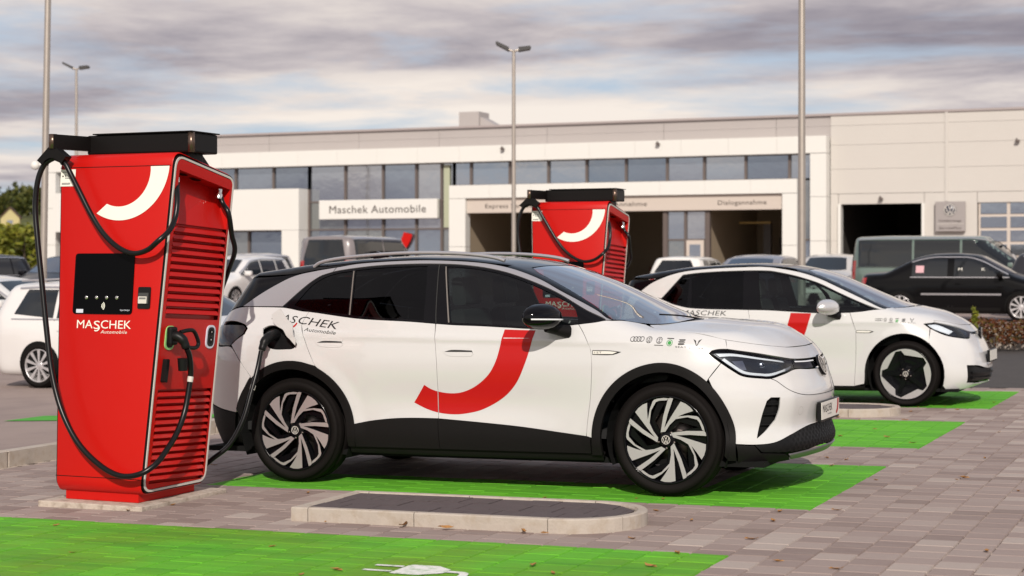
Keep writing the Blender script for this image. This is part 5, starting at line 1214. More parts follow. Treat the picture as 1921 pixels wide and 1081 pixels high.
        c = place(B, 'front', np.array([[.60, .853]]), s)[0]; nn = B.grad(c[None])[0]
        mb = MB(); mb.lathe([(0, 0), (.020, .004), (.026, .012), (.028, .018)], 'x', 20); o = mb.build('projector', M_HLIN, hl); o.location = tuple(c-nn*.016); o.rotation_euler = (0, 0, math.atan2(-nn[1], -nn[0]))
        bar = Fr([(3.510, -.44, .875), (3.54, -.25, .869), (3.552, -.07, .868), (3.582, -.07, .810), (3.565, -.25, .812), (3.529, -.472, .820)])
        lb = panel('light_bar', B, 'front', bar, M_GBLK, root, off=-.003, h=.03, is2d=True, sgn=s)
        panel('light_guide', B, 'front', Fr([(3.512, -.43, .867), (3.54, -.25, .861), (3.552, -.08, .860), (3.556, -.08, .852), (3.545, -.25, .853), (3.515, -.43, .859)]), M_DRL, lb, off=.001, h=.05, is2d=True, sgn=s, gap=0, lip=0)
        line_strip('shut_line', B, 'front', [(3.425, -.689, .765), (3.452, -.664, .750), (3.508, -.617, .700), (3.545, -.561, .672), (3.578, -.458, .650), (3.605, -.33, .641), (3.625, -.15, .638), (3.63, 0, .638)], .004, M_SHUT, root, .0008, s)
    # emblem and number plate
    nb = np.array([.93, 0, .37]); nb = nb/np.linalg.norm(nb); up = np.array([-nb[2], 0, nb[0]]); cb = np.array([3.590, 0, .818])
    bd = MB(); V = []; n = 36
    for rr, e in ((.074, .0), (.074, .012), (.070, .015)):
        V += [tuple(cb+nb*e+up*rr*math.sin(2*math.pi*k/n)+np.array([0, 1, 0])*rr*math.cos(2*math.pi*k/n)) for k in range(n)]
    bd.add(V, [(i*n+k, i*n+(k+1) % n, (i+1)*n+(k+1) % n, (i+1)*n+k) for i in range(2) for k in range(n)]+[tuple(range(2*n, 3*n))]); em = bd.build('front_emblem', M_GBLK, root)
    logo_obj('emblem_letters', .068, M_TRIM, em, lambda u, v: tuple(cb+nb*.0165+up*v+np.array([0, 1, 0])*u))
    pz = MB(); pz.box((3.625, -.275, .452), (3.652, .275, .588), .006); ph = pz.build('plate_holder', M_PLAS, root)
    pz = MB(); pz.box((3.650, -.262, .468), (3.656, .262, .582)); pl = pz.build('number_plate', M_PLATE, ph)
    PL = lambda u, v: (3.6575, u, v)
    text_obj('plate_lettering', 'MA', .085, .052, M_PRINT, pl, lambda u, v: PL(-.235+u, .515+v), bold=.0); text_obj('plate_lettering', 'S', .032, .052, M_PRINT, pl, lambda u, v: PL(-.147+u, .511+v)); text_obj('plate_lettering', 'CHEK', .155, .052, M_PRINT, pl, lambda u, v: PL(-.112+u, .515+v)); text_obj('plate_lettering', 'Automobile', .12, .014, M_GREYTXT, pl, lambda u, v: PL(-.10+u, .492+v), shear=.2)
    cr = [(.205+.0, .582), (.245, .582), (.240, .54), (.222, .502), (.195, .485), (.165, .478), (.155, .495), (.185, .512), (.200, .545)]
    mb = MB(); mb.add([PL(*q) for q in cr], [tuple(range(len(cr)))]); mb.build('plate_crescent', M_REDVIN, pl)
    c = place(B, 'front', np.array([[.375, .545]]))[0]; nn = B.grad(c[None])[0]
    for s in (-1,):
        ring = [( .45+.026*math.cos(t)/1.0, .545+.026*math.sin(t)) for t in np.linspace(0, 2*math.pi, 25)]
        V = np.array(ring[:-1]+[(.45+.0285*math.cos(t), .545+.0285*math.sin(t)) for t in np.linspace(0, 2*math.pi, 25)[:-1]]); decal('tow_cap', B, V, [(i, (i+1) % 24, 24+(i+1) % 24, 24+i) for i in range(24)], mat('cap_joint_grey', (.45, .44, .42), .6), root, 'front', .0006, s)  # grey ring marking the round joint of the cap
    # wheels and wells
    for x, kind in ((0, 'turbine'), (WX, 'turbine')):
        for s in (-1, 1): wheel(kind, root, (x, s*(.9-.1175), WZ), side=s, spin=(0 if x else 1))
    for x in (0, WX):
        for s in (-1, 1):
            mb = MB(); A = [math.radians(a) for a in np.linspace(-25, 205, 24)]; r = .445 if x == 0 else .42
            V = [(x+r*math.cos(a), s*yy, WZ+r*math.sin(a)) for yy in (.885 if x == 0 else .86, .52) for a in A]; m = len(A)
            F = [(i, i+1, m+i+1, m+i) for i in range(m-1)]+[tuple(range(m, 2*m))]; mb.add(V, F); mb.build('wheel_well', M_UNDER, root)
    fl = MB(); fl.box((-.78, -.80, .20), (3.40, .80, .235)); fl.build('underbody', M_UNDER, root)
    shell('light_block_shell', B, M_UNDER, root, -.05, -.88, 3.52, 40, -35, 22, .60, cut=lambda c: (c[2] > 1.08 and -.6 < c[0] < 2.6) or (c[2] > 1.0 and -.5 < c[0] < 2.2) or min(math.hypot(c[0], c[2]-WZ), math.hypot(c[0]-WX, c[2]-WZ)) < .50 or (c[0] > 3.0 and .66 < c[2] < .97))  # dark skin added to stop light showing through gaps and wells
    interior(root)
    mb = MB(); mb.box((1.70, -.10, 1.36), (1.74, .14, 1.43), .012); mb.build('rear_view_mirror', M_CABIN, root)
    # mirrors, handles, rails, fin
    for s in (-1, 1): mirror_housing(root, (1.975, s*1.065, 1.172), s, M_GBLK, M_CLAD, (2.10, s*.885, 1.075))
    for x, z, l in ((1.19, .944, .22), (.192, 1.003, .21)):
        for s in (-1, 1):
            o3 = S3(B, [(x-.01, z+.005), (x+.03, z+.028), (x+l-.03, z+.026), (x+l, z+.012), (x+l+.008, z-.020), (x+l-.01, z-.034), (x+.05, z-.034), (x+.01, z-.018)])
            hp = panel('door_handle', B, 'side', o3, M_CARW, root, off=.003, h=.02, gap=0, lip=.004, sgn=s)
            panel('handle_shade_strip', B, 'side', S3(B, [(x+.008, z-.006), (x+.06, z+.007), (x+l-.004, z+.004), (x+l+.004, z-.018), (x+l-.004, z-.006), (x+.06, z-.006)]), M_SHUT, hp, off=.0045, h=.02, gap=0, lip=0, sgn=s)  # flat dark strip painting the shade of the grip hollow
    for s in (-1, 1):
        mb = MB(); P = spline([(.02, s*.618, 1.535), (.07, s*.617, 1.565), (.18, s*.613, 1.588), (.36, s*.608, 1.606), (.6, s*.604, 1.620), (.85, s*.603, 1.625), (1.1, s*.604, 1.619), (1.3, s*.607, 1.604), (1.45, s*.611, 1.582), (1.53, s*.615, 1.558)], 5); mb.tube(P, .0135, 8); mb.build('roof_rail', M_SILV, root)
    mb = MB(); P = rounded([(.18, 1.585), (.36, 1.60), (.30, 1.622), (.215, 1.652), (.19, 1.65)], .008); mb.prism(P, 'y', -.014, .014); mb.build('roof_fin', M_GBLK, root)
    mb = MB(); mb.tube(spline([(2.80, -.1, 1.135), (2.70, -.3, 1.165), (2.60, -.46, 1.178)], 5), .006, 6); mb.build('wiper', M_PLAS, root)
    # vinyl: crescent, lettering, badges, marks
    cres = [(1.637, 1.090), (1.863, 1.084), (1.839, .991), (1.795, .86), (1.73, .733), (1.63, .633), (1.475, .549), (1.344, .517), (1.242, .510), (1.132, .521), (1.04, .547), (.953, .586), (1.038, .71), (1.085, .683), (1.141, .665), (1.238, .654), (1.325, .664), (1.429, .708), (1.527, .787), (1.583, .879), (1.619, 1.005)]
    crescent_decal(B, root, cres, gap_x=1.1395)
    def word(s, x, z, w, h, m=M_PRINT, shear=.28, slope=-.128, nm='name_lettering', bold=.0):
        V, F = text_mesh(s, 1.0, shear, 1.0, bold); W = max(v[0] for v in V); decal(nm, B, [(x+a/W*w, z+slope*(a/W*w)+b/.73*h) for a, b in V], F, m, root)
    word('MA', -.225, 1.163, .155, .052); word('S', -.062, 1.138, .062, .055); word('CHEK', .012, 1.133, .345, .056)
    word('Automobile', .080, 1.080, .265, .026, shear=.2, slope=-.098, nm='sub_lettering')
    A = [math.radians(-10-105*k/10) for k in range(11)]; V = [(-.012+.052*math.cos(a)-.03, 1.142+.045*math.sin(a)) for a in A]+[(-.012+.040*math.cos(a)-.03, 1.144+.034*math.sin(a)) for a in A]; decal('red_swash', B, V, [(k, k+1, 12+k, 11+k) for k in range(10)], M_REDVIN, root, off=.0022)
    bdg = [(2.279, .955), (2.405, .953), (2.48, .944), (2.424, .925), (2.279, .924)]
    for s in (-1, 1):
        bg_ = panel('wing_badge', B, 'side', S3(B, bdg), M_PRINT, root, off=.002, h=.03, gap=0, lip=.002, sgn=s, corner=20)
        panel('badge_face', B, 'side', S3(B, [(2.284, .950), (2.402, .948), (2.452, .943), (2.42, .930), (2.284, .929)]), M_PLATE, bg_, off=.0035, h=.03, gap=0, lip=0, sgn=s, corner=20)
    V, F = text_mesh('1ST', 1.0, 0, 1.1, 0); W = max(v[0] for v in V); decal('badge_lettering', B, [(2.295+a/W*.05, .934+b/.73*.012) for a, b in V], F, M_PRINT, root, off=.0045)
    brand_row(B, root, 2.586, 1.028)
    # open charging port: cup, flap and the plug with its cable
    pc = panel('charge_port', B, 'diag', port, M_PLAS, root, off=-.045, h=.03, gap=-.002, lip=-.045)
    flp = [(-.205, -.83, 1.20), (-.10, -.80, 1.185), (-.03, -.845, 1.125), (.03, -.872, 1.065), (.062, -.90, .995), (.048, -.915, .968), (.02, -.905, .985), (-.045, -.89, 1.05), (-.12, -.87, 1.09), (-.185, -.848, 1.14)]
    def flapfn(P, Nn):
        d = (P[:, 0]+.075)*.62+(P[:, 2]-1.075)*.78; return P+Nn*(.018+np.clip(d+.03, 0, .2)*.75)[:, None]
    panel('charge_flap', B, 'diag', flp, mat('flap_shaded_white', (.55, .54, .53), .45, coat=.5), root, h=.02, gap=0, lip=.010, fn=flapfn)  # greyer than the body white, painting the flap's different shading
    plug = MB(); plug.tube(spline([(-.165, -.85, 1.055), (-.17, -.93, 1.04), (-.180, -.985, 1.010), (-.190, -1.015, .945)], 5), [.038]*8+[.034]*4+[.028]*3+[.022], 14)
    pg = plug.build('charging_connector', M_PLAS, root)
    return root, B
ID4, B4 = build_id4()
# cable from the post to the car: its own thing, lying on the ground and rising to the port
def car_point(P): return ID4.matrix_basis @ Vector(P)
bpy.context.view_layer.update()
kc = [(C1[0]+.05, C1[1]+1.08, C1[2]+.09), (C1[0]+.10, C1[1]+1.09, C1[2]+.075)]+[tuple(ID4.matrix_world @ Vector(q)) for q in [(-.52, -1.34, .11), (-.419, -1.32, .197), (-.312, -1.26, .295), (-.238, -1.2, .459), (-.207, -1.14, .643), (-.189, -1.08, .808), (-.192, -1.02, .94)]]
mb = MB(); mb.tube(spline(kc, 8), .0175, 12); o = mb.build('charging_cable', M_RUB); tag(o, 'thick black charging cable running from the near post into the white car', 'cable')
mb = MB(); q0 = Vector(ID4.matrix_world @ Vector((-.2035, -1.127, .672))); q1 = Vector(ID4.matrix_world @ Vector((-.200, -1.115, .705))); mb.tube([q0, q1], .019, 12); mb.build('cable_label', M_TRIM, o)
# ---------------------------------------------------------------- second white car
def build_id3():
    B = id3_body()
    root = thing('electric_car', 'white electric hatchback with black star wheels parked behind the far island', 'car', (-6.08, 19.33, gz(-6.08)), (0, -tilt, 0))
    WX, WZ = 2.77, .35
    def mirrored(nm, *a, **k):
        for s in (-1, 1): k2 = dict(k); k2['sgn'] = s; panel(nm, *a, **k2)
    belt = [(.038, 1.166), (.188, 1.103), (.414, 1.058), (1.057, 1.036), (1.286, 1.031), (1.854, .999), (2.188, 1.002), (2.489, 1.033)]
    dlo = [(.038, 1.166), (.263, 1.430), (.487, 1.453), (.875, 1.467), (1.239, 1.464), (1.40, 1.439), (1.587, 1.396), (1.823, 1.321), (2.059, 1.212), (2.291, 1.111), (2.489, 1.033)]
    strip = [(-.234, 1.242), (-.084, 1.35), (.188, 1.449), (.478, 1.487), (.962, 1.506), (1.224, 1.503), (1.573, 1.447), (1.811, 1.372), (2.047, 1.266), (2.28, 1.157), (2.495, 1.055), (2.56, 1.035)]
    fdoor = [(2.188, 1.002), (2.238, .859), (2.255, .791), (2.247, .505), (2.225, .215)]
    rA = lambda a: .402; ra = arcpts(0, WZ, .405, 170, -18, 24); fa = arcpts(WX, WZ, lambda a: .395+.035*float(sstep(20, 100, np.array(a))), 198, -18, 28)
    rdoor = [(.12, 1.13), (.10, 1.02), (.18, .85), (.30, .68)]
    gapl = [(1.064, 1.036), (1.085, .947), (1.10, .7), (1.08, .215)]
    mirrored('rear_door', B, 'side', S3(B, [(.12, 1.13), (.188, 1.103), (.414, 1.058), (1.064, 1.036)]+gapl[1:]+[(.62, .215), (.42, .28)]+[p for p in ra[::-1] if p[0] > .30 and p[1] > .26]+[(.30, .66)]+rdoor[::-1][:-1]), M_CARW, root, h=.035)
    mirrored('front_door', B, 'side', S3(B, gapl[::-1]+[(1.286, 1.031), (1.854, .999)]+fdoor), M_CARW, root, h=.035)
    seam = [(2.61, -.66, 1.050), (2.70, -.70, 1.020), (2.87, -.72, .985), (3.02, -.70, .945), (3.06, -.71, .91)]
    headl = [(2.97, -.792, .88), (3.049, -.735, .892), (3.18, -.643, .862), (3.30, -.47, .815), (3.369, -.316, .775), (3.377, -.489, .72), (3.252, -.692, .739), (3.146, -.755, .772), (3.03, -.79, .836)]
    fwa = S3(B, [p for p in fa if p[0] < 3.04 and p[1] > .3])
    wing = S3(B, fdoor[::-1])+S3(B, [(2.35, 1.018), (2.489, 1.033), (2.54, 1.034)])+seam+[(3.045, -.742, .897), (2.97, -.795, .887), (2.955, -.80, .876), (3.02, -.797, .828), (3.02, -.85, .70)]+fwa[::-1]+S3(B, [(2.33, .24)])
    mirrored('front_wing', B, 'diag', wing, M_CARW, root, h=.035)
    q = S3(B, rdoor)+S3(B, [p for p in ra if p[0] < .28 and p[1] > .5][::-1])+S3(B, [(-.40, .60), (-.44, .85), (-.42, 1.05), (-.36, 1.18), (-.234, 1.238), (-.05, 1.20), (.038, 1.160)])
    mirrored('quarter_panel', B, 'diag', q, M_CARW, root, h=.035)
    gq = [(.09, 1.16), (.275, 1.405), (.345, 1.415), (.352, 1.085), (.22, 1.115)]
    gr = [(.372, 1.42), (.487, 1.436), (.875, 1.450), (.965, 1.450), (1.0, 1.055), (.414, 1.078)]
    gf = [(1.14, 1.446), (1.239, 1.444), (1.40, 1.420), (1.587, 1.376), (1.75, 1.325), (1.90, 1.18), (1.955, 1.018), (1.854, 1.015), (1.286, 1.048), (1.215, 1.052)]
    gs = [(1.80, 1.31), (2.059, 1.192), (2.291, 1.095), (2.42, 1.04), (2.188, 1.020), (2.02, 1.016), (1.94, 1.20)]
    mirrored('window_frame', B, 'side', S3(B, belt+dlo[::-1][1:-1]), M_GBLK, root, off=-.002, h=.05, holes=[S3(B, g) for g in (gq, gr, gf, gs)])
    for nm, g, m in (('quarter_glass', gq, M_GREAR), ('rear_door_glass', gr, M_GREAR), ('front_door_glass', gf, M_GFRONT), ('front_vent_glass', gs, M_GFRONT)): mirrored(nm, B, 'side', S3(B, g), m, root, off=-.006, h=.06, gap=-.004, lip=0)
    mirrored('roof_trim', B, 'side', S3(B, strip+[(2.50, 1.036)]+dlo[::-1][1:]), M_CARW, root, off=.002, h=.05)
    wsn = [(1.655, -.44, 1.470), (1.75, -.53, 1.43), (2.024, -.600, 1.305), (2.369, -.680, 1.140), (2.56, -.735, 1.050)]
    mirrored('a_pillar', B, 'diag', S3(B, strip[6:])+wsn[::-1]+[(1.58, -.45, 1.49), (1.54, -.57, 1.475)], M_GBLK, root, h=.05)
    edge = [(1.56, -.565), (1.224, -.585), (.962, -.603), (.478, -.615), (.188, -.63), (-.084, -.655), (-.25, -.62), (-.38, -.55), (-.42, -.3)]
    half = [(1.66, 0), (1.655, -.2), (1.645, -.43), (1.58, -.455)]+edge; panel('roof', B, 'top', half+[(x, -y) for x, y in half[::-1]][:-1], M_GBLK, root, h=.06, is2d=True)
    mirrored('rear_side_trim', B, 'diag', S3(B, strip[:3])+[(.18, -.632, 1.452), (-.084, -.66, 1.385), (-.25, -.63, 1.365), (-.40, -.55, 1.34), (-.43, -.60, 1.22), (-.37, -.68, 1.19)], M_GBLK, root, h=.05)
    def sym(h): return h+[(-a, b) for a, b in h[::-1] if abs(a) > 1e-6]
    panel('tailgate', B, 'rear', sym([(0, 1.37), (.75, 1.33), (.85, 1.18), (.95, .95), (.95, .70), (0, .70)]), M_GBLK, root, h=.06, is2d=True)
    panel('rear_bumper', B, 'rear', sym([(0, .69), (.95, .69), (1.02, 1.02), (1.12, .80), (1.12, .58), (.9, .22), (0, .22)]), M_CARW, root, h=.06, is2d=True)
    base = [(2.565, -.73), (2.64, -.62), (2.70, -.48), (2.74, -.3), (2.76, 0)]
    wsh = [(1.668, 0), (1.662, -.2), (1.655, -.43)]+[(x, y+.004) for x, y, z in wsn[1:-1]]+base; panel('windscreen', B, 'top', wsh+[(x, -y) for x, y in wsh[::-1] if abs(y) > 1e-6], M_GWIND, root, h=.06, is2d=True, lip=0)
    hf = [(3.06, -.69), (3.18, -.56), (3.26, -.40), (3.30, -.2), (3.315, 0)]; hr = [(2.625, -.655), (2.70, -.53), (2.755, -.36), (2.79, -.16), (2.80, 0)]
    hh = hr[::-1]+[(x, y) for x, y, z in seam[1:-1]]+hf
    panel('bonnet', B, 'top', hh+[(x, -y) for x, y in hh[::-1] if abs(y) > 1e-6], M_CARW, root, h=.035, is2d=True)
    panel('cowl', B, 'top', [(x+.003, y) for x, y in base[1:]]+[(x+.003, -y) for x, y in base[1:-1][::-1]]+[(x-.004, -y) for x, y in hr[:-1]]+[(x-.004, y) for x, y in hr[::-1]], M_CLAD, root, off=-.01, h=.06, is2d=True, gap=0, lip=0)
    Fr = lambda L: [tuple(t) for t in flat('front', L)]
    hf3 = T3(B, [(x+.003, y) for x, y in hf])
    nose = [(0, hf3[-1][2])]+Fr(hf3[-2::-1])+Fr([(3.052, -.737, .898), (3.18, -.645, .868), (3.30, -.47, .821), (3.369, -.316, .781)])+[(0, .775)]
    panel('nose_panel', B, 'front', sym(nose), M_CARW, root, h=.035, is2d=True)
    fa2 = Fr(S3(B, [p for p in fa if p[0] > 3.02 and p[1] > .2]))
    grl = [(3.38, -.672, .437), (3.46, -.50, .428), (3.52, -.25, .39), (3.54, 0, .385), (3.53, 0, .24), (3.50, -.25, .235), (3.44, -.48, .235), (3.37, -.655, .250)]
    bump = [(0, .770)]+Fr([(3.369, -.316, .768), (3.380, -.489, .714), (3.252, -.694, .733), (3.144, -.757, .766), (3.024, -.795, .828), (3.02, -.848, .703)])+fa2+Fr([(3.17, -.74, .165), (3.372, -.586, .190), (3.472, -.313, .222)])+[(0, .228)]
    gh = Fr(grl); ghs = [(0, .385)]+gh[2::-1]+gh[:4:-1]+[(0, .240)]
    ghl = gh[:4]; full = [(a, b) for a, b in gh[0:3]]+[(0, .388)]+[(-a, b) for a, b in gh[2::-1]]+[(-a, b) for a, b in gh[:4:-1]]+[(0, .238)]+[(a, b) for a, b in gh[5:]]
    panel('front_bumper', B, 'front', sym(bump), M_CARW, root, h=.035, is2d=True, holes=[full])
    go = panel('lower_grille', B, 'front', full, M_PLAS, root, off=-.03, h=.04, is2d=True, lip=0, gap=0)
    for z in (.36, .30): panel('grille_blade', B, 'front', [(.62, z+.005), (0, z-.02), (-.62, z+.005), (-.62, z-.012), (0, z-.038), (.62, z-.012)], M_PLAS, root, off=-.004, h=.05, is2d=True, gap=0, lip=.03)
    for s in (-1, 1):
        hl = panel('headlamp', B, 'front', Fr(headl), M_LENS, root, h=.04, is2d=True, sgn=s, lip=0, gap=.003); panel('lamp_housing', B, 'front', Fr(headl), M_HLDK, hl, off=-.02, h=.04, is2d=True, sgn=s, lip=-.018, gap=.004)
        panel('light_guide', B, 'front', Fr([(3.0, -.785, .872), (3.09, -.715, .872), (3.20, -.62, .80), (3.19, -.70, .768), (3.06, -.78, .83)]), M_DRL, hl, off=-.012, h=.04, is2d=True, sgn=s, gap=0, lip=.005)
        panel('reflector', B, 'front', Fr([(3.24, -.58, .825), (3.34, -.40, .785), (3.35, -.45, .735), (3.26, -.66, .755)]), M_HLIN, hl, off=-.012, h=.04, is2d=True, sgn=s, gap=0, lip=.005)
    panel('light_bar', B, 'front', sym([(0, .771)]+Fr([(3.366, -.31, .775)])+Fr([(3.374, -.33, .752)])+[(0, .748)]), M_GBLK, root, off=.002, h=.05, is2d=True)
    cb = np.array([3.425, 0, .755]); em = MB(); em.lathe([(0, .018), (.062, .018), (.066, .010), (.066, -.01)], 'x', 28, tuple(cb)); eo = em.build('front_emblem', M_GBLK, root); logo_obj('emblem_letters', .06, M_TRIM, eo, lambda u, v: tuple(cb+np.array([.0195, u, v])))
    pz = MB(); pz.box((3.535, -.27, .45), (3.565, .27, .58), .006); ph = pz.build('plate_holder', M_PLAS, root); MB().box((3.5655, -.26, .465), (3.569, .26, .575)).build('number_plate', M_PLATE, ph)
    mirrored('sill', B, 'side', S3(B, [(.40, .21), (1.2, .21), (2.33, .21), (2.33, .165), (1.2, .160), (.40, .165)]), M_CLAD, root, off=-.01, h=.05, gap=0, lip=.05)
    for x in (0, WX):
        for s in (-1, 1):
            wheel('star', root, (x, s*(.87-.1075), WZ), R=.35, rim=.278, w=.215, side=s, spin=3)
            mb = MB(); A = [math.radians(a) for a in np.linspace(-25, 205, 24)]; r = .40; V = [(x+r*math.cos(a), s*yy, WZ+r*math.sin(a)) for yy in (.855, .5) for a in A]; m = len(A); mb.add(V, [(i, i+1, m+i+1, m+i) for i in range(m-1)]+[tuple(range(m, 2*m))]); mb.build('wheel_well', M_UNDER, root)
    MB().box((-.5, -.78, .16), (3.3, .78, .19)).build('underbody', M_UNDER, root)
    shell('light_block_shell', B, M_UNDER, root, -.05, -.58, 3.42, 36, -35, 20, .55, cut=lambda c: (c[2] > .98 and c[0] < 2.6) or min(math.hypot(c[0], c[2]-WZ), math.hypot(c[0]-WX, c[2]-WZ)) < .46 or (c[0] > 2.9 and .6 < c[2] < .92))  # added dark skin, blocks light behind the panel gaps
    interior(root, front=(1.5, .55), zseat=.48, rear_x=.4, dash=2.2, ztop=.96)
    for s in (-1, 1): mirror_housing(root, (1.97, s*1.01, 1.055), s, mat('silver_mirror', (.62, .61, .62), .25, metal=.5, coat=.8), M_PLAS, (2.07, s*.865, .965), False)
    cres = np.array([(1.637, 1.090), (1.863, 1.084), (1.839, .991), (1.795, .86), (1.73, .733), (1.63, .633), (1.475, .549), (1.344, .517), (1.242, .510), (1.132, .521), (1.04, .547), (.953, .586), (1.038, .71), (1.085, .683), (1.141, .665), (1.238, .654), (1.325, .664), (1.429, .708), (1.527, .787), (1.583, .879), (1.619, 1.005)])
    crescent_decal(B, root, [(x-.094, z-.088) for x, z in cres], gap_x=1.095)
    def word(s, x, z, w, h, nm): V, F = text_mesh(s, 1.0, .15, 1.05, .0); W = max(v[0] for v in V); decal(nm, B, [(x+a/W*w, z-.02*a/W*w+b/.73*h) for a, b in V], F, M_PRINT, root)
    word('MASCHEK', .30, .985, .52, .055, 'name_lettering')
    brand_row(B, root, 2.50, .928, .86, -.02)
    bg_ = panel('wing_badge', B, 'side', S3(B, [(2.262, .815), (2.40, .812), (2.45, .800), (2.41, .786), (2.262, .786)]), M_PRINT, root, off=.002, h=.04, gap=0, lip=0, corner=20); panel('badge_face', B, 'side', S3(B, [(2.266, .810), (2.395, .808), (2.425, .80), (2.40, .791), (2.266, .791)]), M_PLATE, bg_, off=.0035, h=.04, gap=0, lip=0, corner=20)
    return root
ID3 = build_id3()
# ---------------------------------------------------------------- cars further back
def generic_body(kind, L, W, Hh, wb, oh):
    """oh: rear overhang; profile by kind, rear axle at x=0"""
    x0, x1 = -oh, L-oh; hb = Hh; w = W/2; r = .31
    if kind == 'van':
        top = [(x0-.2, hb*.97), (x0+.2, hb*.985), (x0+1, hb), (x1-1.9, hb*.995), (x1-1.45, hb*.955), (x1-.72, hb*.60), (x1-.45, hb*.53), (x1-.12, hb*.46), (x1+.1, hb*.3)]
        zb = hb*.56; tail = [(.1, x0+.10), (.4, x0+.02), (.9, x0), (1.4, x0+.04), (hb, x0+.14)]; tum = .12
    elif kind == 'sedan':
        top = [(x0-.1, hb*.66), (x0+.1, hb*.70), (x0+.62, hb*.725), (x0+1.25, hb*.94), (x0+1.6, hb*.99), (x0+2.1, hb), (x0+2.55, hb*.975), (x0+3.3, hb*.70), (x0+3.5, hb*.66), (x1-.35, hb*.58), (x1-.08, hb*.50), (x1+.1, hb*.35)]
        zb = hb*.63; tail = [(.1, x0+.15), (.3, x0+.03), (.6, x0), (.9, x0+.05), (1.1, x0+.12)]; tum = .24
    elif kind == 'wagon':
        top = [(x0-.2, hb*.93), (x0+.3, hb*.975), (x0+1.2, hb), (x0+2.2, hb*.995), (x0+2.75, hb*.955), (x0+3.55, hb*.68), (x0+3.75, hb*.655), (x1-.35, hb*.57), (x1-.08, hb*.49), (x1+.1, hb*.33)]
        zb = hb*.63; tail = [(.1, x0+.15), (.3, x0+.03), (.6, x0), (.95, x0+.02), (1.2, x0+.18), (1.5, x0+.36)]; tum = .22
    else:
        top = [(x0-.2, hb*.93), (x0+.3, hb*.975), (x0+1.0, hb), (x0+1.8, hb*.995), (x0+2.3, hb*.95), (x0+3.05, hb*.68), (x0+3.2, hb*.655), (x1-.3, hb*.56), (x1-.06, hb*.48), (x1+.1, hb*.3)]
        zb = hb*.62; tail = [(.1, x0+.12), (.3, x0+.03), (.6, x0), (.95, x0+.03), (1.2, x0+.17), (1.5, x0+.33)]; tum = .22
    side = [(.12, w*.93), (.25, w*.97), (.45, w*.985), (.65, w), (.8, w), (zb-.06, w*.985), (zb, w*.965), (hb*.8, w-tum*.5), (hb, w-tum), (hb+.2, w-tum*1.3)]
    nose = [(.1, x1-.12), (.25, x1-.02), (.45, x1), (.62, x1-.02), (.75, x1-.08), (.9, x1-.25), (1.2, x1-.7)]
    b = Body(top, side, [(x0, .95), (x0+.6, 1), (x1-.8, 1), (x1-.2, .93), (x1+.2, .88)], [(x0, .90), (x0+.8, 1), (x1-1.6, 1), (x1, .95)], nose, tail, [(x0, .05), (x1, .06)], (.10, .22), (.06, .14), floor=.16, kt=.10, ke=.09, wheels=((0, r), (wb, r)), arch=(.36, .01))
    b.zb = zb; b.x0, b.x1, b.wb, b.r, b.hb, b.w = x0, x1, wb, r, hb, w; return b
M_BGGLASS = mat('dark_car_glass', (.008, .011, .014), .04, spec=.8)
M_BGSKY = mat('painted_sky_windscreen', (.015, .03, .06), .03, spec=.9, coat=.8)  # blue base colour paints the sky mirrored in the glass
_bodies = {}
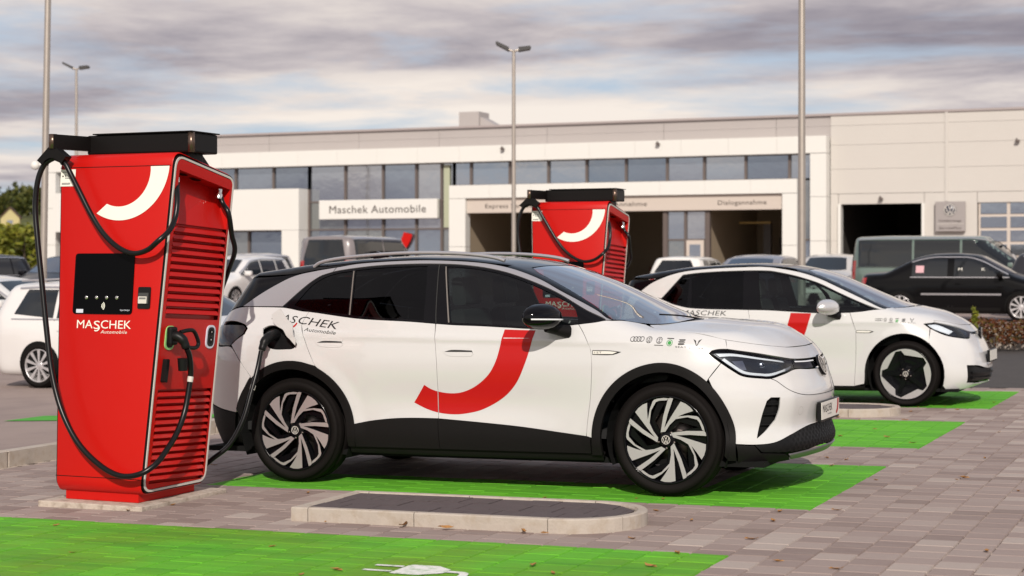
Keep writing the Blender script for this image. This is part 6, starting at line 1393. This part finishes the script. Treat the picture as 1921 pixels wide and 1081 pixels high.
def simple_car(name, label, cat, kind, col, loc, head, L=4.3, W=1.78, Hh=1.46, wb=2.6, oh=.8, tail_m=M_TAILR, strip=None, rails=False, group='cars parked on the back lot', wind=M_BGGLASS):
    """body skin with window, lamp and trim panels laid on it; head = heading in degrees"""
    global RA, FA
    B = generic_body(kind, L, W, Hh, wb, oh); ra0, fa0 = RA, FA; RA = B.x0+1.0; FA = B.x1-1.0
    root = thing(name, label, cat, loc, (0, 0, math.radians(head)), group); pm = mat('paint_%03d%03d%03d' % tuple(int(c*999) for c in col), col, .3, coat=.9 if max(col) > .1 else .3, spec=.5 if max(col) > .1 else .1)
    shell('body', B, pm, root, 0, B.x0+.005, B.x1-.005, 64, -62, 34, .58)
    zb, hb = B.zb, B.hb; d0 = {'van': .25, 'sedan': .95, 'wagon': .30, 'hatch': .30}[kind]
    def both(nm, proj, L3, m, off=.004, h=.08, **k):
        for s in (-1, 1): panel(nm, B, proj, L3, m, root, off=off, h=h, gap=0, lip=.003, sgn=s, **k)
    # side windows follow the roof line
    xa, xb = B.x0+d0, {'van': B.x1-.85, 'sedan': B.x0+3.22, 'wagon': B.x0+3.45, 'hatch': B.x0+2.95}[kind]
    ztop = lambda x: float(B.top(x))-.11
    cuts = {'van': [xa, xa+1.5, xa+2.75, xb], 'sedan': [xa+.22, xa+1.02, xa+1.1, xb], 'wagon': [xa+.22, xa+.95, xa+1.80, xb], 'hatch': [xa+.12, xa+.75, xa+1.55, xb]}[kind]
    def win(a, b):
        z0 = zb+.03; n = 6; rear = a < cuts[0]+.1 and kind in ('wagon', 'hatch'); xs = np.linspace(a+(.16 if rear else 0), b, n); t = [(x, max(z0+.02, min(ztop(x), hb-.13))) for x in xs]; return S3(B, [(a, z0+(.05 if rear else 0))]+t+[(b, z0)])
    for a, b in zip(cuts[:-1], cuts[1:]):
        if b-a > .2: both('side_window', 'side', win(a+.03, b-.03), M_BGGLASS)
    # windscreen and rear window from above / behind
    wt, wbz = {'van': (B.x1-1.42, B.x1-.74), 'sedan': (B.x0+2.62, B.x0+3.28), 'wagon': (B.x0+2.82, B.x0+3.53), 'hatch': (B.x0+2.36, B.x0+3.03)}[kind]
    ww = B.w-.22; h2 = [(wt, 0), (wt-.02, -ww+.14), (wbz-.10, -ww+.02), (wbz, -ww*.6), (wbz+.03, 0)]; panel('windscreen', B, 'top', h2+[(x, -y) for x, y in h2[::-1] if abs(y) > 1e-6], wind, root, off=.004, h=.1, gap=0, lip=0, is2d=True)
    if kind == 'sedan':
        h2 = [(B.x0+.72, 0), (B.x0+.76, -ww+.04), (B.x0+1.22, -ww+.16), (B.x0+1.25, 0)]; panel('rear_window', B, 'top', h2+[(x, -y) for x, y in h2[::-1] if abs(y) > 1e-6], M_BGGLASS, root, off=.004, h=.1, gap=0, lip=0, is2d=True)
    else:
        f = .62*1.2; zt = hb-.13; panel('rear_window', B, 'rear', [(-f, zb+.06), (f, zb+.06), (f*.86, zt), (-f*.86, zt)], M_BGGLASS, root, off=.004, h=.08, gap=0, lip=0, is2d=True)
    zl = .80 if kind != 'van' else 1.05; zh = .22 if kind != 'van' else .5
    for s in (-1, 1):
        panel('tail_lamp', B, 'rear', [(.70, zl-zh*.5), (.93, zl-zh*.5), (.95, zl+zh*.5), (.70, zl+zh*.5)], tail_m, root, off=.005, h=.06, gap=0, lip=.003, is2d=True, sgn=s)
        panel('headlamp', B, 'front', [(.48, .58), (.86, .62), (.90, .74), (.50, .70)], M_HLIN, root, off=.005, h=.06, gap=0, lip=.003, is2d=True, sgn=s)
    panel('rear_plate', B, 'rear', [(-.28, .55), (.28, .55), (.28, .66), (-.28, .66)], M_PLATE, root, off=.008, h=.1, gap=0, lip=.006, is2d=True, smooth=False)
    panel('front_grille', B, 'front', [(-.40, .55), (.40, .55), (.42, .69), (-.42, .69)], M_PLAS, root, off=.005, h=.1, gap=0, lip=0, is2d=True)
    panel('front_plate', B, 'front', [(-.28, .40), (.28, .40), (.28, .50), (-.28, .50)], M_PLATE, root, off=.012, h=.1, gap=0, lip=.006, is2d=True, smooth=False)
    both('lower_trim', 'side', S3(B, [(.42, .20), (wb-.42, .20), (wb-.42, .29), (.42, .29)]), M_CLAD)
    for a in cuts[1:-1]:
        if kind != 'van': both('door_gap', 'side', S3(B, [(a-.006, .30), (a+.006, .30), (a+.006, zb), (a-.006, zb)]), M_SHUT, off=.002, smooth=False)
        both('door_handle', 'side', S3(B, [(a+.06, zb-.14), (a+.25, zb-.14), (a+.25, zb-.11), (a+.06, zb-.11)]), pm, off=.014)
    for s in (-1, 1):
        line_strip('window_trim', B, 'side', S3(B, [(x, max(zb+.05, min(ztop(x), hb-.12))+.022) for x in np.linspace(cuts[0]+.02, xb-.03, 9)]), .022, M_SILV, root, .010, s); line_strip('window_trim', B, 'side', S3(B, [(cuts[0], zb+.012), (xb, zb+.012)]), .016, M_SILV if kind != 'van' else M_SHUT, root, .010, s)  # silver trim; the upper strip also paints a roofline highlight
    if strip: both('side_strip', 'side', S3(B, [(.45, zb-.36), (wb-.40, zb-.36), (wb-.40, zb-.325), (.45, zb-.325)]), strip, off=.008, smooth=False)
    if rails:
        for s in (-1, 1): P = [(x, s*(B.w-.30), float(B.top(x))+.02) for x in np.linspace(B.x0+.5, B.x0+2.5, 10)]; m2 = MB(); m2.tube(P, .015, 6); m2.build('roof_rail', M_SILV, root)
    for x in (0, wb):
        for s in (-1, 1):
            both if False else None
            panel('wheel_arch', B, 'side', S3(B, [(x+.335*math.cos(a), max(.17, B.r+.335*math.sin(a))) for a in np.linspace(-.45, math.pi+.45, 22)]), M_UNDER, root, off=.003, h=.12, gap=0, lip=0, sgn=s, corner=60)
            wheel('spoke', root, (x, s*(B.w-.082), B.r), R=B.r, rim=.225, w=.205, side=s)
    for s in (-1, 1):
        c = (xb-.18, s*(B.w+.09), zb+.07); m2 = MB(); m2.box((c[0]-.06, c[1]-.10, c[2]-.06), (c[0]+.07, c[1]+.10, c[2]+.07), .04); m2.build('door_mirror', pm, root, 60)
    RA, FA = ra0, fa0; return root, B
LZ = GB
simple_car('parked_car', 'white estate car with roof rails parked behind the near charging post', 'car', 'wagon', (.72, .70, .68), (-15.1, 20.0, -.155), 0, 4.75, 1.82, 1.47, 2.79, 1.02, rails=True)
simple_car('parked_car', 'white hatchback behind the estate car at the far left', 'car', 'hatch', (.70, .69, .67), (-21.5, 24.6, -.12), 0, 4.2, 1.76, 1.47, 2.6, .75)
simple_car('parked_car', 'dark saloon at the far left edge, partly out of the picture', 'car', 'hatch', (.004, .004, .006), (-29.6, 35.6, LZ), -90, 4.3, 1.80, 1.47, 2.6, .8, wind=M_BGGLASS)
simple_car('parked_car', 'dark car with blue sky in its windscreen left of the near charging post', 'car', 'hatch', (.005, .005, .007), (-26.9, 36.6, LZ), -90, 4.3, 1.80, 1.48, 2.6, .8, wind=M_BGSKY)
simple_car('parked_car', 'white hatchback facing the camera beside the grey van', 'car', 'hatch', (.74, .72, .70), (-25.0, 41.0, LZ), -90, 4.1, 1.74, 1.44, 2.55, .7)
simple_car('parked_car', 'pale silver car roof behind the white hatchback by the building', 'car', 'hatch', (.42, .41, .43), (-29.0, 48.0, LZ), -90, 4.2, 1.76, 1.56, 2.6, .8)
simple_car('parked_van', 'grey van with dark rear window facing the building', 'van', 'van', (.20, .175, .175), (-22.2, 40.6, LZ), 90, 4.9, 1.90, 1.98, 3.0, 1.0)
simple_car('parked_car', 'white car with red tail lamps seen from behind, right of the far charging post', 'car', 'hatch', (.76, .74, .70), (-15.35, 49.0, LZ), 90, 4.2, 1.78, 1.45, 2.6, .8)
simple_car('parked_car', 'dark silver car with blue sky in its windscreen behind the roof of the second white car', 'car', 'hatch', (.20, .19, .21), (-11.5, 44.2, LZ), -90, 4.2, 1.80, 1.46, 2.6, .8, wind=M_BGSKY)
simple_car('parked_car', 'pale car standing behind the dark silver car near the gates', 'car', 'hatch', (.52, .49, .46), (-11.2, 51.5, LZ), -90, 4.2, 1.80, 1.52, 2.6, .8)
simple_car('parked_van', 'long green van parked sideways behind the black saloon', 'van', 'van', (.115, .165, .14), (-8.9, 47.4, LZ), 0, 5.3, 1.90, 1.98, 3.4, 1.0)
bk, BB = simple_car('parked_car', 'black saloon with pale side strip in front of the green van', 'car', 'sedan', (.002, .002, .0025), (-6.81, 38.1, LZ), 0, 4.38, 1.74, 1.45, 2.51, .95, strip=M_SILV)
for s, x, w in (('M', 1.22, .08), ('K', 1.70, .07)):
    V, F = text_mesh(s, 1.0, 0, 1, 0); W_ = max(v[0] for v in V); decal('window_lettering', BB, [(x+a/W_*w, 1.07+b/.73*.06) for a, b in V], F, M_WHITE, bk, off=.009)
decal('window_sticker', BB, [(.33, 1.02), (.50, 1.02), (.50, 1.17), (.33, 1.17)], [(0, 1, 2, 3)], mat('pink_sticker', (.6, .35, .38), .5), bk, off=.009)
simple_car('parked_car', 'dark car behind the black saloon at the right edge', 'car', 'hatch', (.03, .03, .036), (-4.3, 41.5, LZ), 0, 4.3, 1.76, 1.50, 2.6, .8)
# ---------------------------------------------------------------- lamp posts
M_GALV = mat('galvanised_steel', (.46, .41, .36), .42, metal=.65, var=.12, vscale=10)
M_LAMPD = mat('lamp_housing_dark', (.035, .033, .033), .5)
def lamp_post(label, x, y, z0, h, r=.055, heads=True, tilt_y=0.0, span=.5, cam_z=None):
    root = thing('lamp_post', label, 'lamp post', (x, y, z0), (0, tilt_y, 0), 'lamp posts round the car park')
    mb = MB(); mb.tube([(0, 0, 0), (0, 0, 1.2), (0, 0, h)], [r*1.15, r, r*.72], 14); mb.build('pole', M_GALV, root)
    MB().box((-.16, -.16, -.02), (.16, .16, .03), .01).build('base_plate', M_GALV, root)
    mb = MB(); mb.box((-.045, -r-.004, .7), (.045, -r+.02, 1.05), .005); mb.build('access_door', M_GALV, root)
    if heads:
        u = Vector((CY, SY, 0))
        for s, t, ln in ((-1, .50, .36), (1, .22, .30)):
            mb = MB(); a = Vector((0, 0, h-.02)); b = a+u*s*.16+Vector((0, 0, .05)); mb.tube([a, b], .03, 8); mb.build('arm', M_GALV, root)
            q = [(0, -.05), (ln, -.06), (ln+.03, -.02), (ln, .03), (0, .06)]; c, sn = math.cos(t), math.sin(t); mb = MB(); n = len(q); V = []
            for d in (-.16, .16):
                for p, zz in q: e = u*s*(.12+p*c-zz*sn*s*0)+Vector((0, 0, h+.02+zz*c+p*math.tan(t)*.9)); V.append(e+Vector((-SY, CY, 0))*d)
            mb.add([tuple(v) for v in V], [(i, (i+1) % n, n+(i+1) % n, n+i) for i in range(n)]+[tuple(range(n))[::-1], tuple(range(n, 2*n))]); mb.build('lamp_head', M_LAMPD, root)
    if cam_z:
        mb = MB(); mb.tube([(0, 0, cam_z), (-.10, -.04, cam_z+.02)], .02, 8); mb.lathe([(0, -.08), (.06, -.06), (.085, 0), (.06, .06), (0, .08)], 'z', 16, (-.16, -.06, cam_z)); mb.build('dome_camera', M_CLADW, root)
    return root
lamp_post('tall steel pole with a white dome camera behind the near charging post', -19.28, 24.45, -.1, 11.0, .062, False, math.radians(1.2), cam_z=3.35)
lamp_post('twin head lamp post at the far left behind the near charging post', -37.4, 49.3, GB, 8.0, .06)
lamp_post('twin head lamp post standing in front of the glass facade', -17.16, 40.5, GB, 6.65, .06)
lamp_post('tall lamp post rising out of the picture behind the second white car', -7.1, 29.6, gz(-7.1), 10.5, .068, False)
# ---------------------------------------------------------------- vegetation
def leaf_cloud(n, centre, rad, size, rng, flat=1.0, hollow=.35):
    """many small leaf quads spread through clumps of an ellipsoid"""
    V = []; F = []; C = np.array(centre); R = np.array(rad)
    k = max(6, n//70); cl = rng.normal(size=(k, 3)); cl /= np.linalg.norm(cl, axis=1, keepdims=True); cl *= (hollow+(1-hollow)*rng.random((k, 1))**.5)*.85; cr = .22+.2*rng.random(k)
    for i in range(n):
        j = rng.integers(k); d = rng.normal(size=3); d /= np.linalg.norm(d); p = C+R*(cl[j]+d*cr[j]*rng.random()**.4)
        u = rng.normal(size=3); u[2] *= .5; u /= np.linalg.norm(u); w = np.cross(u, rng.normal(size=3)); w /= np.linalg.norm(w); s = size*(.6+.8*rng.random())
        b = len(V); V += [p-u*s, p+w*s*.55, p+u*s, p-w*s*.55]; F.append((b, b+1, b+2, b+3))
    return V, F
def leaf_mat(name, a, b, c):
    m = bpy.data.materials.new(name); m.use_nodes = True; t = m.node_tree; bs = t.nodes['Principled BSDF']; g = t.nodes.new('ShaderNodeNewGeometry'); n = t.nodes.new('ShaderNodeValToRGB'); e = n.color_ramp.elements; e.new(.5)
    for el, (p, q) in zip(e, ((0, a), (.5, b), (1, c))): el.position = p; el.color = (*q, 1)
    t.links.new(g.outputs['Random Per Island'], n.inputs[0]); t.links.new(n.outputs[0], bs.inputs['Base Color']); bs.inputs['Roughness'].default_value = .6; bs.inputs['Specular IOR Level'].default_value = .25
    bs.inputs['Subsurface Weight'].default_value = 0.0; return m
M_LEAFD = leaf_mat('dark_conifer_leaf', (.035, .05, .010), (.065, .075, .014), (.10, .095, .02))
M_LEAFY = leaf_mat('bright_bush_leaf', (.10, .13, .012), (.17, .18, .018), (.24, .22, .03))  # bright yellow-green leaf tones, picked per leaf
M_LEAFR = leaf_mat('red_hedge_leaf', (.07, .022, .010), (.13, .040, .014), (.10, .085, .02))
M_BARK = mat('bark', (.07, .05, .035), .9, bump=.5, bscale=20)
def tree(label, name, x, y, z0, h, rad, m, n, size, seed, group, trunk=.25):
    rng = np.random.default_rng(seed); root = thing(name, label, 'tree' if 'tree' in name else 'bush', (x, y, z0), (0, 0, 0), group)
    mb = MB(); mb.tube([(0, 0, -1), (.03*h*.1, 0, h*.4), (0, .02, h*.85)], [trunk, trunk*.7, trunk*.15], 8)
    for k in range(5): a = k*1.3+seed; mb.tube([(0, 0, h*(.25+.1*k)), (math.cos(a)*rad*.6, math.sin(a)*rad*.6, h*(.4+.1*k))], [trunk*.35, trunk*.08], 6)
    mb.build('trunk', M_BARK, root); V, F = leaf_cloud(n, (0, 0, h*.55), (rad, rad, h*.48), size, rng); mb = MB(); mb.add(V, F); mb.build('crown', m, root); return root
# wooded hill far behind
def hill_z(d): return -1.2+28*float(sstep(250, 900, np.array(d)))
FV = np.array([-SY, CY]); RV = np.array([CY, SY])
mb = MB(); ds = [180, 300, 420, 540, 660, 780, 900, 1050]; ls = np.linspace(-800, 300, 12)
mb.add([(*(FV*d+RV*l), hill_z(d)) for d in ds for l in ls], [(i*12+j, i*12+j+1, (i+1)*12+j+1, (i+1)*12+j) for i in range(7) for j in range(11)], True); ho = mb.build('hill', mat('hill_meadow', (.12, .13, .03), .9, var=.3, vscale=.02)); ho['kind'] = 'structure'; ho['label'] = 'low wooded hill on the horizon at the left'
rng = np.random.default_rng(11); mb = MB()
for k in range(230):
    d = rng.uniform(640, 930); l = rng.uniform(-.335, -.215)*d; p = FV*d+RV*l; h = rng.uniform(9, 14); V, F = leaf_cloud(150, (p[0], p[1], hill_z(d)+h*.5), (h*.26, h*.26, h*.52), 1.0, rng); mb.add(V, F)
wd = mb.build('woodland', M_LEAFD); tag(wd, 'dark evergreen woodland covering the hill at the far left', 'woodland', kind='stuff')
d = 610; p = FV*d+RV*(-.2903*d); hs = thing('hill_house', 'small house with brown roof on the wooded hillside at the left', 'house', (p[0], p[1], hill_z(d)-.3), (0, 0, .6))
mb = MB(); mb.box((-3.2, -4, 0), (3.2, 4, 3.4)); mb.prism([(-3.2, 3.4), (3.2, 3.4), (0, 6.4)], 'y', -4, 4); mb.build('wall', mat('cream_render', (.52, .44, .22), .8), hs)
mb = MB(); mb.prism([(-3.8, 3.0), (-3.5, 2.9), (0, 6.5), (3.5, 2.9), (3.8, 3.0), (0, 6.95)], 'y', -4.5, 4.5); mb.build('roof', mat('brown_tiles', (.10, .05, .035), .8), hs); MB().box((-1, -4.06, 1), (1, -4.01, 2.3)).build('window', M_PANE, hs)
for k, (u, d, h, rd) in enumerate(((-25, 88, 3.3, 1.9), (8, 92, 3.6, 1.8), (45, 86, 3.2, 1.7), (78, 90, 3.4, 1.9), (112, 95, 3.5, 1.9))):
    p = FV*d+RV*((u-960)/FPX*d); tree(['leftmost sunlit green bush behind the parked cars', 'second sunlit green bush from the left edge', 'third sunlit green bush below the hillside house', 'sunlit green bush beside the steel pole', 'sunlit green bush hidden behind the near charging post'][k], 'bush', p[0], p[1], GB, h, rd, M_LEAFY, 1500, .16, k+3, 'sunlit bushes beyond the back lot', .08)
# clipped red hedge
rng = np.random.default_rng(5); hg = thing('hedge', 'clipped reddish hedge in front of the black saloon', 'hedge', (0, 31.3, gz(0)))
V, F = [], []
for k in range(11000):
    x = rng.uniform(-5.2, 4); y = rng.uniform(-.42, .42); z = (.06+.44*rng.random()**.6)*(1-.12*abs(y)/.42)+.03*math.sin(x*7)+.02*math.sin(x*17+y*9); u = rng.normal(size=3); u /= np.linalg.norm(u); w = np.cross(u, rng.normal(size=3)); w /= np.linalg.norm(w); s = .022+.022*rng.random(); p = np.array([x, y, z]); b = len(V); V += [p-u*s, p+w*s*.6, p+u*s, p-w*s*.6]; F.append((b, b+1, b+2, b+3))
mb = MB(); mb.add(V, F); mb.build('foliage', M_LEAFR, hg)
mb = MB()
for k in range(40): x = -5.1+k*.23; mb.tube([(x, 0, 0), (x+.05, .05, .3)], [.012, .005], 5)
mb.build('stems', M_BARK, hg)['kind'] = 'stuff'
wdp = thing('weed', 'tall thin green weed growing beside the red hedge', 'plant', (-4.35, 30.85, gz(-4.3))); V, F = leaf_cloud(160, (0, 0, .50), (.09, .09, .34), .035, rng); mb = MB(); mb.add(V, F); mb.build('leaves', M_LEAFY, wdp); mb = MB(); mb.tube([(0, 0, 0), (.02, 0, .8)], [.008, .003], 5); mb.build('stem', M_LEAFY, wdp)
# fallen leaves on the paving
M_FALL = leaf_mat('dry_leaf', (.22, .09, .03), (.34, .16, .05), (.42, .25, .09))
lv = []
for sd in range(3):
    V = []; n = 7; a = .022
    pts = [(-1.2, 0), (-.7, .42), (.1, .55), (.9, .25), (1.35, 0), (.8, -.35), (-.1, -.5), (-.8, -.35)]; r2 = np.random.default_rng(sd)
    V = [(a*x, a*y, .004+.010*abs(y)*(1 if sd else .4)+.004*r2.random()+.006*(abs(x) > .9)) for x, y in pts]+[(0, 0, .003), (-a*1.75, .003, .006)]
    me = bpy.data.meshes.new('fallen_leaf'); me.from_pydata(V, [], [(i, (i+1) % 8, 8) for i in range(8)]+[(0, 9, 8)]); me.materials.append(M_FALL); lv.append(me)
rng = np.random.default_rng(21); k = 0
while k < 110:
    x, y = rng.uniform(-8.5, -.9), rng.uniform(7.2, 19.5); u, v, d = pix(x, y, gz(x))
    if not (0 < u < 1921 and v < 1081) or covered(x, y) or (-7.25 < x < -2.5 and 10.7 < y < 12.6): continue
    o = bpy.data.objects.new('fallen_leaf', lv[k % 3]); link(o); o.location = (x, y, gz(x)); s = rng.uniform(.55, 1.35); o.scale = (s, s, s); o.rotation_euler = (0, -tilt, rng.uniform(0, 6.28)); tag(o, 'small dry brown leaf lying on the paving', 'leaf', 'fallen leaves on the paving'); k += 1
for x, y, s in ((-4.5, 8.99, 1.9), (-4.22, 8.985, 1.6), (-3.75, 8.98, 1.5), (-3.62, 8.97, .9), (-5.02, 8.99, .7)):
    o = bpy.data.objects.new('fallen_leaf', lv[k % 3]); link(o); o.location = (x, y, gz(x)+.008); o.scale = (s, s, s); o.rotation_euler = (.4, 0, k*1.7); tag(o, 'larger dry brown leaf caught along the kerb of the near island', 'leaf', 'leaves along the island kerb'); k += 1
